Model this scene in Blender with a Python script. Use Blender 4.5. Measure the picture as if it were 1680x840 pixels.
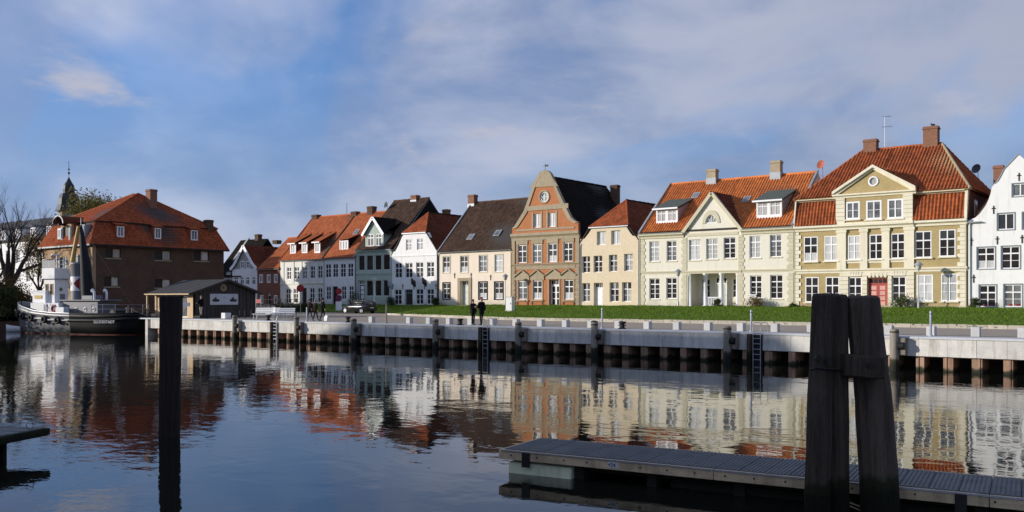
import bpy, bmesh, math, random
from math import sin, cos, tan, atan, atan2, pi, radians, sqrt
from mathutils import Vector, Matrix
from mathutils.geometry import delaunay_2d_cdt
random.seed(7)
S = bpy.context.scene
C = S.collection
for o in list(bpy.data.objects): bpy.data.objects.remove(o)

# ------------------------------------------------------------------ survey
# World frame: X runs along the quay, Y across the harbour towards the houses,
# Z = 0 is the water.  The photographer stands at the origin, eye 3.3 m above water.
F, PX0, HZ, EYE = 1500.0, 840.0, 490.0, 3.3
PHI = atan(F / 1910.0)                 # camera turned left of the quay's normal
SP, CP = sin(PHI), cos(PHI)
YQ, YH = 44.4, 77.7                    # quay face, house fronts
ZQ, ZG = 1.56, 2.5                     # quay level, house doorstep level
def fx(px, Y=YH): return -Y * tan(PHI - atan((px - PX0) / F))      # X on a plane Y = const
def fy(px, X): return -X / tan(PHI - atan((px - PX0) / F))         # Y on a plane X = const
def dep(X, Y): return -X * SP + Y * CP
def fz(py, X, Y=YH): return EYE + (HZ - py) * dep(X, Y) / F
def onz(px, py, z):                                                # point on the level z
    zc = F * (EYE - z) / (py - HZ); xc = (px - PX0) / F * zc
    return Vector((xc * CP - zc * SP, xc * SP + zc * CP, z))

# ------------------------------------------------------------------ camera
cam = bpy.data.cameras.new('camera'); cam_o = bpy.data.objects.new('camera', cam); C.objects.link(cam_o)
cam_o.location = (0, 0, EYE); cam_o.rotation_euler = (pi / 2, 0, PHI)
cam.sensor_width = 36; cam.lens = 36 * F / 1680; cam.shift_y = 70 / 1680
cam.clip_start = 0.1; cam.clip_end = 6000
S.camera = cam_o

# ------------------------------------------------------------------ light
SUN_EL, SUN_AZ = radians(13.0), radians(48.0)      # azimuth measured from -Y towards -X
sdir = Vector((-sin(SUN_AZ) * cos(SUN_EL), -cos(SUN_AZ) * cos(SUN_EL), sin(SUN_EL)))
w = bpy.data.worlds.new('World'); S.world = w; w.use_nodes = True
nt = w.node_tree; N = nt.nodes; L = nt.links; N.clear()
def nd(t, **k):
    n = N.new(t)
    for a, b in k.items(): setattr(n, a, b)
    return n
out = nd('ShaderNodeOutputWorld'); bg = nd('ShaderNodeBackground'); bg.inputs[1].default_value = 0.128
sky = nd('ShaderNodeTexSky', sky_type='NISHITA'); sky.sun_disc = False
sky.sun_elevation = SUN_EL; sky.sun_rotation = atan2(sdir.x, sdir.y)
sky.air_density = 1.0; sky.dust_density = 0.2; sky.ozone_density = 4.0; sky.altitude = 0
tc = nd('ShaderNodeTexCoord'); sep = nd('ShaderNodeSeparateXYZ'); L.new(tc.outputs['Generated'], sep.inputs[0])
def mth(op, a, b=None, c=None, clamp=False):
    n = nd('ShaderNodeMath', operation=op); n.use_clamp = clamp
    for i, v in enumerate((a, b, c)):
        if v is None: continue
        if isinstance(v, (int, float)): n.inputs[i].default_value = v
        else: L.new(v, n.inputs[i])
    return n.outputs[0]
zz = mth('ADD', mth('MAXIMUM', sep.outputs[2], 0.0), 0.10)
cx = mth('DIVIDE', sep.outputs[0], zz); cy = mth('DIVIDE', sep.outputs[1], zz)
cmb = nd('ShaderNodeCombineXYZ'); L.new(cx, cmb.inputs[0]); L.new(cy, cmb.inputs[1])
def cnoise(scale, detail, rough, dist, loc, vec=None, sc=(1, 1, 1), rot=0):
    mp = nd('ShaderNodeMapping'); mp.inputs[1].default_value = loc; mp.inputs[3].default_value = sc; mp.inputs[2].default_value = (0, 0, rot)
    L.new(vec or cmb.outputs[0], mp.inputs[0])
    n = nd('ShaderNodeTexNoise'); n.inputs['Scale'].default_value = scale; n.inputs['Detail'].default_value = detail
    n.inputs['Roughness'].default_value = rough; n.inputs['Distortion'].default_value = dist
    L.new(mp.outputs[0], n.inputs['Vector']); return n.outputs[0]
def ramp(v, a, b):
    n = nd('ShaderNodeMapRange', interpolation_type='SMOOTHSTEP'); L.new(v, n.inputs[0])
    n.inputs[1].default_value = a; n.inputs[2].default_value = b; return n.outputs[0]
GEN = tc.outputs['Generated']
gaps = ramp(cnoise(2.3, 4, .55, .4, (11.3, 5.6, .3), GEN, (1, 1, 1.6)), .33, .52)          # where the thin deck is broken
fine = ramp(cnoise(3.6, 9, .54, .25, (2.3, 4.2, .1), GEN, (1, 1, 1.9)), .34, .66)        # soft patches in the deck
streak = ramp(cnoise(1.6, 7, .6, .7, (1.2, 5.2, 0), sc=(.5, 1.5, 1), rot=-.35), .36, .70)
thin = mth('ADD', mth('MULTIPLY', gaps, .80), mth('MULTIPLY', fine, .20), clamp=True)
thin = mth('MAXIMUM', thin, mth('MULTIPLY', streak, .16))
dt = nd('ShaderNodeVectorMath', operation='DOT_PRODUCT'); L.new(GEN, dt.inputs[0]); dt.inputs[1].default_value = sdir
lum = mth('ADD', mth('MULTIPLY', dt.outputs['Value'], .40), 1.07)                         # clouds nearer the sun are brighter
puff = ramp(cnoise(4.6, 7, .58, .25, (.62, .35, 1.015), tc.outputs['Generated'], (1, 1, 2.4)), .575, .72)   # a few small cumulus
band = mth('MULTIPLY', ramp(sep.outputs[2], .05, .11), mth('SUBTRACT', 1.0, ramp(sep.outputs[2], .20, .34)))
puff = mth('MULTIPLY', puff, band)
def rgb(*c):
    n = nd('ShaderNodeRGB'); n.outputs[0].default_value = (*c, 1); return n.outputs[0]
def mixc(f, a, b):
    m = nd('ShaderNodeMix', data_type='RGBA'); L.new(f, m.inputs[0]); L.new(a, m.inputs[6]); L.new(b, m.inputs[7]); return m.outputs[2]
bal = nd('ShaderNodeMix', data_type='RGBA'); bal.blend_type = 'MULTIPLY'; bal.inputs[0].default_value = 1; bal.inputs[7].default_value = (.84, 1.08, 1.42, 1)
L.new(sky.outputs[0], bal.inputs[6])                                       # camera white balance of the blue sky
tone = mth('ADD', mth('MULTIPLY', fine, .92), mth('MULTIPLY', streak, .08))
cloudc = mixc(tone, rgb(1.55, 2.05, 3.35), rgb(3.75, 4.0, 4.95))
cl = nd('ShaderNodeVectorMath', operation='SCALE'); L.new(cloudc, cl.inputs[0]); L.new(lum, cl.inputs[3]); cloudc = cl.outputs[0]
lowhaze = mth('MULTIPLY', mth('SUBTRACT', 1.0, ramp(sep.outputs[2], .02, .34)), .97)   # the cloud deck closes up towards the horizon
c1 = mixc(mth('MAXIMUM', mth('MULTIPLY', thin, .92), lowhaze), bal.outputs[2], cloudc)
c2 = mixc(mth('MULTIPLY', puff, .85), c1, rgb(4.2, 4.1, 4.6))
L.new(c2, bg.inputs[0]); L.new(bg.outputs[0], out.inputs[0])

sl = bpy.data.lights.new('sun', 'SUN'); sl.energy = 4.4; sl.angle = radians(.55); sl.color = (1, .93, .83)
so = bpy.data.objects.new('sun', sl); C.objects.link(so); so.location = sdir * 200
so.rotation_euler = (-sdir).to_track_quat('-Z', 'Y').to_euler()
S.view_settings.view_transform = 'Standard'; S.view_settings.look = 'None'
S.view_settings.exposure = 0.0; S.view_settings.gamma = 1
S.render.engine = 'CYCLES'

# ------------------------------------------------------------------ materials
MATS = {}
def newmat(name):
    m = bpy.data.materials.new(name); m.use_nodes = True; MATS[name] = m
    t = m.node_tree; b = t.nodes['Principled BSDF']; return m, t, b
def n_(t, typ, **k):
    n = t.nodes.new(typ)
    for a, b in k.items(): setattr(n, a, b)
    return n
def lk(t, a, b): t.links.new(a, b)
def noise(t, vec, scale, detail=4, rough=.55, dist=0):
    n = n_(t, 'ShaderNodeTexNoise'); n.inputs['Scale'].default_value = scale; n.inputs['Detail'].default_value = detail
    n.inputs['Roughness'].default_value = rough; n.inputs['Distortion'].default_value = dist
    lk(t, vec, n.inputs['Vector']); return n.outputs[0]
def rmp(t, v, a, b, lo=0., hi=1.):
    n = n_(t, 'ShaderNodeMapRange'); lk(t, v, n.inputs[0])
    for i, q in zip((1, 2, 3, 4), (a, b, lo, hi)): n.inputs[i].default_value = q
    return n.outputs[0]
def mx(t, f, a, b, mode='MIX'):
    m = n_(t, 'ShaderNodeMix', data_type='RGBA'); m.blend_type = mode
    for i, v in ((0, f), (6, a), (7, b)):
        if isinstance(v, (int, float)): m.inputs[i].default_value = v
        elif isinstance(v, tuple): m.inputs[i].default_value = (*v, 1)
        else: lk(t, v, m.inputs[i])
    return m.outputs[2]
def mt(t, op, a, b=None):
    n = n_(t, 'ShaderNodeMath', operation=op)
    for i, v in enumerate((a, b)):
        if v is None: continue
        if isinstance(v, (int, float)): n.inputs[i].default_value = v
        else: lk(t, v, n.inputs[i])
    return n.outputs[0]
def pos(t, sc=(1, 1, 1)):
    g = n_(t, 'ShaderNodeNewGeometry'); mp = n_(t, 'ShaderNodeMapping'); mp.inputs[3].default_value = sc
    lk(t, g.outputs['Position'], mp.inputs[0]); return mp.outputs[0]
def scl(c, k): return tuple(min(1, x * k) for x in c)
def bumpn(t, b, h, strength, dist):
    n = n_(t, 'ShaderNodeBump'); n.inputs['Strength'].default_value = strength; n.inputs['Distance'].default_value = dist
    lk(t, h, n.inputs['Height']); lk(t, n.outputs[0], b.inputs['Normal'])
def mat(name, col, rough=.8, var=.14, vs=1.3, bump=.25, bs=30, bd=.01, metal=0, spec=.35, stretch=(1, 1, 1), rnd=.08, dirt=None, coat=0, tide=None, lines=0, damp=0):
    """paint, plaster, stone, timber, metal: base colour with blotches, streaks, per-piece variation and fine relief"""
    m, t, b = newmat(name)
    p = pos(t, stretch)
    f = rmp(t, noise(t, p, vs, 6, .62), .3, .7)
    c = mx(t, f, scl(col, 1 - var), scl(col, 1 + var))
    f2 = rmp(t, noise(t, p, vs * 9, 3), .25, .75)
    c = mx(t, .35, c, mx(t, f2, scl(col, 1 - var * 1.3), scl(col, 1 + var)))
    if dirt:
        g = pos(t, (2.2, 2.2, .22)); f3 = rmp(t, noise(t, g, 1.2, 5, .65), .52, .78, 0, dirt[3])
        c = mx(t, f3, c, tuple(dirt[:3]))
    if damp:       # rising damp and splash stains along the foot of old render
        gz_ = n_(t, 'ShaderNodeNewGeometry'); sz = n_(t, 'ShaderNodeSeparateXYZ'); lk(t, gz_.outputs['Position'], sz.inputs[0])
        hz = mt(t, 'ADD', sz.outputs[2], mt(t, 'MULTIPLY', noise(t, pos(t), .9, 6, .7), -1.9))
        c = mx(t, rmp(t, hz, 1.75, 2.35, damp, 0), c, (.34, .31, .22))
    if lines:      # board marks of the formwork
        wv = n_(t, 'ShaderNodeTexWave', bands_direction='Z'); wv.inputs['Scale'].default_value = lines; wv.inputs['Distortion'].default_value = 2.5; wv.inputs['Detail'].default_value = 3; lk(t, pos(t, (.15, .15, 1)), wv.inputs['Vector'])
        c = mx(t, rmp(t, wv.outputs[1], .6, 1, 0, .10), c, scl(col, .6))
    if tide:       # weed and wet timber up to the tide line
        gz_ = n_(t, 'ShaderNodeNewGeometry'); sz = n_(t, 'ShaderNodeSeparateXYZ'); lk(t, gz_.outputs['Position'], sz.inputs[0])
        hz = mt(t, 'ADD', sz.outputs[2], mt(t, 'MULTIPLY', noise(t, pos(t, (1, 1, .4)), 2.6, 5, .65), -.55))
        c = mx(t, rmp(t, hz, tide - .32, tide - .20, 1, 0), c, (.030, .032, .016)); c = mx(t, rmp(t, hz, tide - .50, tide - .38, .8, 0), c, (.012, .012, .009))
    oi = n_(t, 'ShaderNodeObjectInfo'); v = rmp(t, oi.outputs['Random'], 0, 1, 1 - rnd, 1 + rnd)
    cb = n_(t, 'ShaderNodeCombineXYZ')
    for i in range(3): lk(t, v, cb.inputs[i])
    c = mx(t, 1., c, cb.outputs[0], 'MULTIPLY')
    lk(t, c, b.inputs['Base Color'])
    b.inputs['Roughness'].default_value = rough; b.inputs['Metallic'].default_value = metal
    b.inputs['Specular IOR Level'].default_value = spec; b.inputs['Coat Weight'].default_value = coat
    if bump: bumpn(t, b, noise(t, p, bs, 5, .6), bump, bd)
    return m
def brick(name, c1, c2, mortar, bw=.25, bh=.075, mort=.012, var=.3, bump=.5):
    m, t, b = newmat(name)
    g = n_(t, 'ShaderNodeNewGeometry'); s = n_(t, 'ShaderNodeSeparateXYZ'); lk(t, g.outputs['Position'], s.inputs[0])
    cb = n_(t, 'ShaderNodeCombineXYZ'); lk(t, mt(t, 'ADD', s.outputs[0], s.outputs[1]), cb.inputs[0]); lk(t, s.outputs[2], cb.inputs[1])
    k = n_(t, 'ShaderNodeTexBrick'); lk(t, cb.outputs[0], k.inputs['Vector'])
    k.inputs['Scale'].default_value = 1; k.inputs['Brick Width'].default_value = bw; k.inputs['Row Height'].default_value = bh
    k.inputs['Mortar Size'].default_value = mort; k.inputs['Color1'].default_value = (*c1, 1); k.inputs['Color2'].default_value = (*c2, 1)
    k.inputs['Mortar'].default_value = (*mortar, 1); k.inputs['Bias'].default_value = -.1
    f = rmp(t, noise(t, g.outputs['Position'], .9, 6, .65), .3, .7)
    c = mx(t, f, mx(t, var, k.outputs[0], scl(c1, .45)), k.outputs[0])
    f2 = rmp(t, noise(t, g.outputs['Position'], 5, 4), .45, .75, 0, .35)
    c = mx(t, f2, c, scl(c2, 1.35))
    lk(t, c, b.inputs['Base Color']); b.inputs['Roughness'].default_value = .9; b.inputs['Specular IOR Level'].default_value = .2
    bumpn(t, b, mt(t, 'SUBTRACT', mt(t, 'MULTIPLY', noise(t, g.outputs['Position'], 25, 3), .4), k.outputs[1]), bump, .012)
    return m
def tilemat(name, col, dark, moss=0., var=.35):
    """fired clay tiles: each tile its own shade (UV cell), plus lichen and soot patches"""
    m, t, b = newmat(name)
    uv = n_(t, 'ShaderNodeUVMap'); fl = n_(t, 'ShaderNodeVectorMath', operation='FLOOR'); lk(t, uv.outputs[0], fl.inputs[0])
    wn = n_(t, 'ShaderNodeTexWhiteNoise', noise_dimensions='2D'); lk(t, fl.outputs[0], wn.inputs['Vector'])
    c = mx(t, wn.outputs[0], scl(col, 1 - var), scl(col, 1 + var))
    p = pos(t); f = rmp(t, noise(t, p, .55, 6, .65), .38, .72, 0, .55)
    c = mx(t, f, c, dark)
    f = rmp(t, noise(t, pos(t, (3, 3, .6)), 1.6, 4, .6), .5, .8, 0, .6); c = mx(t, f, c, scl(dark, .8))
    if moss:
        f = rmp(t, noise(t, p, 7, 3, .7), .62, .72, 0, moss); c = mx(t, f, c, (.30, .27, .17))
    lk(t, c, b.inputs['Base Color']); b.inputs['Roughness'].default_value = .85; b.inputs['Specular IOR Level'].default_value = .08
    bumpn(t, b, noise(t, p, 40, 4), .3, .01)
    return m
def glass(name, col, rough=.03, curtain=None):
    m, t, b = newmat(name)
    p = pos(t)
    if curtain:
        f = rmp(t, noise(t, pos(t, (9, 9, .8)), 1.5, 4), .3, .7); c = mx(t, f, scl(curtain, .7), scl(curtain, 1.15))
    else:
        f = rmp(t, noise(t, p, 1.1, 3), .3, .7); c = mx(t, f, scl(col, .5), scl(col, 1.6))
    lk(t, c, b.inputs['Base Color']); b.inputs['Roughness'].default_value = .5 if curtain else .3
    b.inputs['Specular IOR Level'].default_value = .1
    b.inputs['Coat Weight'].default_value = 1.0; b.inputs['Coat Roughness'].default_value = rough; b.inputs['Coat IOR'].default_value = 1.5
    n = n_(t, 'ShaderNodeBump'); n.inputs['Strength'].default_value = .06; n.inputs['Distance'].default_value = .02
    lk(t, noise(t, p, 2.2, 2), n.inputs['Height']); lk(t, n.outputs[0], b.inputs['Coat Normal'])
    return m

DIRT = (.30, .27, .22, .45)
mat('plaster_cream', damp=.45, col=(.77, .725, .605), var=.05, vs=.8, bump=.15, dirt=(.48, .45, .33, .42), rnd=0)
mat('trim_ochre', (.60, .55, .40), var=.07, vs=1.5, dirt=(.42, .38, .27, .3), rnd=.05)
mat('plaster_cream_b', (.78, .72, .56), var=.06, dirt=(.46, .39, .25, .45), rnd=.05)
mat('plaster_beige', damp=.45, col=(.82, .70, .57), var=.06, vs=.9, dirt=(.48, .40, .30, .55), rnd=0)
mat('plaster_white', damp=.45, col=(.83, .82, .80), var=.05, vs=.7, dirt=(.44, .42, .37, .5), rnd=0)
mat('plaster_offwhite', damp=.45, col=(.78, .77, .70), var=.05, dirt=(.5, .48, .4, .3), rnd=.03)
mat('plaster_green', damp=.45, col=(.40, .47, .40), var=.05, dirt=(.28, .32, .27, .3), rnd=.03)
mat('plaster_grey', (.36, .35, .33), var=.15, dirt=(.2, .2, .18, .5))
mat('sandstone', (.38, .31, .205), var=.16, vs=2.5, bump=.35, dirt=(.2, .18, .14, .5))
brick('brick_yellow', (.76, .625, .43), (.70, .57, .39), (.72, .62, .46), var=.10, bump=.2)
brick('brick_mustard', (.50, .37, .155), (.40, .29, .115), (.50, .42, .26), var=.30)
brick('brick_orange', (.58, .18, .055), (.47, .135, .045), (.46, .29, .17), var=.35)
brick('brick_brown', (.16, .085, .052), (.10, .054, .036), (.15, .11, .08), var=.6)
brick('brick_tan', (.52, .32, .17), (.42, .25, .13), (.45, .35, .24), var=.3)
brick('brick_red', (.27, .085, .05), (.21, .07, .04), (.25, .17, .13), var=.35)
brick('brick_chimney', (.36, .15, .08), (.24, .10, .06), (.26, .2, .15), var=.5)
tilemat('tile_orange', (.55, .18, .055), (.36, .11, .04), .25, .2)
tilemat('tile_red', (.36, .100, .036), (.14, .050, .03), .3, .26)
tilemat('tile_rust', (.42, .125, .050), (.28, .085, .04), .1, .2)
tilemat('tile_warehouse', (.36, .088, .034), (.20, .052, .028), .2, .28)
tilemat('tile_brown', (.078, .046, .031), (.040, .027, .021), .55, .35)
tilemat('tile_black', (.016, .012, .010), (.009, .008, .007), .06, .3)
tilemat('tile_hip', (.32, .085, .032), (.18, .055, .03), .1, .3)
tilemat('tile_redbrown', (.14, .042, .022), (.075, .028, .018), .1, .3)  # base darkened so right-hand slopes carry their shade in the tile colour
tilemat('slate_grey', (.10, .105, .11), (.06, .06, .06), .2, .25)
mat('white_paint', (.86, .86, .86), rough=.45, var=.04, bump=.08, rnd=.04)
mat('grey_paint', (.20, .23, .25), rough=.5, var=.08, rnd=.04)
mat('lead', (.33, .35, .37), rough=.5, var=.2, metal=.2)
mat('felt_green', (.085, .10, .085), rough=.85, var=.2, vs=3)
mat('door_red', (.42, .085, .07), rough=.5, var=.08)
mat('door_pink', (.66, .36, .30), rough=.5, var=.08)
mat('door_dark', (.025, .02, .018), rough=.5)
mat('door_pale', (.55, .58, .52), rough=.5, var=.1)
mat('shutter_blue', (.30, .38, .42), rough=.6, var=.12)
mat('iron', (.03, .028, .027), rough=.55, metal=.4, var=.3)
mat('steel', (.42, .43, .44), rough=.42, metal=.7, var=.2)
mat('zinc', (.40, .42, .44), rough=.5, metal=.3, var=.15)
mat('dish_red', (.42, .13, .08), rough=.6); mat('dish_grey', (.10, .11, .12), rough=.6)
mat('concrete', (.62, .60, .55), rough=.85, var=.20, vs=1.6, bump=.6, bs=14, bd=.015, dirt=(.24, .21, .16, .9), rnd=.12, lines=3.2)
mat('cap_stone', (.56, .57, .57), rough=.8, var=.12, vs=3, bump=.3, rnd=.06)
mat('pile_rust', (.36, .23, .155), rough=.85, var=.3, vs=3, bump=.4, stretch=(2, 2, .5), dirt=(.20, .08, .035, .9), rnd=.30, tide=.16)
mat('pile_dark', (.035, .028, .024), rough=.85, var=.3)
mat('granite', (.52, .52, .51), rough=.8, var=.12, vs=6, bump=.3, rnd=.08)
mat('kerbstone', (.46, .42, .34), rough=.85, var=.2, vs=3, bump=.4, rnd=.12)
mat('timber_pile', (.045, .036, .030), rough=.85, var=.5, vs=1.5, bump=1.0, bs=7, bd=.05, stretch=(7, 7, .4), spec=.12, dirt=(.015, .012, .010, .9))
mat('timber_black', (.105, .082, .064), tide=.62, rough=.85, var=.6, vs=1.5, bump=1.0, bs=7, bd=.05, stretch=(7, 7, .4), rnd=.2, spec=.12, dirt=(.040, .031, .024, .9))
mat('timber_fender', (.24, .21, .17), tide=.5, rough=.85, var=.35, vs=2, bump=.7, bs=8, bd=.02, stretch=(5, 5, .5), dirt=(.05, .05, .04, .8), rnd=.2)
mat('timber_beam', (.60, .46, .29), rough=.85, var=.28, vs=2, bump=.5, bs=10, stretch=(1, 5, 5), dirt=(.06, .045, .03, .8))
mat('deck_grey', (.135, .138, .14), rough=.7, var=.22, vs=2.5, bump=.3, bs=25, rnd=.09, dirt=(.05, .05, .045, .7))
mat('float_green', (.68, .70, .48), rough=.6, var=.12, dirt=(.12, .14, .09, .6))
mat('weed', (.016, .018, .010), rough=.8, var=.4, vs=6, bump=.8, bs=20)
mat('rubber', (.012, .012, .013), rough=.7, var=.2, vs=5)
mat('wood_dark', (.060, .052, .046), rough=.8, var=.3, vs=1.5, stretch=(5, 5, .5), bump=.4, rnd=.2)
mat('wood_pale', (.58, .42, .24), rough=.7, var=.15, stretch=(4, 4, .6))
mat('roof_felt', (.045, .042, .042), rough=.85, var=.25, vs=3, rnd=.1)
mat('board_print', (.55, .57, .60), rough=.6, var=.05); mat('ink', (.02, .02, .025), rough=.6); mat('ink_soft', (.12, .13, .15), rough=.6)
mat('sign_blue', (.012, .022, .10), rough=.5); mat('sign_red', (.30, .018, .022), rough=.5); mat('sign_white', (.8, .8, .8), rough=.5); mat('sign_yellow', (.55, .36, .08), rough=.5)
mat('hull_black', (.010, .010, .011), spec=.2, rough=.5, var=.3, bump=.15, bs=5); mat('hull_sunlit', (.19, .195, .20), rough=.4, var=.06, vs=2, bump=.1, bs=5, dirt=(.13, .10, .085, .4))  # the paler bow tone puts sunlight into the colour of one dark hull
mat('hull_red', (.13, .03, .02), rough=.7, var=.3); mat('ship_white', (.80, .80, .80), rough=.4, var=.05, bump=.05, dirt=(.4, .3, .2, .25), rnd=.03)
mat('ship_grey', (.20, .205, .22), rough=.45, var=.1); mat('deck_steel', (.07, .075, .075), rough=.7, var=.2); mat('boom_tan', (.62, .40, .12), rough=.55, var=.12)
mat('car_paint', (.018, .018, .020), rough=.22, var=.04, bump=0, metal=.2, coat=1, rnd=0); mat('alloy', (.75, .75, .76), rough=.3, metal=.35); mat('lamp_red', (.25, .01, .01), rough=.2); mat('lamp_clear', (.7, .72, .75), rough=.15)
mat('plate', (.7, .7, .68), rough=.5)
mat('skin', (.52, .31, .22), rough=.55, var=.06, bump=.05); mat('hair_dark', (.022, .016, .013), rough=.6); mat('hair_grey', (.23, .21, .19), rough=.6)
mat('cloth_black', (.008, .008, .009), spec=.1, rough=.9, var=.2, bump=.3, bs=60); mat('cloth_navy', (.016, .017, .021), spec=.1, rough=.9, var=.2, bump=.3, bs=60); mat('cloth_brown', (.028, .020, .017), spec=.1, rough=.9, var=.2)
mat('trousers_pale', (.40, .36, .29), rough=.9, var=.1); mat('shoe', (.012, .01, .01), rough=.5); mat('cap_red', (.26, .05, .05), rough=.9)
mat('bark', (.050, .040, .033), rough=.9, var=.35, vs=4, bump=.8, bs=14, bd=.03, stretch=(3, 3, .6))
mat('asphalt', (.10, .095, .09), rough=.9, var=.2, vs=.6, bump=.4, bs=60)
mat('copper_dark', (.035, .035, .035), rough=.5, var=.3, metal=.3); mat('copper_pale', (.22, .25, .22), rough=.55, var=.3)
mat('fabric_white', (.75, .75, .74), rough=.8, var=.05); mat('bag_white', (.72, .72, .70), rough=.6, var=.05)
glass('glass_dark', (.030, .026, .024)); glass('glass_mid', (.14, .14, .14)); glass('glass_curtain', None, curtain=(.46, .46, .44)); glass('glass_lace', None, curtain=(.60, .60, .58))
glass('glass_sign', (.02, .02, .025))
def leafmat(name, a, bcol, tr=.25):
    m, t, b = newmat(name); p = pos(t)
    f = rmp(t, noise(t, p, 1.1, 3), .35, .65); f2 = rmp(t, noise(t, p, 14, 2), .3, .7)
    c = mx(t, .5, mx(t, f, a, bcol), mx(t, f2, scl(a, .6), scl(bcol, 1.3)))
    lk(t, c, b.inputs['Base Color']); b.inputs['Roughness'].default_value = .65; b.inputs['Specular IOR Level'].default_value = .25
    tb = n_(t, 'ShaderNodeBsdfTranslucent'); lk(t, c, tb.inputs[0]); ms = n_(t, 'ShaderNodeMixShader'); ms.inputs[0].default_value = tr
    lk(t, b.outputs[0], ms.inputs[1]); lk(t, tb.outputs[0], ms.inputs[2]); lk(t, ms.outputs[0], t.nodes['Material Output'].inputs[0])
leafmat('leaf_green', (.035, .060, .014), (.075, .11, .025)); leafmat('leaf_dark', (.030, .045, .014), (.065, .075, .025))
leafmat('leaf_autumn', (.24, .17, .03), (.15, .14, .03)); leafmat('leaf_rust', (.19, .10, .025), (.12, .09, .03)); leafmat('flower_white', (.5, .48, .42), (.3, .3, .2))
leafmat('grass_blade', (.058, .13, .006), (.15, .23, .014), .3)
def groundmats():
    m, t, b = newmat('grass'); p = pos(t)
    f = rmp(t, noise(t, p, .35, 5, .6), .35, .68); c = mx(t, f, (.078, .150, .007), (.130, .205, .012))
    f = rmp(t, noise(t, p, 6, 4, .7), .35, .7); c = mx(t, .5, c, mx(t, f, (.052, .10, .006), (.16, .23, .016)))
    f = rmp(t, noise(t, p, .8, 5, .65), .52, .74, 0, .40); c = mx(t, f, c, (.14, .15, .03)); f = rmp(t, noise(t, p, 2.2, 5, .7), .55, .72, 0, .45); c = mx(t, f, c, (.045, .085, .008))
    lk(t, c, b.inputs['Base Color']); b.inputs['Roughness'].default_value = .9; b.inputs['Specular IOR Level'].default_value = .15
    bumpn(t, b, noise(t, p, 20, 4, .7), .8, .06)
    m, t, b = newmat('cobbles'); p = pos(t)
    k = n_(t, 'ShaderNodeTexBrick'); lk(t, p, k.inputs['Vector']); k.inputs['Scale'].default_value = 1; k.inputs['Brick Width'].default_value = .22; k.inputs['Row Height'].default_value = .11
    k.inputs['Mortar Size'].default_value = .012; k.inputs['Color1'].default_value = (.50, .41, .31, 1); k.inputs['Color2'].default_value = (.40, .325, .245, 1); k.inputs['Mortar'].default_value = (.26, .23, .19, 1)
    f = rmp(t, noise(t, p, .4, 6, .65), .35, .7); c = mx(t, f, mx(t, .5, k.outputs[0], (.38, .31, .24)), k.outputs[0])
    f = rmp(t, noise(t, p, 2.5, 4), .55, .8, 0, .4); c = mx(t, f, c, (.48, .43, .36))
    lk(t, c, b.inputs['Base Color']); b.inputs['Roughness'].default_value = .9; b.inputs['Specular IOR Level'].default_value = .2
    bumpn(t, b, mt(t, 'SUBTRACT', noise(t, p, 15, 3), k.outputs[1]), .5, .015)
    m, t, b = newmat('land'); p = pos(t)
    f = rmp(t, noise(t, p, .15, 5), .35, .7); c = mx(t, f, (.10, .09, .075), (.15, .135, .11)); lk(t, c, b.inputs['Base Color']); b.inputs['Roughness'].default_value = .95
    bumpn(t, b, noise(t, p, 12, 4), .5, .03)
    m, t, b = newmat('water'); p = pos(t)
    b.inputs['Base Color'].default_value = (.010, .011, .008, 1); b.inputs['Roughness'].default_value = .012; b.inputs['IOR'].default_value = 1.48
    b.inputs['Specular IOR Level'].default_value = .5
    # gentle swell, small ripples, and cat's-paws where the breeze roughens the surface
    n1 = noise(t, pos(t, (1, 1.25, 1)), .55, 3, .45, .4); n2 = noise(t, pos(t, (1, 1.5, 1)), 2.3, 3, .5, .3); n3 = noise(t, p, 8.0, 2, .5)
    patch = rmp(t, noise(t, pos(t, (.8, 1, 1)), .055, 3, .5, .5), .45, .68, .22, 1.0)
    h = mt(t, 'ADD', mt(t, 'MULTIPLY', n1, .0125), mt(t, 'MULTIPLY', mt(t, 'ADD', mt(t, 'MULTIPLY', n2, .0070), mt(t, 'MULTIPLY', n3, .0007)), patch))
    bumpn(t, b, h, 1.0, 1.0)
groundmats()
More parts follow.
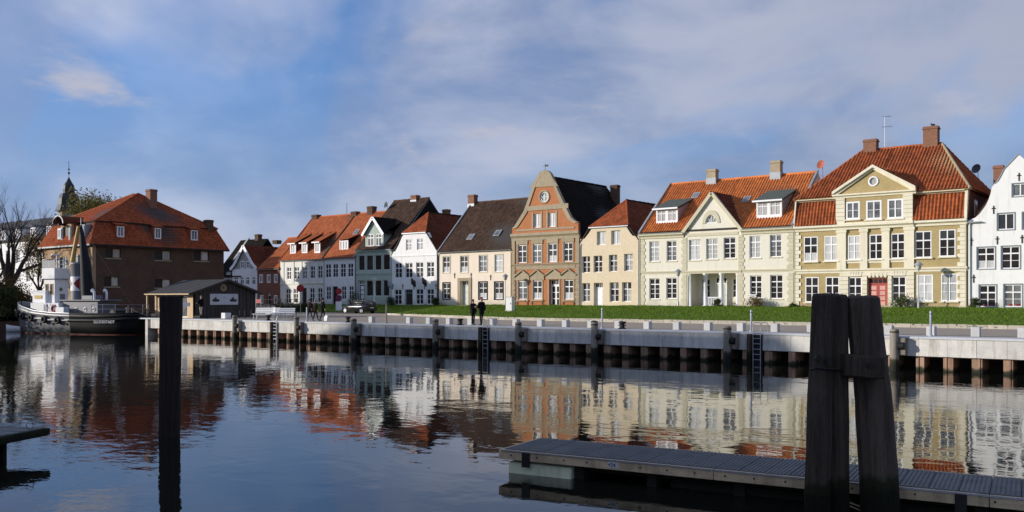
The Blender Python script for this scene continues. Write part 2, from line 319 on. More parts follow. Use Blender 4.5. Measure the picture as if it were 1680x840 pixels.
# ------------------------------------------------------------------ mesh helpers
WORLD = {}
def tag(o, label=None, cat=None, group=None, kind=None):
    for k, v in (('label', label), ('category', cat), ('group', group), ('kind', kind)):
        if v: o[k] = v
    return o
def empty(name, loc, rz=0):
    o = bpy.data.objects.new(name, None); C.objects.link(o); o.location = loc; o.rotation_euler = (0, 0, rz)
    o.empty_display_size = .3; WORLD[o] = Vector(loc); return o
def link(name, me, parent=None, loc=(0, 0, 0), rot=None, scale=None):
    o = bpy.data.objects.new(name, me); C.objects.link(o); o.location = loc
    if rot: o.rotation_euler = rot
    if scale: o.scale = scale
    if parent: o.parent = parent
    WORLD[o] = (WORLD[parent] if parent else Vector()) + Vector(loc)
    return o
class MB:
    def __init__(s): s.v = []; s.f = []; s.sm = []
    def add(s, vs, fs, smooth=False):
        n = len(s.v); s.v += [tuple(v) for v in vs]; s.f += [[n + i for i in f] for f in fs]; s.sm += [smooth] * len(fs); return s
    def box(s, x0, x1, y0, y1, z0, z1):
        return s.add([(x, y, z) for z in (z0, z1) for y in (y0, y1) for x in (x0, x1)],
                     [(0, 2, 3, 1), (4, 5, 7, 6), (0, 1, 5, 4), (2, 6, 7, 3), (0, 4, 6, 2), (1, 3, 7, 5)])
    def poly(s, pts): return s.add(pts, [list(range(len(pts)))])
    def prism(s, pts, off):
        n = len(pts); off = Vector(off); q = [Vector(p) for p in pts]; r = [p + off for p in q]
        return s.add(q + r, [list(range(n))[::-1], [n + i for i in range(n)]] + [[i, (i + 1) % n, n + (i + 1) % n, n + i] for i in range(n)])
    def loft(s, rings, close=True, caps=True, smooth=True):
        n = len(rings[0]); vs = [p for r in rings for p in r]; fs = []
        for k in range(len(rings) - 1):
            for i in range(n if close else n - 1):
                j = (i + 1) % n; fs.append([k * n + i, k * n + j, (k + 1) * n + j, (k + 1) * n + i])
        s.add(vs, fs, smooth)
        if caps and close: s.add(rings[0], [list(range(n))[::-1]]); s.add(rings[-1], [list(range(n))])
        return s
    def tube(s, pts, r, n=8, caps=True, smooth=True):
        pts = [Vector(p) for p in pts]; rs = r if isinstance(r, (list, tuple)) else [r] * len(pts); rings = []
        ref = None
        for i, p in enumerate(pts):
            d = (pts[min(i + 1, len(pts) - 1)] - pts[max(i - 1, 0)]).normalized()
            a = ref if ref is not None else (Vector((0, 0, 1)) if abs(d.z) < .9 else Vector((1, 0, 0)))
            u = (a - d * a.dot(d)).normalized(); ref = u; v = d.cross(u)
            rings.append([p + (u * cos(2 * pi * k / n) + v * sin(2 * pi * k / n)) * rs[i] for k in range(n)])
        return s.loft(rings, True, caps, smooth)
    def lathe(s, c, prof, n=16, smooth=True):
        c = Vector(c); return s.loft([[c + Vector((r * cos(2 * pi * k / n), r * sin(2 * pi * k / n), z)) for k in range(n)] for r, z in prof], True, True, smooth)
    def ellipsoid(s, c, r, n=12, m=8):
        c = Vector(c); rings = []
        for i in range(m + 1):
            a = -pi / 2 + pi * i / m; a = max(-pi / 2 + .05, min(pi / 2 - .05, a))
            rings.append([c + Vector((r[0] * cos(a) * cos(2 * pi * k / n), r[1] * cos(a) * sin(2 * pi * k / n), r[2] * sin(a))) for k in range(n)])
        return s.loft(rings)
    def torus(s, c, ax, R, r, n=16, m=8):
        c = Vector(c); ax = Vector(ax).normalized(); a = Vector((0, 0, 1)) if abs(ax.z) < .9 else Vector((1, 0, 0))
        u = (a - ax * a.dot(ax)).normalized(); v = ax.cross(u); rings = []
        for i in range(n + 1):
            t = 2 * pi * i / n; d = u * cos(t) + v * sin(t)
            rings.append([c + d * (R + r * cos(2 * pi * k / m)) + ax * r * sin(2 * pi * k / m) for k in range(m)])
        return s.loft(rings, True, False)
    def mesh(s, name, mt_, off=(0, 0, 0)):
        me = bpy.data.meshes.new(name); o = Vector(off)
        me.from_pydata([Vector(v) - o for v in s.v], [], s.f)
        if any(s.sm): me.polygons.foreach_set('use_smooth', s.sm)
        if mt_: me.materials.append(MATS[mt_])
        me.update(); return me
    def build(s, name, mt_, parent=None, local=False, bevel=0, **tg):
        off = WORLD[parent] if (parent and not local) else (0, 0, 0)
        o = link(name, s.mesh(name, mt_, off), parent)
        if bevel:
            b = o.modifiers.new('bevel', 'BEVEL'); b.width = bevel; b.segments = 1; b.limit_method = 'ANGLE'; b.angle_limit = radians(40)
        return tag(o, **tg)
def fixn(o):
    bm = bmesh.new(); bm.from_mesh(o.data); bmesh.ops.recalc_face_normals(bm, faces=bm.faces); bm.to_mesh(o.data); bm.free(); return o
def text(name, body, size, mt_, parent, loc, rot, ext=.004, align='CENTER', sx=1):
    cu = bpy.data.curves.new(name, 'FONT'); cu.body = body; cu.size = size; cu.extrude = ext; cu.align_x = align; cu.align_y = 'CENTER'; cu.resolution_u = 3
    tmp = bpy.data.objects.new('tmp', cu); C.objects.link(tmp); dg = bpy.context.evaluated_depsgraph_get()
    me = bpy.data.meshes.new_from_object(tmp.evaluated_get(dg)); bpy.data.objects.remove(tmp); me.materials.clear(); me.materials.append(MATS[mt_])
    return link(name, me, parent, loc, rot, (sx, 1, 1))
CACHE = {}
def cached(key, fn):
    if key not in CACHE: CACHE[key] = fn()
    return CACHE[key]

def inpoly(x, y, p):
    r = False; j = len(p) - 1
    for i in range(len(p)):
        if (p[i][1] > y) != (p[j][1] > y) and x < (p[j][0] - p[i][0]) * (y - p[i][1]) / (p[j][1] - p[i][1]) + p[i][0]: r = not r
        j = i
    return r
def facade(outline, holes, Y, th, reveal=.16):
    """front wall as a real slab: outline in (X,Z), pierced by openings with reveals"""
    b = MB(); vs = []; ed = []
    for lp in [outline] + holes:
        n = len(vs); vs += [Vector(p) for p in lp]; ed += [(n + i, n + (i + 1) % len(lp)) for i in range(len(lp))]
    r = delaunay_2d_cdt(vs, ed, [], 0, 1e-5); V = r[0]
    tris = []
    for f in r[2]:
        c = sum((V[i] for i in f), Vector((0, 0))) / len(f)
        if inpoly(c.x, c.y, outline) and not any(inpoly(c.x, c.y, h) for h in holes):
            a = (V[f[1]] - V[f[0]]).cross(V[f[2]] - V[f[0]])
            tris.append(list(f) if a > 0 else list(f)[::-1])
    b.add([(p.x, Y, p.y) for p in V], tris); b.add([(p.x, Y + th, p.y) for p in V], [t[::-1] for t in tris])
    n = len(outline)
    for i in range(n):
        p, q = outline[i], outline[(i + 1) % n]; b.add([(p[0], Y, p[1]), (q[0], Y, q[1]), (q[0], Y + th, q[1]), (p[0], Y + th, p[1])], [(0, 1, 2, 3)])
    for h in holes:
        n = len(h)
        for i in range(n):
            p, q = h[i], h[(i + 1) % n]; b.add([(p[0], Y, p[1]), (q[0], Y, q[1]), (q[0], Y + th, q[1]), (p[0], Y + th, p[1])], [(3, 2, 1, 0)])
    return b
def rect(r): return [(r[0], r[2]), (r[1], r[2]), (r[1], r[3]), (r[0], r[3])]

PANE_RND = random.Random(3)
def win_mesh(w_, h_, cols, rows, trans, fw, mw):
    b = MB(); d = .07; cells = []
    b.box(-w_ / 2, -w_ / 2 + fw, 0, d, 0, h_).box(w_ / 2 - fw, w_ / 2, 0, d, 0, h_).box(-w_ / 2 + fw, w_ / 2 - fw, 0, d, 0, fw).box(-w_ / 2 + fw, w_ / 2 - fw, 0, d, h_ - fw, h_)
    iw, x0 = w_ - 2 * fw, -w_ / 2 + fw; zs = [fw]; ih = h_ - 2 * fw
    xs = [x0 + iw * i / cols for i in range(cols + 1)]
    if trans:
        zt = fw + ih * (1 - trans); lo = [fw + (zt - fw) * i / rows for i in range(rows + 1)]; zs = lo + [h_ - fw]
    else: zs = [fw + ih * i / rows for i in range(rows + 1)]
    for i in range(1, cols):
        m = mw if (i * 2 == cols) else .032
        b.box(xs[i] - m / 2, xs[i] + m / 2, .004, d - .004, fw, h_ - fw)
    for k in range(1, len(zs) - 1):
        m = mw * 1.15 if (trans and k == len(zs) - 2) else .034
        b.box(x0, x0 + iw, .008 if m > .05 else .016, d - .008, zs[k] - m / 2, zs[k] + m / 2)
    for i in range(cols):
        for k in range(len(zs) - 1): cells.append(((xs[i] + xs[i + 1]) / 2, (zs[k] + zs[k + 1]) / 2, xs[i + 1] - xs[i], zs[k + 1] - zs[k]))
    return b, cells
def window(root, r, Y, cols=2, rows=2, trans=.34, fw=.075, mw=.085, frame='white_paint', pane=None, single=False, sill=None, rec=.10, name='window'):
    """r = (X0,X1,Z0,Z1) in metres on the plane Y: frame with bars, panes set behind it, optional sill"""
    w_, h_ = round((r[1] - r[0]) / .04) * .04, round((r[3] - r[2]) / .04) * .04
    key = (w_, h_, cols, rows, trans, fw, mw)
    b, cells = cached(('w',) + key, lambda: win_mesh(*key))
    me = cached(('wm', frame) + key, lambda: b.mesh('window', frame))
    R = PANE_RND
    o = link(name, me, root, Vector(((r[0] + r[1]) / 2, Y + rec, r[2])) - WORLD[root], None, ((r[1] - r[0]) / w_, 1, (r[3] - r[2]) / h_))
    pm = pane or R.choice(['glass_dark', 'glass_dark', 'glass_mid', 'glass_curtain', 'glass_mid'])
    if single:
        def mk():
            q = MB()
            for (cx_, cz_, a, c) in cells: q.box(cx_ - a / 2, cx_ + a / 2, .042, .05, cz_ - c / 2, cz_ + c / 2)
            return q.mesh('pane', pm)
        link('pane', cached(('pj', pm) + key, mk), o)
    else:
        mixd = R.random() < .45
        for (cx_, cz_, a, c) in cells:
            p2 = pm
            if mixd and pane is None: p2 = R.choice([pm, pm, 'glass_dark', 'glass_mid'])
            elif pane == 'half': p2 = 'glass_lace' if cz_ < h_ * .36 else 'glass_dark'
            q = cached(('p', p2, round(a, 3), round(c, 3)), lambda: MB().box(-a / 2, a / 2, 0, .008, -c / 2, c / 2).mesh('pane', p2))
            link('pane', q, o, (cx_, .042, cz_), (R.uniform(-.008, .008), 0, R.uniform(-.010, .010)))
    if sill:
        s = cached(('s', sill, w_), lambda: MB().box(-w_ / 2 - .10, w_ / 2 + .10, -.17, .02, -.11, -.005).mesh('sill', sill))
        link('sill', s, o)
    return o
def wrect(px0, px1, py0, py1, Y=YH):
    x0, x1 = fx(px0, Y), fx(px1, Y); xm = (x0 + x1) / 2; return (x0, x1, fz(py1, xm, Y), fz(py0, xm, Y))

def tiled(name, poly, mt_, parent, col=.26, row=.36, amp=.030, step=.028, thick=.06, nu=4):
    """a roof slope of real pantiles: rolls across, laps down the slope, clipped to a convex outline"""
    P = [Vector(p) for p in poly]; n = (P[1] - P[0]).cross(P[2] - P[0]).normalized()
    if n.z < 0: n = -n
    u = Vector((0, 0, 1)).cross(n).normalized(); v = n.cross(u); o = P[0]
    uu = [(p - o).dot(u) for p in P]; vv = [(p - o).dot(v) for p in P]
    u0, u1, v0, v1 = min(uu), max(uu), min(vv), max(vv)
    nc = int((u1 - u0) / col) + 2; nr = int((v1 - v0) / row) + 2
    us = [(i / nu) * col + u0 for i in range(nc * nu + 1)]
    vs = []
    for r in range(nr): vs += [(v0 + r * row, 0), (v0 + (r + 1) * row - .012, 1)]
    verts = []; uvs = []
    for (vq, top) in vs:
        rr = len(verts)
        for i, uq in enumerate(us):
            ph = (i % nu) / nu * 2 * pi; hgt = amp * (.5 + .5 * cos(ph)) + (0 if top else step) + .030 * sin(uq * .55 + u0) + .022 * sin(vq * .9 + uq * .3) + random.uniform(-.006, .006)
            verts.append(o + u * uq + v * vq + n * hgt); uvs.append(((uq - u0) / col + .001, (vq - v0) / row + .001))
    W_ = len(us); faces = [(a * W_ + i, a * W_ + i + 1, (a + 1) * W_ + i + 1, (a + 1) * W_ + i) for a in range(len(vs) - 1) for i in range(W_ - 1)]
    me = bpy.data.meshes.new(name); off = WORLD[parent]; me.from_pydata([p - off for p in verts], [], faces)
    ul = me.uv_layers.new(name='UVMap')
    for lp in me.loops: ul.data[lp.index].uv = uvs[lp.vertex_index]
    bm = bmesh.new(); bm.from_mesh(me); m = len(P); cen = sum(P, Vector()) / m
    for i in range(m):
        a, b = P[i], P[(i + 1) % m]; e = (b - a).cross(n).normalized()
        if e.dot(cen - a) > 0: e = -e
        bmesh.ops.bisect_plane(bm, geom=bm.verts[:] + bm.edges[:] + bm.faces[:], plane_co=a - off, plane_no=e, clear_outer=True)
    bm.to_mesh(me); bm.free()
    me.materials.append(MATS[mt_]); ob = link(name, me, parent)
    return ob
def deck(b, poly, t=.12):      # roof boarding under the tiles
    P = [Vector(p) for p in poly]; n = (P[1] - P[0]).cross(P[2] - P[0]).normalized()
    if n.z < 0: n = -n
    b.prism([p - n * .004 for p in P], -n * t)

# ------------------------------------------------------------------ ground, water
def grid(name, xs, ys, zf, mt_, **tg):
    v = [(x, y, zf(x, y)) for y in ys for x in xs]; n = len(xs)
    b = MB().add(v, [(j * n + i, j * n + i + 1, (j + 1) * n + i + 1, (j + 1) * n + i) for j in range(len(ys) - 1) for i in range(n - 1)], True)
    return b.build(name, mt_, **tg)
MB().poly([(-1500, -900, 0), (1500, -900, 0), (1500, 2500, 0), (-1500, 2500, 0)]).build('water', 'water', kind='structure')
XC, YB, XW = -76.5, 46.6, -97.0         # end of the concrete quay, set-back bank, harbour head
lp = [(XC, YQ + .9), (600, YQ + .9), (2500, 2600), (-2500, 2600), (-2500, -900), (XW, -900), (XW, YB), (XC, YB)]
g = MB(); g.poly([(x, y, ZQ - .06) for x, y in lp]); g.build('ground', 'land', kind='structure')
MB().poly([(XC, YQ + 1.1, ZQ - .02), (90, YQ + 1.1, ZQ - .02), (90, 71.5, ZQ + .13), (-140, 71.5, ZQ + .13), (-140, 49.2, ZQ - .02), (XC, 49.2, ZQ - .02)]).build('promenade', 'cobbles', kind='structure')
def gedge(X): return 57 if X > -45 else 57 + (-45 - X) * 8 / 22
def gz(x, y, y0):
    t = max(0, min(1, (y - y0) / (79 - y0))); return 1.74 + .86 * (1 - (1 - t) ** 1.7) + .03 * sin(x * .7 + y) + .02 * sin(x * 2.1 - y * 1.3)
xs = [-67 + i * .9 for i in range(92)]
v = []; NJ = 22
for j in range(NJ):
    for x in xs:
        y0 = gedge(x); y = y0 + (78.2 - y0) * j / (NJ - 1); v.append((x, y, gz(x, y, y0)))
n = len(xs)
MB().add(v, [(j * n + i, j * n + i + 1, (j + 1) * n + i + 1, (j + 1) * n + i) for j in range(NJ - 1) for i in range(n - 1)], True).build('lawn', 'grass', kind='structure')
xs2 = [-95 + i * 1.0 for i in range(29)]
v = []
for j in range(8):
    for x in xs2: y = 71.6 + 6.6 * j / 7; v.append((x, y, gz(x, y, 71.6)))
n = len(xs2)
MB().add(v, [(j * n + i, j * n + i + 1, (j + 1) * n + i + 1, (j + 1) * n + i) for j in range(7) for i in range(n - 1)], True).build('lawn', 'grass', kind='structure')
MB().poly([(-140, 71.4, ZQ + .15), (-95, 71.4, ZQ + .15), (-95, 78.2, 2.45), (-140, 78.2, 2.45)]).build('pavement', 'cobbles', kind='structure')
# blades of grass standing over both lawns
R = random.Random(11); gb = MB(); V = []; Fc = []
for i in range(60000):
    x = R.uniform(-66, 4)
    if R.random() < .12: x = R.uniform(-95, -67); y0 = 71.6
    else: y0 = gedge(x)
    y = y0 + (78 - y0) * R.random() ** .8; z = gz(x, y, y0) - .02; h = R.uniform(.04, .15) * (1.5 if R.random() < .06 else 1); a = R.uniform(0, pi); s = R.uniform(.02, .05)
    k = len(V); V += [(x - s * cos(a), y - s * sin(a), z), (x + s * cos(a), y + s * sin(a), z), (x + R.uniform(-.06, .06), y + R.uniform(-.06, .06), z + h)]; Fc.append((k, k + 1, k + 2))
for i in range(5000):      # longer tufts hanging over the kerb
    x = R.uniform(-66, 4); y = gedge(x) + R.gauss(.05, .12); z = gz(x, y, gedge(x)) - .03; a = R.uniform(0, pi); s = R.uniform(.02, .05); k = len(V)
    V += [(x - s * cos(a), y - s * sin(a), z), (x + s * cos(a), y + s * sin(a), z), (x + R.uniform(-.1, .1), y - R.uniform(0, .2), z + R.uniform(.06, .24))]; Fc.append((k, k + 1, k + 2))
gb.add(V, Fc); gb.build('grass_blades', 'grass_blade', label='short green grass covering the bank in front of the houses', cat='grass', kind='stuff')
# fallen leaves blown onto the lawn
V = []; Fc = []
for i in range(900):
    x = R.uniform(-66, 2); y0 = gedge(x); y = y0 + (77 - y0) * R.random(); z = gz(x, y, y0) + .05; a = R.uniform(0, 6.3); s_ = R.uniform(.03, .07); k = len(V)
    V += [(x + s_ * cos(a + q), y + s_ * sin(a + q), z + R.uniform(0, .03)) for q in (0, 1.6, 3.1, 4.7)]; Fc.append((k, k + 1, k + 2, k + 3))
MB().add(V, Fc).build('fallen_leaves', 'leaf_rust', label='scattered brown fallen leaves on the lawn', cat='leaves', kind='stuff')
# kerb of pale stones along the foot of the lawn
kr = empty('kerb', (-30, 57, ZQ)); kr['kind'] = 'structure'
x = -66.8; ks = cached('ks', lambda: MB().box(-.5, .5, -.11, .11, -.25, .10).mesh('kerb_stone', 'kerbstone'))
while x < 8:
    xn = x + 1.02; a = Vector((x, gedge(x), 0)); b_ = Vector((xn, gedge(xn), 0)); d = b_ - a; m_ = (a + b_) / 2
    link('kerb_stone', ks, kr, Vector((m_.x, m_.y - .12, ZQ + .17 + R.uniform(-.012, .012))) - WORLD[kr], (0, 0, atan2(d.y, d.x)), (d.length / 1.02, 1, 1)); x = xn

# ------------------------------------------------------------------ the quay wall
qw = empty('quay_wall', (-36, YQ, 0)); tag(qw, 'long pale concrete quay wall on rusty steel sheet piles', 'quay wall')
PER = 1.2; XR = 8.0; npan = int((XR - XC) / PER)
H2 = .66
pan = cached('pan', lambda: MB().box(-PER / 2 + .007, PER / 2 - .007, 0, .5, 0, ZQ - H2 - .10).mesh('panel', 'concrete'))
capm = cached('capm', lambda: MB().prism([(-PER * 2 + .004, -.05, 0), (-PER * 2 + .004, -.05, .075), (-PER * 2 + .004, -.02, .10), (-PER * 2 + .004, 1.15, .10), (-PER * 2 + .004, 1.15, 0)], (PER * 4 - .008, 0, 0)).mesh('coping', 'cap_stone'))
ridge = cached('ridge', lambda: MB().prism([(-.19, .0, 0), (.19, .0, 0), (.21, 1.25, 0), (-.21, 1.25, 0)], (0, 0, H2 + 1.2)).mesh('sheet_pile', 'pile_rust'))
seam = cached('seam', lambda: MB().box(-.03, .03, -.035, 0, 0, H2 + 1.19).mesh('interlock', 'pile_rust'))
LAD = [fx(453, YQ), fx(798, YQ), fx(1243, YQ)]
for i in range(npan):
    xm = XR - PER * (i + .5)
    link('panel', pan, qw, Vector((xm, YQ + R.uniform(-.006, .006), H2 + .012)) - WORLD[qw])
    sp = link('sheet_pile', ridge, qw, Vector((xm + PER / 2 + R.uniform(-.03, .03), YQ + .07 + R.uniform(-.02, .05), -1.2)) - WORLD[qw], (0, 0, R.uniform(-.05, .05)), (R.uniform(.88, 1.18), 1, 1)); link('interlock', seam, sp, (.08 * R.choice((-1, 1)), 0, 0))
    if i % 4 == 0: link('coping', capm, qw, Vector((xm - PER * 1.5, YQ, ZQ - .098)) - WORLD[qw])
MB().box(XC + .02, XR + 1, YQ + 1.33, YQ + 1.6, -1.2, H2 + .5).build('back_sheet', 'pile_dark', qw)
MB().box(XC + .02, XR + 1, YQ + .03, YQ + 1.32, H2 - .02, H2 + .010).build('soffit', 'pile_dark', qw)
MB().box(XC - .4, XC, YQ, YB + .3, -1.2, ZQ).build('end_wall', 'concrete', qw)
# set-back bank behind the tug and round the harbour head
bk = MB().box(XW, XC - .41, YB, YB + .6, -1.2, ZQ - .05); bk.build('bank_wall', 'brick_brown', label='dark low brick bank wall behind the moored tug', cat='wall')
MB().box(XW - .6, XW, -60, YB - .01, -1.2, 1.0).build('bank_wall', 'brick_brown', label='low brick bank wall under the bushes at the left edge', cat='wall')

def fender(px, lab):
    x = fx(px, YQ - .35); rt = empty('fender_pile', (x, YQ - .32, 0)); tag(rt, lab, 'fender pile', 'fender piles along the quay wall')
    b = MB(); h = ZQ + .33 + R.uniform(-.05, .08); rg = [(.215, -1.5), (.21, 0), (.20, h - .06), (.18, h)]
    b.lathe((x, YQ - .32, 0), rg, 14); b.build('pile', 'timber_fender', rt)
    MB().lathe((x, YQ - .32, 0), [(.212, h - .16), (.212, h - .10)], 14).build('iron_band', 'iron', rt)
    MB().box(x + .22, x + .50, YQ - .34, YQ - .02, H2 + .05, ZQ - .06).build('timber_block', 'timber_fender', rt, bevel=.02)
    t = MB().tube([(x + .18, YQ - .36, 1.13), (x + .44, YQ - .36, 1.13)], .17, 12); t.build('rubber_roller', 'rubber', rt)
    return rt
for px, lab in ((385, 'fender pile on the quay wall in front of the timber hut'), (486, 'grey fender pile with rubber roller just right of the leftmost quay ladder'),
                (580, 'fender pile on the quay wall below the parked dark car'), (714, 'fender pile below the cream house with the brown roof, left of the couple'),
                (850, 'fender pile on the quay below the red brick gable house'), (975, 'fender pile below the small yellow house with white windows'),
                (1193, 'fender pile just left of the quay ladder below the porch house'), (1467, 'pale weathered fender pile right of the big black mooring dolphin')):
    fender(px, lab)
def ladder(x, lab):
    rt = empty('quay_ladder', (x, YQ, 0)); tag(rt, lab, 'ladder', 'steel ladders on the quay wall')
    for s in (-.2, .2): MB().tube([(x + s, YQ - .12, -.6), (x + s, YQ - .12, ZQ + .02), (x + s, YQ - .1, ZQ + .42), (x + s, YQ + .1, ZQ + .52), (x + s, YQ + .75, ZQ + .50), (x + s, YQ + .85, ZQ + .4), (x + s, YQ + .85, ZQ)], .022, 6).build('rail', 'steel', rt)
    for k in range(8): z = -.35 + k * .27; MB().tube([(x - .2, YQ - .12, z), (x + .2, YQ - .12, z)], .018, 6).build('rung', 'steel', rt)
    MB().box(x - .27, x + .27, YQ - .015, YQ - .004, -.9, ZQ - .10).build('back_plate', 'rubber', rt)
    MB().box(x - .50, x - .28, YQ - .24, YQ - .005, -.9, ZQ - .06).build('fender_post', 'timber_black', rt, bevel=.02)
ladder(LAD[0], 'steel quay ladder nearest the white benches, leftmost of three'); ladder(LAD[1], 'steel quay ladder below the two people talking'); ladder(LAD[2], 'steel quay ladder with curved handrails left of the black dolphin')
# ------------------------------------------------------------------ houses
def holes_of(rs): return [rect(r) for r in rs]
def body(root, x0, x1, Y, th, depth, z0, ze, mt_, gable=None):
    """side and back walls; gable = (Yridge, zridge) closes the ends of a roof whose ridge runs along X"""
    y1 = Y + depth; b = MB(); t = .3
    for a, c in ((x0, x0 + t), (x1 - t, x1)):
        pts = [(a, Y + th, z0), (a, y1, z0), (a, y1, ze)] + ([(a, gable[0], gable[1])] if gable else []) + [(a, Y + th, ze)]
        b.prism(pts, (c - a, 0, 0))
    b.box(x0 + t, x1 - t, y1 - t, y1, z0, ze); o = b.build('side_wall', mt_, root); fixn(o); return o
def gutter(root, x0, x1, y, z, mt_='zinc'):
    b = MB(); rings = []
    for x in (x0, x1): rings.append([(x, y + .07 * cos(a), z + .07 * sin(a)) for a in [pi + pi * k / 6 for k in range(7)]] + [(x, y + .06 * cos(a), z + .06 * sin(a)) for a in [2 * pi - pi * k / 6 for k in range(7)]])
    b.loft(rings, smooth=False); return b.build('gutter', mt_, root)
def downpipe(root, x, y, z1, z0=2.4, mt_='zinc'):
    MB().tube([(x, y - .12, z1), (x, y - .06, z1 - .35), (x, y - .06, z0)], .045, 8).build('downpipe', mt_, root)
def chimney(root, x, y, w_, d, z0, z1, mt_='brick_chimney', flash=None, pots=0):
    b = MB().box(x - w_ / 2, x + w_ / 2, y - d / 2, y + d / 2, z0, z1 - .24).box(x - w_ / 2 - .06, x + w_ / 2 + .06, y - d / 2 - .06, y + d / 2 + .06, z1 - .238, z1 - .12).box(x - w_ / 2 - .01, x + w_ / 2 + .01, y - d / 2 - .01, y + d / 2 + .01, z1 - .118, z1)
    o = b.build('chimney', mt_, root)
    if flash: MB().box(x - w_ / 2 - .05, x + w_ / 2 + .05, y - d / 2 - .05, y + d / 2 + .05, z0, flash).build('flashing', 'lead', o)
    for k in range(pots): MB().lathe((x + (k - (pots - 1) / 2) * .4, y, z1), [(.12, 0), (.10, .3)], 10).build('chimney_pot', 'brick_chimney', o)
    return o
def ridgecap(root, p, q, mt_, r=.11):
    p, q = Vector(p), Vector(q); n = max(2, int((q - p).length / .42)); b = MB(); R_ = random.Random(n)
    pts = []; rs = []
    for i in range(n):
        a = p.lerp(q, i / n); c = p.lerp(q, (i + .97) / n); j = Vector((0, 0, R_.uniform(-.012, .012))); pts += [a + j, c + j]; rs += [r, r * .86]
    b.tube(pts, rs, 8); return b.build('ridge_tiles', mt_, root)
def verge(root, pts, w_=.12, h=.22, mt_='white_paint', name='verge_board'):
    b = MB()
    for p, q in zip(pts[:-1], pts[1:]):
        p, q = Vector(p), Vector(q); d = (q - p).normalized(); s = d.cross(Vector((0, 0, 1))).normalized() * w_ / 2; u = s.cross(d).normalized() * h / 2
        b.loft([[p + s + u, p - s + u, p - s - u, p + s - u], [q + s + u, q - s + u, q - s - u, q + s - u]], smooth=False)
    return fixn(b.build(name, mt_, root))
def skylight(root, p, w_, h_, slope):
    n = Vector((0, -sin(slope), cos(slope))); v = Vector((0, cos(slope), sin(slope))); p = Vector(p) + n * .07; u = Vector((1, 0, 0))
    f = lambda a, b: [p + u * (sx * a / 2) + v * (sy * b / 2) for sx, sy in ((-1, -1), (1, -1), (1, 1), (-1, 1))]
    o = MB().prism(f(w_, h_), n * .07).build('roof_light', 'zinc', root); MB().prism([q + n * .072 for q in f(w_ * .74, h_ * .8)], n * .01).build('pane', 'glass_mid', o)
def cornice(root, x0, x1, Y, z0, z1, pr, mt_, name='cornice'):
    h = z1 - z0; prof = [(0, 0), (pr * .3, 0), (pr * .35, h * .35), (pr * .75, h * .55), (pr, h * .62), (pr, h), (0, h)]
    b = MB().prism([(x0, Y + .004 - a, z0 + c) for a, c in prof], (x1 - x0, 0, 0)); return fixn(b.build(name, mt_, root))
def quoins(root, x, Y, z0, z1, w1, w2, h, pr, mt_, side=1):
    """side=+1: block grows to the right of x"""
    k = 0; z = z0
    while z < z1 - .05:
        ww = w1 if k % 2 == 0 else w2; hh = min(h, z1 - z)
        me = cached(('q', mt_, ww, round(hh, 2), pr), lambda: MB().box(0, ww, -pr, .003, .012, hh - .012).mesh('quoin', mt_))
        link('quoin', me, root, Vector((x if side > 0 else x - ww, Y, z)) - WORLD[root]); z += h; k += 1
def door(root, r, Y, mt_, trans=.22, panels=3, leaves=2, frame='white_paint', rec=.22, trim=None, fan=True):
    x0, x1, z0, z1 = r; d = empty_part = None
    b = MB().box(x0, x0 + .08, Y + rec, Y + rec + .1, z0, z1).box(x1 - .08, x1, Y + rec, Y + rec + .1, z0, z1).box(x0 + .08, x1 - .08, Y + rec, Y + rec + .1, z1 - .08, z1)
    zt = z1 - .08 - (z1 - z0) * trans; b.box(x0 + .08, x1 - .08, Y + rec - .01, Y + rec + .1, zt, zt + .09)
    fr = b.build('door', frame, root)
    n = leaves; wx = (x1 - x0 - .16) / n
    for i in range(n):
        a = x0 + .08 + wx * i; lf = MB().box(a + .006, a + wx - .006, Y + rec + .03, Y + rec + .08, z0, zt).build('leaf', mt_, fr)
    pm = trim or mt_; q = MB()
    for i in range(n):
        a = x0 + .08 + wx * i
        for k in range(panels):
            zz0 = z0 + .12 + (zt - z0 - .16) * k / panels; zz1 = z0 + .12 + (zt - z0 - .16) * (k + 1) / panels - .1
            MB().prism([(a + wx * .2, Y + rec + .03, zz0), (a + wx * .8, Y + rec + .03, zz0), (a + wx * .8, Y + rec + .03, zz1), (a + wx * .2, Y + rec + .03, zz1)], (0, -.025, 0)).build('panel', pm, fr)
    MB().box(x0 + .08, x1 - .08, Y + rec + .05, Y + rec + .06, zt + .09, z1 - .08).build('fanlight', 'glass_dark', fr)
    if fan:
        b = MB(); xm = (x0 + x1) / 2; nn = 4
        for i in range(1, nn): xx = x0 + .08 + (x1 - x0 - .16) * i / nn; b.box(xx - .02, xx + .02, Y + rec + .02, Y + rec + .05, zt + .09, z1 - .08)
        b.build('glazing_bars', frame, fr)
    MB().tube([(x0 + .08 + wx * .86, Y + rec - .04, (z0 + zt) / 2), (x0 + .08 + wx * .86, Y + rec + .03, (z0 + zt) / 2)], .03, 6).build('handle', 'steel', fr)
    MB().box(x0 - .15, x1 + .15, Y - .35, Y + rec, ZG - .3, z0 - .003).build('doorstep', 'sandstone', root)
    return fr
def anchor(root, x, Y, z):
    b = cached('anc', lambda: MB().box(-.035, .035, -.05, 0, -.32, .30).box(-.13, -.036, -.045, 0, .06, .13).box(.036, .13, -.045, 0, .06, .13).mesh('wall_anchor', 'iron'))
    link('wall_anchor', b, root, Vector((x, Y, z)) - WORLD[root])
def house(name, x0, x1, label, cat='house', Y=YH):
    r = empty(name, ((x0 + x1) / 2, Y, ZG)); return tag(r, label, cat, 'old houses along the harbour street')
def front(root, outline, rs, Y, mt_, th=.34, extra=(), name='facade'):
    o = facade(outline, holes_of(rs) + list(extra), Y, th).build(name, mt_, root); return o
def W(*a): return [wrect(*q) for q in a]
def gapped(px): return fx(px)
BASE = 2.2

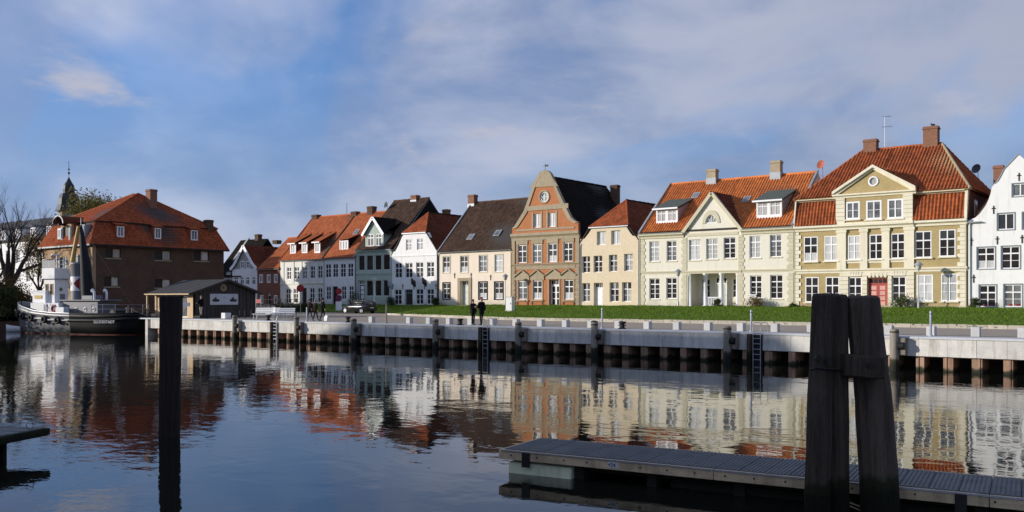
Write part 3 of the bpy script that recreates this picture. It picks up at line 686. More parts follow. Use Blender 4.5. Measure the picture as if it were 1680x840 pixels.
# --- white gable house at the right edge
def house_A():
    xl = fx(1588) + .03; xc = fx(1671); xr = 2 * xc - xl; r = house('gable_house', xl, xr, 'tall white gable house at the right edge with curved gable and grey window frames')
    pts = [(1588, 362), (1593, 360), (1600, 357), (1607, 351), (1613, 343), (1618, 336), (1622, 327), (1625, 318), (1627, 308), (1631, 302), (1637, 297), (1642, 288), (1647, 278), (1671, 253)]
    L_ = [(fx(p), fz(q, fx(p))) for p, q in pts]; Rr = [(2 * xc - x, z) for x, z in L_[::-1][1:]]
    ol = [(xl, BASE)] + [(max(x, xl), z) for x, z in L_] + [(min(x, xr), z) for x, z in Rr] + [(xr, BASE)]; ol = ol[::-1]
    ws = W((1606.7, 1634.3, 467.7, 503.5), (1647.3, 1676.7, 466.7, 503.5), (1603.3, 1632.3, 405.7, 441), (1643.3, 1673.3, 404, 440.7), (1636.7, 1664.3, 350, 376.7), (1661, 1687, 301, 321.7))
    mir = [(2 * xc - q[1] + .0, 2 * xc - q[0], q[2], q[3]) for q in (ws[0], ws[2], ws[4])]
    allw = ws + mir; front(r, ol, allw, YH, 'plaster_white')
    for i, q in enumerate(allw):
        window(r, q, YH, 2, 2 if i in (0, 1, 2, 3) else 1, .33 if i in (0, 1, 6) else (None if i in (4, 5, 8) else .30), frame='white_paint', rec=.05, pane=[None, 'glass_mid', 'half', 'glass_dark', 'glass_dark', 'glass_mid'][i] if i < 6 else None)
        b = MB(); x0, x1, z0, z1 = q
        for a in ((x0 - .07, x0, z0 - .07, z1 + .07), (x1, x1 + .07, z0 - .07, z1 + .07), (x0, x1, z0 - .07, z0), (x0, x1, z1, z1 + .07)): b.box(a[0], a[1], YH - .03, YH + .05, a[2], a[3])
        b.build('window_surround', 'grey_paint', r)
    ze = L_[0][1] - .3; body(r, xl, xr, YH, .34, 12, BASE, ze, 'plaster_white')
    zr = L_[-1][1] - .25; bd = MB(); yb = YH + 12
    for (xa, nm) in ((xl, 0), (xr, 1)):
        poly = [(xa, YH + .35, ze), (xc, YH + .35, zr), (xc, yb, zr), (xa, yb, ze)]
        tiled('roof', poly, 'tile_red', r); deck(bd, poly)
    bd.prism([(xl + .3, yb - .3, ze), (xr - .3, yb - .3, ze), (xc, yb - .3, zr)], (0, .29, 0)); bd.build('roof_boarding', 'wood_dark', r)
    verge(r, [(x, YH + .17, z + .03) for x, z in L_[9:]] , .46, .06, 'lead', 'coping')
    for px, py in ((1671.7, 290), (1630, 344), (1593.5, 396), (1636, 394), (1676.7, 392), (1597.3, 457)): anchor(r, fx(px), YH, fz(py, fx(px)))
    x = fx(1639, YH + 4); chimney(r, x, YH + 4, .7, .7, 11.0, fz(272, x, YH + 4))
    downpipe(r, xl + .14, YH, ze + .2)
    MB().box(xl + .02, xl + .9, YH - .30, YH - .02, ze + .12, ze + .2).build('gutter_end', 'zinc', r)
    # red flower boxes behind the ground-floor panes
    for q in ws[:2]:
        for k in range(2): x = q[0] + (q[1] - q[0]) * (.35 + .4 * k); MB().ellipsoid((x, YH + .03, q[2] + .15), (.16, .03, .08), 8, 5).build('flower_box', 'lamp_red', r)
house_A()

# --- big ochre brick house with the pediment
def house_B():
    x0, x1 = fx(1303) + .04, fx(1588) - .03; r = house('pediment_house', x0, x1, 'large ochre brick house with cream pediment, pantile mansard roof and red door')
    g = W((1321.4, 1343.2, 454.7, 495.7), (1354.8, 1377, 454.3, 494.7), (1392.8, 1413.9, 454.7, 495.7), (1464, 1486.4, 453.6, 494.7), (1504, 1530.7, 450.7, 494), (1544.3, 1571, 449, 494))
    f = W((1319, 1341.6, 388.5, 429), (1352.8, 1376, 387, 428), (1391.2, 1413, 386.4, 426), (1426.6, 1448.5, 384.8, 425.3), (1462, 1484.7, 383, 424), (1501.7, 1528.3, 379.3, 422.7), (1541, 1567.7, 376.7, 420.7))
    dr = wrect(1424, 1456, 456, 505); dr = (dr[0], dr[1], ZG + .12, dr[3])
    zc0, zc1 = 9.08, 9.52; xa, xb = fx(1373), fx(1498); xa2, xb2 = fx(1378), fx(1500)
    front(r, [(x0, BASE), (x1, BASE), (x1, zc0), (x0, zc0)], g + f + [dr], YH, 'brick_mustard')
    for i, q in enumerate(g): window(r, q, YH, 2, 2, .34, rec=-.01 if i not in (2, 3) else .02, sill='plaster_cream_b' if i not in (2, 3) else None, pane=[None, 'glass_dark', 'glass_dark', 'glass_dark', 'glass_lace', 'glass_curtain'][i])
    for i, q in enumerate(f): window(r, q, YH, 2, 2, .34, rec=-.01, sill='plaster_cream_b', pane=['half', 'glass_lace', 'glass_lace', 'glass_dark', 'glass_dark', 'glass_dark', 'glass_dark'][i])
    # rusticated cream ground floor of the middle bay, course by course
    zb0, zb1 = fz(447, fx(1440)), fz(440, fx(1440))
    zz = BASE + .1; hs = []; ops = [g[2], g[3], (dr[0] - .02, dr[1] + .02, BASE, dr[3] + .02)]
    k = 0
    while zz < zb0 - .1:
        z1 = min(zz + .36, zb0); cuts = sorted([(o[0] - .04, o[1] + .04) for o in ops if o[2] < z1 - .02 and o[3] > zz + .02]); xs_ = [xa2] + [c for o in cuts for c in o] + [xb2]
        for a, c in zip(xs_[::2], xs_[1::2]): MB().box(a, c, YH - .10, YH + .002, zz + .012, z1 - .012).build('rusticated_course', 'plaster_cream_b', r)
        zz = z1; k += 1
    cornice(r, x0, x1, YH, zb0, zb1, .16, 'plaster_cream_b', 'belt_course')
    # lintel voussoirs
    for q in (g[2], g[3], dr):
        for j in range(5):
            xm = q[0] + (q[1] - q[0]) * (j + .5) / 5; MB().prism([(xm - .10, YH - .10, q[3] + .06), (xm + .10, YH - .10, q[3] + .06), (xm + .13, YH - .10, q[3] + .42), (xm - .13, YH - .10, q[3] + .42)], (0, -.03, 0)).build('voussoir', 'plaster_cream_b', r)
    door(r, dr, YH, 'door_red', .18, 4, 2, 'door_red', .16, 'door_pink'); 
    # pilasters of the first floor
    for px in (1381, 1417.5, 1453.5, 1492):
        x = fx(px); w_ = .30 if px not in (1381, 1492) else .38
        MB().box(x - w_, x + w_, YH - .14, YH + .003, zb1 + .003, zc0 - .25).build('pilaster', 'plaster_cream_b', r); MB().box(x - w_ - .06, x + w_ + .06, YH - .19, YH + .003, zc0 - .248, zc0 - .003).build('capital', 'plaster_cream_b', r)
    for q in f[2:5]: MB().box(q[0] - .1, q[1] + .1, YH - .05, YH + .002, q[2] - .30, q[2] - .12).build('apron', 'plaster_cream_b', r)
    for s, px in ((1, 0), (-1, 1)): quoins(r, x0 + .04 if s > 0 else x1 - .16, YH, BASE + .2, zb0 - .02, .55, .36, .33, .07, 'plaster_cream_b', s); quoins(r, x0 + .04 if s > 0 else x1 - .16, YH, zb1 + .02, zc0 - .02, .55, .36, .33, .07, 'plaster_cream_b', s)
    MB().box(x0, x1, YH - .06, YH + .002, BASE, ZG + .28).build('plinth', 'sandstone', r)
    cornice(r, x0, xa - .1, YH, zc0, zc1, .38, 'plaster_cream_b'); cornice(r, xb + .1, x1, YH, zc0, zc1, .38, 'plaster_cream_b'); cornice(r, xa - .098, xb + .098, YH - .12, zc0, zc1, .34, 'plaster_cream_b')
    # attic storey
    yA = YH - .12; att = W((1388.8, 1411.4, 331, 360), (1421.7, 1447, 329, 360), (1456.7, 1482.4, 326.4, 358.6)); ze = 12.05; za0 = zc1 + .004
    front(r, [(xa, za0), (xb, za0), (xb, ze - .32), (xa, ze - .32)], att, yA, 'brick_mustard', name='attic_wall')
    for q in att: window(r, q, yA, 2, 2, None, fw=.13, mw=.10, rec=-.01, pane='glass_mid', sill='plaster_cream_b')
    for a, c in ((xa - .02, xa + .72), (xb - .72, xb + .02)):
        z = za0
        while z < ze - .34: z1 = min(z + .34, ze - .32); MB().box(a, c, yA - .10, yA + .002, z + .012, z1 - .010).build('rusticated_course', 'plaster_cream_b', r); z = z1
    MB().box(xa + .73, xb - .73, yA - .08, yA + .002, za0, za0 + .14).build('attic_plinth', 'plaster_cream_b', r)
    cornice(r, xa - .28, xb + .28, yA, ze - .318, ze, .30, 'plaster_cream_b', 'entablature')
    xm = (xa + xb) / 2; za = fz(277.6, xm, yA) + .1; hw = xb + .28 - xm
    ty = ze + .004; tri = [(xm - hw + .1, ty), (xm + hw - .1, ty), (xm, za - .16)]
    rc = (xm, fz(297.5, xm, yA)); circ = [(rc[0] + .32 * cos(2 * pi * k / 16), rc[1] + .36 * sin(2 * pi * k / 16)) for k in range(16)]
    front(r, tri, [], yA, 'brick_mustard', .3, (circ,), 'tympanum')
    o = MB().torus((rc[0], yA - .01, rc[1]), (0, 1, 0), .36, .08, 20, 6).build('round_window', 'white_paint', r); MB().tube([(rc[0], yA + .06, rc[1]), (rc[0], yA + .09, rc[1])], .34, 16).build('pane', 'glass_curtain', o)
    for s in (-1, 1):
        p, q = Vector((xm + s * hw, yA, ze + .02)), Vector((xm, yA, za + .02)); d = q - p; n = Vector((-d.z, 0, d.x)).normalized() * (1 if s < 0 else -1)
        if n.z < 0: n = -n
        b = MB().prism([p - Vector((0, .34, 0)), q - Vector((0, .34, 0)), q + n * .0 + Vector((0, -.34, .24)), p + Vector((0, -.34, .24))], (0, .36, 0)).prism([p - Vector((0, .16, .14)) + Vector((-s * .2, 0, 0)), q - Vector((0, .16, .16)), q - Vector((0, .16, .003)), p - Vector((0, .16, .003))], (0, .18, 0))
        fixn(b.build('raking_cornice', 'plaster_cream_b', r))
    # roofs
    yr, zr = YH + 6.0, 16.5; xl_, xr_ = -25.85, -19.25; yb = YH + 12; zu = 11.8; bd = MB()
    for a, c in ((x0 + .1, xa - .03), (xb + .03, x1 - .22)):
        p = [(a, YH - .22, zc1 + .02), (c, YH - .22, zc1 + .02), (c, YH + .50, zu - .12), (a, YH + .50, zu - .12)]
        tiled('mansard_slope', p, 'tile_red', r, col=.27, amp=.09, step=.03); deck(bd, p); cornice(r, a - .05, c, YH + .42, zu - .14, zu + .05, .42, 'plaster_cream_b', 'upper_cornice')
    MB().prism([(x1 - .20, YH - .30, zc1 + .02), (x1 - .20, YH - .02, zc1 + .02), (x1 - .20, YH + .7, zu), (x1 - .20, YH + .15, zu)], (.2, 0, 0)).build('verge_trim', 'plaster_cream_b', r)
    MB().prism([(x0 - .02, YH - .30, zc1 + .02), (x0 - .02, YH - .02, zc1 + .02), (x0 - .02, YH + .7, zu), (x0 - .02, YH + .15, zu)], (.11, 0, 0)).build('verge_trim', 'plaster_cream_b', r)
    e = .25; E = [(x0 - .05, YH - .02, zu + .06), (x1 + .2, YH - .02, zu + .06), (x1 + .2, yb + .2, zu + .06), (x0 - .05, yb + .2, zu + .06)]; A_, B_ = (xl_, yr, zr), (xr_, yr, zr)
    # front slope: left, right of the pediment and above it (three convex pieces)
    sl_ = (zr - zu - .06) / (yr - YH + .02); zped = ze + .25; yped = YH - .02 + (zped - zu - .06) / sl_; ytop = YH - .02 + (za + .3 - zu - .06) / sl_
    P3 = lambda x, y: (x, y, zu + .06 + (y - YH + .02) * sl_)
    tiled('roof', [E[0], P3(xa - .05, YH - .02), P3(xm - .05, ytop), P3(xm - .05, yr), A_], 'tile_red', r, col=.27, amp=.09, step=.03)
    tiled('roof', [P3(xb + .05, YH - .02), E[1], B_, P3(xm - .05, yr), P3(xm - .05, ytop)], 'tile_red', r, col=.27, amp=.09, step=.03)
    tiled('roof', [E[1], E[2], B_], 'tile_red', r, col=.27, amp=.09, step=.03); tiled('roof', [E[3], E[0], A_], 'tile_red', r, col=.27, amp=.09, step=.03)
    for p in ([E[0], E[1], B_, A_], [E[1], E[2], B_], [E[3], E[0], A_], [E[2], E[3], A_, B_]): deck(bd, p, .06)
    yE = YH + 2.95
    for s in (-1, 1):
        p = [(xm + s * (hw + .02), yA - .30, ze + .20), (xm, yA - .30, za + .22), (xm, yE, za + .22), (xm + s * (hw + .02), YH + .70, ze + .20)]
        tiled('pediment_roof', p, 'tile_red', r); deck(bd, p, .05)
    bd.box(xa + .02, xa + .3, yA + .35, YH + 2.2, za0, ze - .1).box(xb - .3, xb - .02, yA + .35, YH + 2.2, za0, ze - .1); bd.build('roof_boarding', 'brick_mustard', r)
    ridgecap(r, A_, B_, 'tile_red', .15); ridgecap(r, E[1], B_, 'sandstone', .13); ridgecap(r, E[0], A_, 'tile_red', .13)
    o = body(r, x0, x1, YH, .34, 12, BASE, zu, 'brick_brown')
    q = (0, 0, 0, 0); yw = YH + 2.4; wv = MB().box(x1 - .02, x1 + .05, yw, yw + .9, 9.6, 11.2).build('side_window', 'white_paint', r); MB().box(x1 + .045, x1 + .06, yw + .1, yw + .8, 9.7, 11.1).build('pane', 'glass_dark', wv)
    cx = fx(1429, yr); chimney(r, cx, yr, 1.1, .8, 15.6, fz(229, cx, yr)); cx = fx(1528, yr); chimney(r, cx, yr, 1.15, .8, 15.6, fz(208, cx, yr))
    bx = fx(1531, yr); b = MB().ellipsoid((bx, yr, fz(205, bx, yr)), (.17, .09, .10), 8, 6).ellipsoid((bx - .15, yr, fz(203, bx, yr)), (.07, .06, .06), 8, 6)
    b.build('bird', 'rubber', label='small black bird sitting on the ochre house chimney', cat='bird')
    ax = fx(1452, yr); zt = fz(190, ax, yr); b = MB().tube([(ax, yr, 16.2), (ax, yr, zt)], .03, 6)
    for dz, wd in ((.05, .5), (.95, .6)):
        b.tube([(ax - wd * .4, yr, zt - dz), (ax + wd, yr, zt - dz - .08)], .02, 5)
        for k in range(5): xx = ax - wd * .3 + k * wd * .3; b.tube([(xx, yr - .25, zt - dz), (xx, yr + .25, zt - dz)], .014, 4)
    b.build('aerial', 'steel', r)
    dx = x1 - 1.3; dy = fy(1604, dx); dz = fz(278, dx, dy); dish(r, (dx, dy, dz), .42, 'dish_grey')
    downpipe(r, x1 - .10, YH, zc0 + .1, mt_='trim_ochre'); downpipe(r, x0 + .02, YH, zc0 + .1, mt_='trim_ochre')
def dish(root, c, R_, mt_):
    c = Vector(c); d = Vector((-.35, -.9, .25)).normalized(); u = d.cross(Vector((0, 0, 1))).normalized(); v = u.cross(d); rings = []
    for k in range(5):
        rr = R_ * (k + .02) / 4; rings.append([c + d * (.12 * (rr / R_) ** 2 * 2) + (u * cos(2 * pi * i / 16) + v * sin(2 * pi * i / 16)) * rr for i in range(16)])
    b = MB().loft(rings, True, False); b.tube([c, c + d * .4], .02, 5); b.tube([c - d * .02, c - d * .1 - Vector((0, 0, 1.3))], .025, 5); b.build('satellite_dish', mt_, root)
house_B()

# --- cream house with the porch
def house_C():
    x0, x1 = fx(1049) + .03, fx(1303) - .01; r = house('porch_house', x0, x1, 'wide cream house with columned porch, triangular gable and two white dormers')
    f = W((1065.3, 1081.5, 396, 429), (1093.6, 1109.8, 395, 428), (1130, 1149.3, 393, 427), (1158.4, 1177.6, 391.5, 425.3), (1187.2, 1206.4, 389.5, 424), (1229.5, 1247.9, 387, 423), (1263, 1282, 385, 421.4))
    g = W((1065.3, 1082, 456.7, 490.7), (1093, 1110, 455.7, 490), (1230.4, 1249.5, 452, 489), (1263.4, 1284, 451, 490))
    pz = wrect(1129, 1211, 448, 503); po = (pz[0], pz[1], ZG - .05, pz[3]); zc0, zc1 = 9.08, 9.55; zu = zc1 + .1
    c_ = .35; pol = [(po[0], po[2]), (po[1], po[2]), (po[1], po[3] - c_)] + [(po[1] - c_ + c_ * cos(a), po[3] - c_ + c_ * sin(a)) for a in (pi / 8, pi / 4, 3 * pi / 8)] + [(po[1] - c_, po[3]), (po[0] + c_, po[3])] + [(po[0] + c_ - c_ * sin(a), po[3] - c_ + c_ * cos(a)) for a in (pi / 8, pi / 4, 3 * pi / 8)] + [(po[0], po[3] - c_)]
    front(r, [(x0, BASE), (x1, BASE), (x1, zc0), (x0, zc0)], f + g, YH, 'plaster_cream', .34, (pol,))
    for i, q in enumerate(f): window(r, q, YH, 2, 3, .27, rec=.12, sill='trim_ochre', pane=['glass_curtain', None, 'glass_lace', 'glass_curtain', None, None, 'glass_mid'][i], fw=.07, mw=.08)
    for i, q in enumerate(g): window(r, q, YH, 2, 3, .27, rec=.12, sill='trim_ochre', pane='glass_dark', fw=.07, mw=.08)
    # porch
    d = 1.7; b = MB(); t = .02
    b.box(po[0] - .2, po[0], YH + .342, YH + d, BASE, po[3]).box(po[1], po[1] + .2, YH + .342, YH + d, BASE, po[3]).box(po[0] - .2, po[1] + .2, YH + .342, YH + d + .2, po[3], po[3] + .2); b.build('porch_wall', 'plaster_cream', r)
    xm = (po[0] + po[1]) / 2
    dw = (xm - .55, xm + .6, ZG + .1, po[3] - .35); wr_ = (xm + 1.15, xm + 2.1, ZG + .9, po[3] - .5); wl = (xm - 2.0, xm - 1.1, ZG + .9, po[3] - .5)
    front(r, [(po[0], BASE), (po[1], BASE), (po[1], po[3]), (po[0], po[3])], [dw, wr_, wl], YH + d, 'plaster_cream', .25, name='porch_back_wall')
    window(r, wr_, YH + d, 2, 2, .3, pane='glass_dark'); window(r, wl, YH + d, 2, 2, .3, pane='glass_dark'); door(r, dw, YH + d, 'door_pale', .2, 3, 1, rec=.08)
    MB().box(po[0], po[1], YH - .2, YH + d, BASE, ZG + .04).build('porch_floor', 'sandstone', r)
    cols_ = [fx(1156), fx(1182.5)]
    for x in cols_ + [po[0] + .16, po[1] - .16]:
        big_ = x in cols_; rr = .20 if big_ else .12
        o = MB().lathe((x, YH + .17, 0), [(rr * 1.35, ZG + .04), (rr * 1.35, ZG + .16), (rr, ZG + .22), (rr, ZG + 1.2), (rr * .84, po[3] - .22), (rr * 1.2, po[3] - .16), (rr * 1.3, po[3] - .003)], 16).build('column', 'white_paint', r)
    xa_, xb_ = cols_[0] + .22, cols_[1] - .22; b = MB().box(xa_, xb_, YH + .12, YH + .2, ZG + .88, ZG + .96).box(xa_, xb_, YH + .13, YH + .19, ZG + .14, ZG + .2); rl = b.build('railing', 'white_paint', r)
    nb = 7
    for k in range(nb): x = xa_ + (xb_ - xa_) * (k + .5) / nb; MB().box(x - .03, x + .03, YH + .14, YH + .18, ZG + .2, ZG + .88).build('baluster', 'white_paint', rl)
    # trim
    zb0, zb1 = fz(452, fx(1170)) + .22, fz(452, fx(1170)) + .50
    for a, c in ((x0, fx(1125)), (fx(1217), x1)): cornice(r, a, c, YH, zb0, zb1, .08, 'trim_ochre', 'belt_course')
    cornice(r, fx(1125) + .004, fx(1217) - .004, YH - .03, zb0 - .02, zb1 - .02, .09, 'trim_ochre', 'belt_course')
    for x, s in ((x0 + .05, 1), (fx(1127), -1), (fx(1211) + .02, 1), (x1 - .05, -1)): quoins(r, x, YH, BASE + .2, zb0 - .02, .60, .46, .32, .05, 'trim_ochre', s); quoins(r, x, YH, zb1 + .02, zc0 - .02, .60, .46, .32, .05, 'trim_ochre', s)
    xm, hw, za = (fx(1123) + fx(1216)) / 2, (fx(1216) - fx(1123)) / 2, fz(318, fx(1164)) + .02
    cornice(r, x0, xm - hw - .05, YH, zc0, zc1, .36, 'trim_ochre'); cornice(r, xm + hw + .05, x1, YH, zc0, zc1, .36, 'trim_ochre')
    # gable over the middle bay
    lun = wrect(1158, 1176, 353, 366); lc = ((lun[0] + lun[1]) / 2, lun[2]); lr = (lun[1] - lun[0]) / 2; LU = [(lc[0] + lr * cos(a), lc[1] + (lun[3] - lun[2]) * sin(a)) for a in [pi * k / 12 for k in range(13)]]
    tri = [(xm - hw, zc0 + .002), (xm + hw, zc0 + .002), (xm + hw, zc1), (xm, za - .12), (xm - hw, zc1)]; front(r, tri, [], YH, 'plaster_cream', .3, (LU,), 'gable_wall')
    MB().box(xm - hw + .3, xm + hw - .3, YH - .06, YH + .002, zc0 + .05, zc0 + .32).build('gable_string', 'trim_ochre', r)
    rb = MB(); o_ = [(lc[0] + lr * 1.05 * cos(a), lc[1] + (lun[3] - lun[2]) * 1.05 * sin(a)) for a in [pi * k / 12 for k in range(13)]]; o2 = [(lc[0] + lr * 1.6 * cos(a), lc[1] - .02 + (lun[3] - lun[2] + .25) * 1.25 * sin(a)) for a in [pi * k / 12 for k in range(13)]]
    for k in range(12): rb.prism([(o_[k][0], YH, o_[k][1]), (o2[k][0], YH, o2[k][1]), (o2[k + 1][0], YH, o2[k + 1][1]), (o_[k + 1][0], YH, o_[k + 1][1])], (0, -.07, 0))
    fixn(rb.build('arch_moulding', 'trim_ochre', r))
    lw = MB().tube([(q[0], YH + .08, q[1]) for q in LU], .045, 6).tube([(LU[0][0], YH + .08, LU[0][1] + .03), (LU[-1][0], YH + .08, LU[-1][1] + .03)], .05, 6)
    for a in (.25, .5, .75): lw.tube([(lc[0], YH + .08, lc[1]), (lc[0] + lr * cos(pi * a), YH + .08, lc[1] + (lun[3] - lun[2]) * sin(pi * a))], .025, 5)
    o = lw.build('lunette_window', 'white_paint', r); MB().prism([(q[0], YH + .12, q[1]) for q in LU], (0, .02, 0)).build('pane', 'glass_curtain', o)
    for s in (-1, 1): verge(r, [(xm + s * (hw + .10), YH - .10, zc1 - .06), (xm, YH - .10, za + .02)], .34, .30, 'trim_ochre', 'raking_cornice')
    # roofs
    yr, zr = YH + 6, 14.95; sl_ = (zr - zu) / 6.15; P3 = lambda x, y: (x, y, zu + (y - YH + .15) * sl_); bd = MB(); a0, a1 = x0 + .12, x1 - .1; yap = YH - .15 + (za + .12 - zu) / sl_
    tiled('roof', [P3(a0, YH - .15), P3(xm - hw - .1, YH - .15), P3(xm, yap), P3(xm, yr), P3(a0, yr)], 'tile_orange', r, col=.27, amp=.085, step=.02); tiled('roof', [P3(xm + hw + .1, YH - .15), P3(a1, YH - .15), P3(a1, yr), P3(xm, yr), P3(xm, yap)], 'tile_orange', r, col=.27, amp=.085, step=.02)
    for p in ([P3(a0, YH - .15), P3(a1, YH - .15), P3(a1, yr), P3(a0, yr)], [(a0, yr, zr), (a1, yr, zr), (a1, YH + 12.1, zu), (a0, YH + 12.1, zu)]): deck(bd, p, .05)
    for s in (-1, 1):
        p = [(xm + s * (hw + .12), YH - .22, zc1 + .10), (xm, YH - .22, za + .17), (xm, yap + .1, za + .17), (xm + s * (hw + .12), YH + .0, zc1 + .10)]
        tiled('gable_roof', p, 'tile_redbrown' if s > 0 else 'tile_orange', r); deck(bd, p, .05)  # slope turned from the sun takes the darker tile, shade painted in
    body(r, x0, x1, YH, .34, 12, BASE, zc1, 'plaster_cream', (yr, zr - .1)); bd.build('roof_boarding', 'wood_dark', r)
    ridgecap(r, (a0, yr, zr + .05), (a1, yr, zr + .05), 'tile_orange', .14)
    for x in (a0 - .02, a1 + .02): verge(r, [(x, YH - .3, zu + .02), (x, yr, zr + .16)], .2, .2, 'lead', 'verge_flashing')
    gutter(r, x0, xm - hw - .2, YH - .38, zc1 + .02); gutter(r, xm + hw + .2, x1 - .05, YH - .38, zc1 + .02)
    verge(r, [(xm + hw + .10, YH - .2, zu + .05), (xm + .02, yap, za + .2)], .12, .08, 'iron', 'valley')
    for (p0, p1, q0, q1) in ((1076.7, 1111.7, 343, 373), (1241, 1282.6, 330, 361)):
        yD = YH + .85; dx0, dx1 = fx(p0, yD), fx(p1, yD); xm_ = (dx0 + dx1) / 2; z0 = P3(0, yD)[2] - .05; z1 = fz(q0, xm_, yD)
        wl_ = [(dx0 + .12, xm_ - .10, z0 + .3, z1 - .12), (xm_ + .10, dx1 - .12, z0 + .3, z1 - .12)]
        dm = front(r, [(dx0, z0), (dx1, z0), (dx1, z1), (dx0, z1)], wl_, yD, 'white_paint', .12, name='dormer')
        for q in wl_: window(r, q, yD, 2, 1, .26, fw=.06, mw=.06, rec=.02, pane='glass_curtain', name='dormer_window')
        for a, c in ((dx0, dx0 + .1), (dx1 - .1, dx1)):
            yq = yD + 3.2; MB().prism([(a, yD + .13, z0), (a, yD + .13, z1), (a, yq, z1 + 1.08), (a, yq, P3(0, yq)[2])], (c - a, 0, 0)).build('dormer_cheek', 'lead', r)
        p = [(dx0 - .25, yD - .35, z1 - .02), (dx1 + .15, yD - .35, z1 - .02), (dx1 + .15, yD + 3.3, z1 + 1.24), (dx0 - .25, yD + 3.3, z1 + 1.24)]
        MB().prism(p, (0, 0, .10)).build('dormer_roof', 'felt_green', r); MB().box(dx0 - .26, dx1 + .16, yD - .37, yD - .352, z1 - .05, z1 + .1).build('fascia', 'white_paint', r)
    sl = atan(sl_)
    for px, py in ((1142, 313), (1225, 335)):
        y = YH + 4.2 if px == 1142 else YH + 3.2; x = fx(px, y); skylight(r, P3(x, y), .7, .9, sl)
    for px, py in ((1169, 278), (1274, 264)):
        x = fx(px, yr - .1); zt = fz(py, x, yr - .1); chimney(r, x, yr - .1, .95, .7, 14.3, zt, 'sandstone', 14.3 + .95); 
    dish(r, (fx(1349, yr - .2), yr - .2, fz(271, fx(1349, yr - .2), yr - .2)), .42, 'dish_red')
    downpipe(r, x0 + .05, YH, zc0 + .2, mt_='trim_ochre')
    MB().box(fx(1235) - .3, fx(1235) + .3, YH - .02, YH - .0, ZG + .9, ZG + 1.2).build('wall_plate', 'white_paint', r)
house_C()

def gable_front(name, label, px0, px1, outline, ws, drs, wall, roofm, zapex, yapex, zhip, hipw, ze, wkw, depth=13, dkw=None, sidem=None, rollx=0):
    """house whose ridge runs away from the street, half-hipped towards the front"""
    x0, x1 = fx(px0) + .02, fx(px1) - .02; r = house(name, x0, x1, label); xc = (x0 + x1) / 2
    ol = [(x0, BASE), (x1, BASE)] + [(min(x1, max(x0, fx(p))), fz(q, fx(p))) for p, q in outline]
    rs = W(*ws); ds = [(q[0], q[1], ZG + .08, q[3]) for q in W(*drs)]
    front(r, ol, rs + ds, YH, wall)
    for i, q in enumerate(rs): window(r, q, YH, **(wkw(i) if callable(wkw) else wkw))
    for q in ds: door(r, q, YH, **(dkw or dict(mt_='white_paint', leaves=1)))
    yb = YH + depth; bd = MB(); zh = zhip + .03; o_ = .12
    k = (zapex - ze) / ((x1 - x0) / 2 + o_); hx = (zapex - zh) / k
    for s in (-1, 1):
        xe = xc + s * ((x1 - x0) / 2 + o_); e1 = xc + s * hx
        p = [(xe, YH - .02, ze), (e1, YH - .10, zh), (xc, yapex, zapex), (xc, yb, zapex), (xe, yb, ze)]
        tiled('roof', p, roofm[1 if s > 0 else 0], r); deck(bd, p, .08)  # right slope has its own darker tile, with shade put into the colour
    p = [(xc - hx, YH - .12, zh - .02), (xc + hx, YH - .12, zh - .02), (xc, yapex, zapex)]; tiled('roof_hip', p, roofm[2], r); deck(bd, p, .08)
    bd.prism([(x0 + .3, yb - .3, ze), (x1 - .3, yb - .3, ze), (xc, yb - .3, zapex - .1)], (0, .29, 0)); bd.build('roof_boarding', 'wood_dark', r)
    body(r, x0, x1, YH, .34, depth, BASE, ze - .05, sidem or wall)
    ridgecap(r, (xc, yapex, zapex + .03), (xc, yb, zapex + .03), roofm[0], .12)
    for s in (-1, 1): ridgecap(r, (xc + s * hx, YH - .1, zh), (xc, yapex, zapex + .03), roofm[2], .10)
    MB().box(xc - hx, xc + hx, YH - .2, YH - .125, zh - .10, zh + .01).build('gutter', 'zinc', r)
    return r, x0, x1
# --- small yellow brick house
rD, dx0, dx1 = gable_front('yellow_house', 'small pale yellow brick house with half hipped red roof and white door', 951, 1048.5,
    [(1048.5, 388), (1037.6, 386.7), (1033, 381), (1029, 374), (1024.5, 370), (975.7, 372), (971, 374.8), (965, 384), (959, 391.4), (951, 392.6)],
    [(979, 993.6, 379.5, 402), (1002.6, 1018, 378, 401), (954.8, 968, 420.5, 447.4), (973.8, 988, 419.5, 446.7), (998.8, 1012.6, 418, 445.5), (1023.8, 1038.3, 416.4, 444.5), (954.8, 968, 464.5, 495), (1000, 1015, 463.3, 495), (1020.5, 1035.7, 463, 495)],
    [(974, 989, 464, 505)], 'brick_yellow', ('tile_black', 'tile_redbrown', 'tile_hip'), 13.4, YH + 3.4, 10.48, 2, 8.9,
    lambda i: dict(cols=2, rows=1 if i < 2 else 2, trans=None if i < 2 else .34, rec=.18, pane='glass_lace' if i < 2 else None, fw=.06, mw=.07), dkw=dict(mt_='white_paint', leaves=1, trans=.2, rec=.28))
downpipe(rD, dx0 + .1, YH, 8.9); downpipe(rD, dx1 - .02, YH, 8.9)
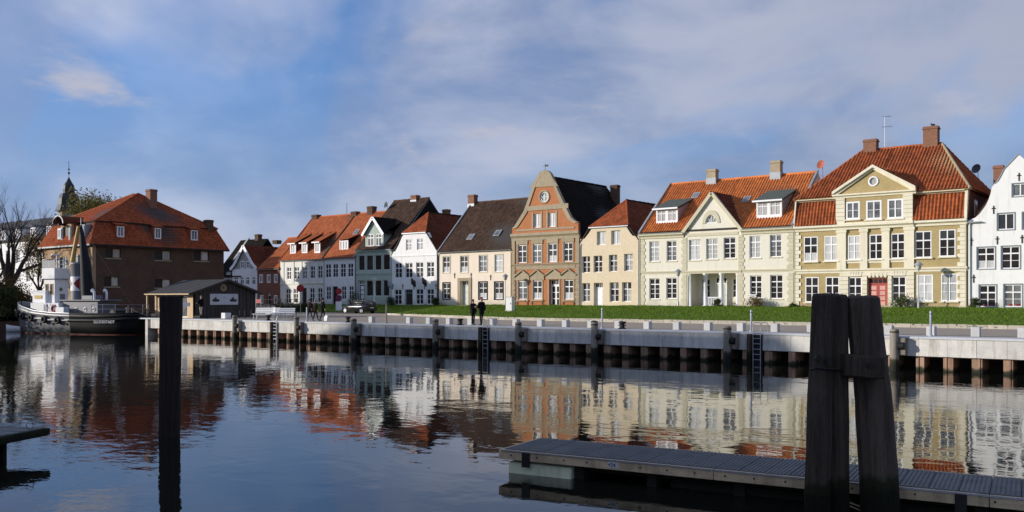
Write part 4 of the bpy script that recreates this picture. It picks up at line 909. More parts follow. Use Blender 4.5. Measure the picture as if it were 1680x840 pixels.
# --- white house with half hip
def g_win(i): return dict(cols=2, rows=2, trans=.34, rec=.08, fw=.07, single=True, frame='white_paint', pane='glass_curtain' if i < 2 else 'glass_dark')
rG, gx0, gx1 = gable_front('white_house', 'bright white house with half hipped red brown roof and dark windows, flags at the door', 643, 718.5,
    [(718.5, 411), (715, 410), (709, 399), (705, 388), (702, 381.4), (661.7, 382.6), (659, 390), (654, 402), (648.6, 412), (643, 413.6)],
    [(666, 675, 392.6, 411), (684, 694, 391.4, 410), (648, 659.3, 431.4, 456), (665, 676.7, 431, 455.7), (682.6, 694.3, 430, 455), (700.5, 712, 429.5, 454.5), (647, 658.8, 475, 499.5), (682.4, 694.3, 474, 499.3), (700, 711.7, 474, 499.3)],
    [(664, 677, 474.8, 501)], 'plaster_white', ('tile_black', 'tile_redbrown', 'tile_hip'), 13.6, YH + 2.4, 11.05, 2, 8.6, g_win, dkw=dict(mt_='door_dark', leaves=1, frame='grey_paint'))
cornice(rG, gx0, gx1, YH, fz(420, fx(680)) - .1, fz(420, fx(680)) + .08, .08, 'plaster_white', 'string_course')
for px in (644.5, 661, 679, 697, 715.5): anchor(rG, fx(px), YH, fz(470, fx(px)))
downpipe(rG, gx1 - .05, YH, 8.7, mt_='iron')
xx = fx(741, YH + 9); chimney(rG, xx - .9, YH + 9, .8, .7, 11.5, fz(343, xx, YH + 9))
for px, py, m_, lab in ((641, 466, 'shutter_blue', 'pale blue flag hanging left on the white house front'), (679, 462, 'iron', 'dark flag over the door of the white house'), (697, 461, 'iron', 'dark flag between the right windows of the white house')):
    x = fx(px, YH - .6); z = fz(py, x, YH - .6); fl = empty('flag', (x, YH, z)); tag(fl, lab, 'flag', 'flags on the white house')
    MB().tube([(x, YH + .02, z - .1), (x + .1, YH - 1.2, z + .5)], .02, 5).build('pole', 'white_paint', fl)
    b = MB(); n = 6; rows = [[(x + .02 + .08 * k / n + .05 * sin(k * 1.7) + .03 * j, YH - .3 - .85 * k / n, z + .03 + .42 * k / n - .75 * j + .03 * sin(k * 2.3)) for k in range(n + 1)] for j in (0, .5, 1)]
    b.add([p for q in rows for p in q], [(j * (n + 1) + k, j * (n + 1) + k + 1, (j + 1) * (n + 1) + k + 1, (j + 1) * (n + 1) + k) for j in range(2) for k in range(n)], True); o = b.build('cloth', m_, fl)
    sd = o.modifiers.new('thickness', 'SOLIDIFY'); sd.thickness = .006

# --- red brick house with the sandstone gable
def house_E():
    x0, x1 = fx(840) + .02, fx(951) - .02; r = house('brick_gable_house', x0, x1, 'red brick house with tall sandstone gable, round window and black roof')
    G = [(949, 380), (948.7, 365), (943, 363), (936.7, 356.7), (926.7, 336.7), (913, 306.7), (906, 290), (903.5, 285), (900, 281.7), (896.5, 280.2), (893, 280), (889, 282), (885, 285), (880, 293), (871.7, 315), (860, 346.7), (848, 366.7), (844, 373), (840, 375), (840, 389)]
    gp = [(min(x1, max(x0, fx(p))), fz(q, fx(p))) for p, q in G]; zk0, zk1 = fz(392, fx(895)), fz(381, fx(895))
    att = W((875.3, 887, 350.8, 373.3), (899, 911.7, 349, 372)); se = W((850, 863.8, 402, 431.3), (874.7, 888.3, 400.8, 430.8), (899.7, 913.7, 399.5, 430), (925, 939.5, 397.8, 429)); gr = W((850.3, 865, 460.8, 491.3), (874.7, 889, 460.3, 491), (926, 940.8, 459, 491.3)); dr = wrect(901, 917.5, 459, 504); dr = (dr[0], dr[1], ZG + .08, dr[3])
    rc = (fx(893.3), fz(323, fx(893.3))); circ = [(rc[0] + .50 * cos(2 * pi * k / 18), rc[1] + .60 * sin(2 * pi * k / 18)) for k in range(18)]
    front(r, [(x0, BASE), (x1, BASE), (x1, zk0), (x0, zk0)], se + gr + [dr], YH, 'brick_orange')
    front(r, [(x0, zk0 + .004), (x1, zk0 + .004)] + [(x, max(z, zk0 + .01)) for x, z in gp], att, YH, 'brick_orange', .34, (circ,), 'gable')
    for q in att: window(r, q, YH, 2, 1, None, pane='glass_lace', rec=.12)
    for q, pn in zip(se, ('glass_dark', 'glass_mid', 'half', 'glass_dark')): window(r, q, YH, 2, 2, .34, rec=.05, pane=pn)
    for q, pn in zip(gr, ('glass_mid', 'half', 'half')): window(r, q, YH, 2, 2, .34, rec=.05, pane=pn)
    door(r, dr, YH, 'white_paint', .18, 3, 2, 'white_paint', .32, 'glass_dark')
    wn = MB().torus((rc[0], YH + .06, rc[1]), (0, 1, 0), .50, .06, 20, 6).box(rc[0] - .02, rc[0] + .02, YH + .07, YH + .1, rc[1] - .5, rc[1] + .5).box(rc[0] - .45, rc[0] + .45, YH + .072, YH + .098, rc[1] - .02, rc[1] + .02).build('round_window', 'white_paint', r); MB().tube([(rc[0], YH + .13, rc[1]), (rc[0], YH + .16, rc[1])], .55, 18).build('pane', 'glass_curtain', wn)
    S_ = 'sandstone'
    def blk(a, c, z0, z1, pr=.07, nm='stone_band'): return MB().box(a, c, YH - pr, YH + .003, z0, z1).build(nm, S_, r)
    ring = MB().torus((rc[0], YH - .01, rc[1]), (0, 1, 0), .64, .09, 22, 6).build('oval_surround', S_, r)
    # broad stone border following the gable, split in runs
    for i in range(1, len(gp) - 2):
        p, q = Vector((gp[i][0], YH, gp[i][1])), Vector((gp[i + 1][0], YH, gp[i + 1][1])); cm = Vector((fx(895), YH, gp[0][1] + .6)); ip, iq = p + (cm - p).normalized() * .42, q + (cm - q).normalized() * .42
        b = MB().prism([p + Vector((0, .36, .05)), q + Vector((0, .36, .05)), iq + Vector((0, .36, 0)), ip + Vector((0, .36, 0))], (0, -.46, 0)); fixn(b.build('gable_coping', S_, r))
    ztop = gp[10][1]; tp = [(x, z - .02) for x, z in gp if z > ztop - 1.75]; zl = ztop - 1.75
    tp = [(gp[5][0] + .25, zl)] + tp + [(gp[14][0] - .2, zl + .1)]
    fixn(MB().prism([(x, YH + .003, z) for x, z in tp], (0, -.09, 0)).build('gable_crown', S_, r))
    zt1 = fz(340, fx(893)); xs_ = lambda z: [x for x in (min(p[0] for p in gp if abs(p[1] - z) < 1.3) + .3, max(p[0] for p in gp if abs(p[1] - z) < 1.3) - .3)]
    a, c = xs_(zt1); blk(a, c, zt1 - .28, zt1 + .22, .09)
    z = fz(376, fx(893)); blk(x0 + .6, x1 - .6, z - .08, z + .12, .06)
    for q in att: blk(q[0] - .22, q[0] - .004, q[2] - .1, q[3] + .2, .05, 'stone_jamb'); blk(q[1] + .004, q[1] + .22, q[2] - .1, q[3] + .2, .05, 'stone_jamb')
    cornice(r, x0 - .04, x1 + .04, YH, zk0 - .06, zk1, .30, S_)
    zb = fz(434, fx(895)); cornice(r, x0, x1, YH, zb - .10, zb + .14, .14, S_, 'belt_course'); blk(x0 + .5, x1 - .5, zb - .48, zb - .12, .05, 'frieze')
    for (a, c) in ((x0, x0 + .42), (x1 - .42, x1)): blk(a, c, zb + .145, zk0 - .07, .09, 'pilaster')
    quoins(r, x0, YH, BASE + .2, zb - .12, .5, .40, .24, .09, S_, 1); quoins(r, x1, YH, BASE + .2, zb - .12, .5, .40, .24, .09, S_, -1)
    for q in se:
        blk(q[0] - .2, q[1] + .2, q[3] + .05, q[3] + .46, .09, 'lintel'); blk(q[0] - .16, q[0] - .004, zb + .15, q[3] + .05, .05, 'stone_jamb'); blk(q[1] + .004, q[1] + .16, zb + .15, q[3] + .05, .05, 'stone_jamb')
    for q in gr + [dr]:
        xm = (q[0] + q[1]) / 2; hw = (q[1] - q[0]) / 2 + .32; z = q[3] + .06
        blk(q[0] - .16, q[0] - .004, q[2] - .1, q[3] + .05, .05, 'stone_jamb'); blk(q[1] + .004, q[1] + .16, q[2] - .1, q[3] + .05, .05, 'stone_jamb')
        b = MB().prism([(xm - hw, YH + .003, z), (xm + hw, YH + .003, z), (xm + hw, YH + .003, z + .45), (xm, YH + .003, z + 1.0), (xm - hw, YH + .003, z + .45)], (0, -.10, 0)); fixn(b.build('window_pediment', S_, r))
        for s in (-1, 1): verge(r, [(xm + s * (hw + .12), YH - .1, z + .42), (xm, YH - .1, z + 1.06)], .26, .12, S_, 'pediment_moulding')
        if q is not dr:
            blk(q[0] - .22, q[1] + .22, q[2] - .2, q[2] - .06, .16, 'sill')
            for s in (q[0] - .1, q[1] + .1): anchor(r, s, YH, q[2] - .5)
    xc = fx(894); zr = ztop - .55; ze = zk0 - .2; yb = YH + 15; bd = MB(); yh = yb - 3
    for s in (-1, 1):
        xe = x0 - .1 if s < 0 else x1 + .12; p = [(xe, YH + .4, ze), (xc, YH + .4, zr), (xc, yh, zr), (xe, yb, ze)]; tiled('roof', p, 'tile_black', r, step=.02); deck(bd, p, .08)
    p = [(x0, yb, ze), (x1, yb, ze), (xc, yh, zr)]; deck(bd, p, .08); bd.build('roof_boarding', 'wood_dark', r)
    body(r, x0, x1, YH, .34, 15, BASE, ze, 'brick_red'); ridgecap(r, (xc, YH + .4, zr), (xc, yh, zr), 'tile_black', .13)
    cx = fx(1026, yb - 1.5); chimney(r, xc + 1.2, yb - 3.0, .9, .7, 13.0, zr + .1, 'brick_brown')
    b = MB().tube([(fx(893.5), YH + .1, ztop - .1), (fx(893.5), YH + .1, ztop + .75)], .025, 6).tube([(fx(893.5) - .3, YH + .1, ztop + .5), (fx(893.5) + .35, YH + .1, ztop + .56)], .02, 5).box(fx(893.5) + .05, fx(893.5) + .4, YH + .09, YH + .11, ztop + .42, ztop + .62); b.build('weather_vane', 'iron', r)
house_E()

def eaves_house(name, label, px0, px1, eave, ridge, ws, drs, wall, roofm, wkw, dkw, yr=6.0, hole_extra=(), lg=(.02, .02), dz=0, verge_m='lead'):
    x0, x1 = fx(px0) + lg[0], fx(px1) - lg[1]; r = house(name, x0, x1, label)
    rs = W(*ws); ds = [(q[0], q[1], ZG + .08 + dz, q[3]) for q in W(*drs)]; front(r, [(x0, BASE), (x1, BASE), (x1, eave), (x0, eave)], rs + ds, YH, wall)
    for i, q in enumerate(rs): window(r, q, YH, **(wkw(i) if callable(wkw) else wkw))
    for q in ds: door(r, q, YH, **dkw)
    sl = (ridge - eave - .05) / (yr + .2); P3 = lambda x, y: (x, y, eave + .05 + (y - YH + .2) * sl); bd = MB()
    p = [P3(x0, YH - .2), P3(x1, YH - .2), P3(x1, YH + yr), P3(x0, YH + yr)]; tiled('roof', p, roofm, r); deck(bd, p, .08)
    p = [(x0, YH + yr, ridge), (x1, YH + yr, ridge), (x1, YH + 2 * yr + .2, eave), (x0, YH + 2 * yr + .2, eave)]; deck(bd, p, .08); bd.build('roof_boarding', 'wood_dark', r)
    body(r, x0, x1, YH, .34, 2 * yr, BASE, eave, wall, (YH + yr, ridge - .12)); ridgecap(r, (x0, YH + yr, ridge + .04), (x1, YH + yr, ridge + .04), roofm, .12)
    gutter(r, x0, x1, YH - .27, eave + .02)
    return r, x0, x1, P3, atan(sl)
# --- beige house under the big brown roof
bw = lambda i: dict(cols=2, rows=2, trans=.34, rec=.06, fw=.06, mw=.06, pane=['half', 'half', 'glass_mid', 'glass_lace', 'glass_dark', 'half', 'half'][i], frame='white_paint')
rF, x0, x1, P3, sl = eaves_house('beige_house', 'pale beige house with big brown tiled roof and two roof lights', 719, 840, 8.58, 14.8,
    [(726.8, 738, 421, 447), (755.5, 767.5, 420, 446.8), (786, 799, 419, 445.8), (812, 825, 418, 445.5), (727, 738, 464.5, 490), (785.8, 799, 463, 490.5), (811.8, 825, 463, 490.5)], [(756, 769, 461, 504)],
    'plaster_beige', 'tile_brown', bw, dict(mt_='door_pale', leaves=1, trans=.16, rec=.3, frame='door_pale'))
for i, q in enumerate(W((726.8, 738, 421, 447), (755.5, 767.5, 420, 446.8), (786, 799, 419, 445.8), (812, 825, 418, 445.5), (727, 738, 464.5, 490), (785.8, 799, 463, 490.5), (811.8, 825, 463, 490.5))):
    b = MB(); a, c, z0, z1 = q; t = .11
    b.box(a - t, a, YH - .035, YH + .03, z0 - t, z1 + t).box(c, c + t, YH - .035, YH + .03, z0 - t, z1 + t).box(a, c, YH - .035, YH + .03, z0 - t, z0).box(a, c, YH - .035, YH + .03, z1, z1 + t); b.build('window_surround', 'cloth_brown' if i > 3 else 'trim_ochre', rF)
q = W((756, 769, 461, 504))[0]; MB().box(q[0] - .42, q[0] - .01, YH - .09, YH + .002, ZG - .1, q[3] + .35).box(q[1] + .01, q[1] + .42, YH - .09, YH + .002, ZG - .1, q[3] + .35).box(q[0] - .01, q[1] + .01, YH - .09, YH + .002, q[3] + .01, q[3] + .35).build('door_surround', 'sandstone', rF)
for px, y in ((773, 1.45), (817, 1.75)): skylight(rF, P3(fx(px, YH + y), YH + y), .85, .95, sl)
x = fx(775.5, YH + 6); chimney(rF, x + .1, YH + 5.9, .95, .7, 13.9, fz(320, x, YH + 6), flash=14.7)
verge(rF, [(x0 + .04, YH - .25, 8.65), (x0 + .04, YH + 6, 14.95)], .14, .16, 'lead', 'verge_flashing')
for px, py in ((746, 452), (773, 452), (805, 455)): anchor(rF, fx(px), YH, fz(py, fx(px)))
downpipe(rF, x0 + .05, YH, 8.5, mt_='iron'); downpipe(rF, x1 - .1, YH, 8.5, mt_='trim_ochre')

# --- green house with the gabled dormer
gw = lambda i: dict(cols=1, rows=1, trans=None, rec=.10, fw=.07, pane='glass_dark', frame='plaster_offwhite')
rH, x0, x1, P3, sl = eaves_house('green_house', 'pale green narrow house with gabled dormer and tall dark windows', 584, 643, 9.25, 16.0,
    [(587.6, 598, 418.8, 444), (600.5, 611.8, 418.6, 443.8), (614.5, 625.4, 418, 443.4), (628, 639.4, 417, 443), (600.5, 611.8, 459.7, 486), (614.5, 625.4, 459.4, 486), (628, 638.5, 459, 486)], [(588, 598, 460, 497)],
    'plaster_green', 'tile_brown', gw, dict(mt_='door_dark', leaves=1, trans=.15, rec=.15, frame='white_paint', trim='white_paint', panels=4), yr=6.6)
cornice(rH, x0, x1, YH, 8.95, 9.27, .28, 'plaster_green'); cornice(rH, x0, x1, YH, fz(452, fx(613)), fz(448, fx(613)), .08, 'plaster_green', 'belt_course')
yD = YH + .15; a, c = fx(599.4, yD), fx(629, yD); xm = (a + c) / 2; z0 = 9.35; zs = fz(382, xm, yD); za = fz(358, xm, yD)
dws = [wrect(603, 613, 384, 404, yD), wrect(616.5, 626, 383.5, 403.6, yD)]
front(rH, [(a, z0), (c, z0), (c, zs), (xm, za), (a, zs)], dws, yD, 'plaster_green', .2, name='dormer_wall')
for q in dws: window(rH, q, yD, 2, 1, .3, rec=.02, single=True, pane='glass_mid', name='dormer_window')
yE = YH + 4.6
for s in (-1, 1):
    xe = xm + s * ((c - a) / 2 + .3); zE = zs - .3 * (za - zs) / ((c - a) / 2); p = [(xe, yD - .3, zE + .1), (xm, yD - .3, za + .14), (xm, yE, za + .14), (xe, yE - .5, zE + .1)]; tiled('dormer_roof', p, 'tile_black', rH); verge(rH, [(xe, yD - .34, zE + .04), (xm, yD - .34, za + .08)], .07, .34, 'white_paint', 'bargeboard')
    xw = a if s < 0 else c - .12; MB().prism([(xw, yD + .21, z0), (xw, yD + .21, zs), (xw, YH + 3.6, zs), (xw, YH + 3.6, P3(0, YH + 3.6)[2])], (.12, 0, 0)).build('dormer_cheek', 'plaster_green', rH)
x = fx(681.5, YH + 6.6); chimney(rH, x, YH + 6.6, .95, .75, 15.2, fz(320.5, x, YH + 6.6), flash=15.9)
MB().prism([(x1 - .02, YH + .6, 9.4), (x1 - .02, YH + 13, 9.4), (x1 - .02, YH + 6.6, 15.85)], (.03, 0, 0)).build('gable_cladding', 'tile_black', rH)

# --- the two white houses under the long orange roof
iw = lambda i: dict(cols=2, rows=2, trans=.34, rec=.05, fw=.08, mw=.08, single=True, pane='glass_dark')
rI, x0, x1, P3, sl = eaves_house('cream_terrace_house', 'cream white terrace house with three small dormers in the orange roof', 460, 531, 8.35, 14.6,
    [(470.5, 478, 438, 458.5), (483, 491, 437.6, 458), (496, 504, 437, 457.5), (509, 517.6, 436.3, 457), (521.4, 529, 435.7, 456.7), (468.7, 477, 473.7, 497.4), (481.4, 489.3, 473.2, 497.2), (508, 516, 472, 497), (521, 529, 472, 496)], [(495, 503, 472.5, 501)],
    'plaster_offwhite', 'tile_rust', iw, dict(mt_='door_dark', leaves=1, frame='door_dark'), yr=5.6, lg=(.0, .01))
zb = fz(466, fx(495)); cornice(rI, x0, x1, YH, zb - .1, zb + .12, .12, 'plaster_offwhite', 'belt_course')
for px in (464, 474.5 + 6, 487 + 6.5, 506.5, 519.5): MB().box(fx(px) - .28, fx(px) + .28, YH - .07, YH + .002, zb + .13, 8.2).build('pilaster', 'plaster_offwhite', rI)
for p0, p1, q0, q1, nm in ((476, 485, 404, 420, rI), (495, 504, 403.5, 419.5, rI), (515.8, 525, 402.5, 418.5, rI)):
    yd = YH + .6; a, c = fx(p0, yd), fx(p1, yd); z0 = P3(0, yd)[2] - .05; z1 = z0 + 1.45; front(nm, [(a, z0), (c, z0), (c, z1), (a, z1)], [(a + .14, c - .14, z0 + .2, z1 - .15)], yd, 'white_paint', .12, name='dormer'); window(nm, (a + .14, c - .14, z0 + .2, z1 - .15), yd, 2, 1, None, rec=.02, single=True, pane='glass_lace', fw=.05, mw=.06, name='dormer_window')
    tiled('dormer_roof', [(a - .2, yd - .3, z1), (c + .2, yd - .3, z1), (c + .2, yd + 3.3, z1 + 1.75), (a - .2, yd + 3.3, z1 + 1.75)], 'tile_rust', nm); MB().box(a - .21, c + .21, yd - .33, yd - .305, z1 - .07, z1 + .08).build('fascia', 'white_paint', nm)
    for e in (a, c - .1): MB().prism([(e, yd + .13, z0), (e, yd + .13, z1), (e, yd + 3.2, z1 + 1.62), (e, yd + 2.9, P3(0, yd + 2.9)[2])], (.1, 0, 0)).build('dormer_cheek', 'tile_redbrown', nm)
x = fx(519, YH + 5.6); chimney(rI, x, YH + 5.6, 1.1, .8, 14, fz(352.5, x, YH + 5.6), 'brick_brown')
verge(rI, [(x0 + .03, YH - .3, 8.4), (x0 + .03, YH + 5.6, 14.7)], .1, .12, 'tile_rust', 'verge_tiles')
rJ, x0, x1, P3, sl = eaves_house('white_terrace_house', 'white terrace house with one wide dormer in the orange roof beside the green house', 531, 584, 8.4, 14.6,
    [(534, 543, 433, 455.6), (546, 554.7, 432.6, 455.2), (558.3, 567.4, 432.2, 454.8), (570.5, 579.6, 431.8, 454.4), (535, 543, 470, 492), (560, 568, 469.5, 491.2), (572.4, 580.3, 469, 490.6)], [(545, 554, 470, 499)],
    'plaster_white', 'tile_rust', iw, dict(mt_='door_dark', leaves=1, frame='door_dark'), yr=5.6)
yd = YH + .75; a, c = fx(557, yd), fx(571, yd); z0 = P3(0, yd)[2] - .05; z1 = z0 + 1.35; w3 = [(a + .1 + (c - a - .1) * k / 3, a + (c - a - .1) * (k + 1) / 3, z0 + .2, z1 - .12) for k in range(3)]; front(rJ, [(a, z0), (c, z0), (c, z1), (a, z1)], w3, yd, 'white_paint', .12, name='dormer')
for q in w3: window(rJ, q, yd, 1, 1, None, rec=.02, single=True, pane='glass_lace', fw=.05, name='dormer_window')
tiled('dormer_roof', [(a - .2, yd - .3, z1), (c + .2, yd - .3, z1), (c + .2, yd + 2.3, z1 + .95), (a - .2, yd + 2.3, z1 + .95)], 'tile_rust', rJ)
for e in (a, c - .1): MB().prism([(e, yd + .13, z0), (e, yd + .13, z1), (e, yd + 2.2, z1 + .8), (e, yd + 1.9, P3(0, yd + 1.9)[2])], (.1, 0, 0)).build('dormer_cheek', 'tile_black', rJ)
skylight(rJ, P3(fx(585, YH + 3), YH + 3), .8, 1.0, sl)
for px, py in ((583.5, 346), (610, 337.5)): x = fx(px, YH + 5.6); x = min(x, x1 - .7); chimney(rJ, x, YH + 5.6, 1.0, .8, 14, fz(py, x, YH + 5.6) - .1, 'brick_brown')
dish(rJ, (x1 + .0, YH + 5.4, 15.4), .42, 'dish_grey'); MB().tube([(fx(569, YH + 5.6), YH + 5.6, 14.3), (fx(569, YH + 5.6), YH + 5.6, 16.2)], .03, 5).build('aerial', 'iron', rJ)
verge(rJ, [(x0 + .0, YH - .28, 8.52), (x0 + .0, YH + 5.5, 14.62)], .08, .08, 'iron', 'valley'); verge(rJ, [(x1 - .03, YH - .3, 8.5), (x1 - .03, YH + 5.6, 14.7)], .14, .14, 'lead', 'verge_flashing')
downpipe(rJ, x0 + .1, YH, 8.3); downpipe(rJ, x1 - .05, YH, 8.3, mt_='iron')

# --- small brick house, white gable house, grey house at the far end
rK, x0, x1, P3, sl = eaves_house('brick_cottage', 'small dark red brick house with orange roof left of the cream terrace', 422.5, 459.6, fz(442, fx(441)), 11.9,
    [(425, 431.4, 450, 464), (437.3, 443.8, 450, 464), (449, 455.4, 449.5, 464), (426, 432, 484, 498), (449, 455, 484, 498)], [(437.5, 444, 480, 500)], 'brick_red', 'tile_rust',
    lambda i: dict(cols=2, rows=1, trans=None, rec=.04, fw=.16, mw=.1, single=True, pane='glass_dark'), dict(mt_='door_dark', leaves=1), yr=5.2)
x = fx(458, YH + 5.2); chimney(rK, x - .5, YH + 5.2, 1.0, .8, 11.2, fz(394, x, YH + 5.2), 'brick_brown')
x0, x1 = fx(381) + .02, fx(422) - .02; rL = house('white_gable_cottage', x0, x1, 'white house with grey boarded gable and swept white bargeboards')
ze = fz(441, fx(400)); za = fz(404, fx(400)); xc = (x0 + x1) / 2
w1 = W((384, 390.4, 454.8, 467), (394, 400, 454.6, 467), (403, 409, 454.4, 467), (413.3, 419.2, 454, 467), (384, 390.4, 482, 496), (403, 409, 482, 496), (413.3, 419.2, 482, 496)); w2 = W((394, 400.5, 428, 440.5), (403.4, 410, 428, 440.5))
front(rL, [(x0, BASE), (x1, BASE), (x1, ze), (x0, ze)], w1, YH, 'plaster_white')
sw = lambda s: [(xc + s * (x1 - x0) / 2 * 1.06, ze - .1), (xc + s * (x1 - x0) / 2 * .74, ze + (za - ze) * .18), (xc + s * (x1 - x0) / 2 * .46, ze + (za - ze) * .47), (xc, za)]
gl = [(x0, ze + .003), (x1, ze + .003)] + [(min(x, x1), max(z, ze + .004)) for x, z in sw(1)[1:]] + [(max(x, x0), z) for x, z in sw(-1)[::-1][1:3]]
front(rL, gl, w2, YH + .03, 'plaster_grey', .3, name='gable_boarding')
for q in w1: window(rL, q, YH, 2, 1, .3, rec=.04, single=True, pane='glass_dark', fw=.09)
for q in w2: window(rL, q, YH + .03, 2, 2, None, rec=.0, single=True, pane='glass_mid', fw=.12)
bd = MB()
for s in (-1, 1):
    c_ = sw(s); verge(rL, [(x, YH - .25, z + .04) for x, z in c_], .10, .40, 'white_paint', 'bargeboard')
    for (p, q) in zip(c_[:-1], c_[1:]): pp = [(p[0], YH - .2, p[1] + .12), (q[0], YH - .2, q[1] + .12), (q[0], YH + 11, q[1] + .12), (p[0], YH + 11, p[1] + .12)]; tiled('roof', pp, 'tile_redbrown', rL); deck(bd, pp, .08)
bd.build('roof_boarding', 'wood_dark', rL); body(rL, x0, x1, YH, .34, 11, BASE, ze - .1, 'plaster_white')
x0, x1 = fx(352), fx(380.5); rM = house('grey_house', x0, x1, 'grey plastered house with dark roof behind the brick warehouse corner')
zE, zR = fz(455, x1), fz(396, fx(375, YH + 4.5), YH + 4.5); x1 -= .02
q = wrect(371, 378, 446, 458); front(rM, [(x0, BASE), (x1, BASE), (x1, zE), (x0, zE)], [q], YH, 'plaster_grey'); window(rM, q, YH, 2, 1, .3, single=True, pane='glass_mid')
b = MB(); pol = [(x1 - 9, YH + .35, zE), (x1 - 9, YH + 9, zE), (x1 - 9, YH + 4.5, zR)]
tiled('roof', [(x0, YH - .1, zE), (fx(440, YH + 4.5), YH - .1, zE), (fx(440, YH + 4.5), YH + 4.5, zR), (x0, YH + 4.5, zR)], 'tile_black', rM); bd = MB(); deck(bd, [(x0, YH + 4.5, zR), (fx(440, YH + 4.5), YH + 4.5, zR), (fx(440, YH + 4.5), YH + 9, zE), (x0, YH + 9, zE)]); bd.build('roof_boarding', 'wood_dark', rM)
MB().prism([(x0 + 1.5, YH - .2, zE - .2), (x0 + 1.5, YH + 9, zE - .2), (x0 + 1.5, YH + 4.6, zR + .35)], (.4, 0, 0)).build('gable_wall', 'plaster_grey', rM)
body(rM, x0, x1, YH, .34, 9, BASE, zE - .1, 'plaster_grey')
x = fx(423, YH + 4.5); chimney(rM, x, YH + 4.6, .8, .7, zR - .6, zR + .75, 'brick_brown')
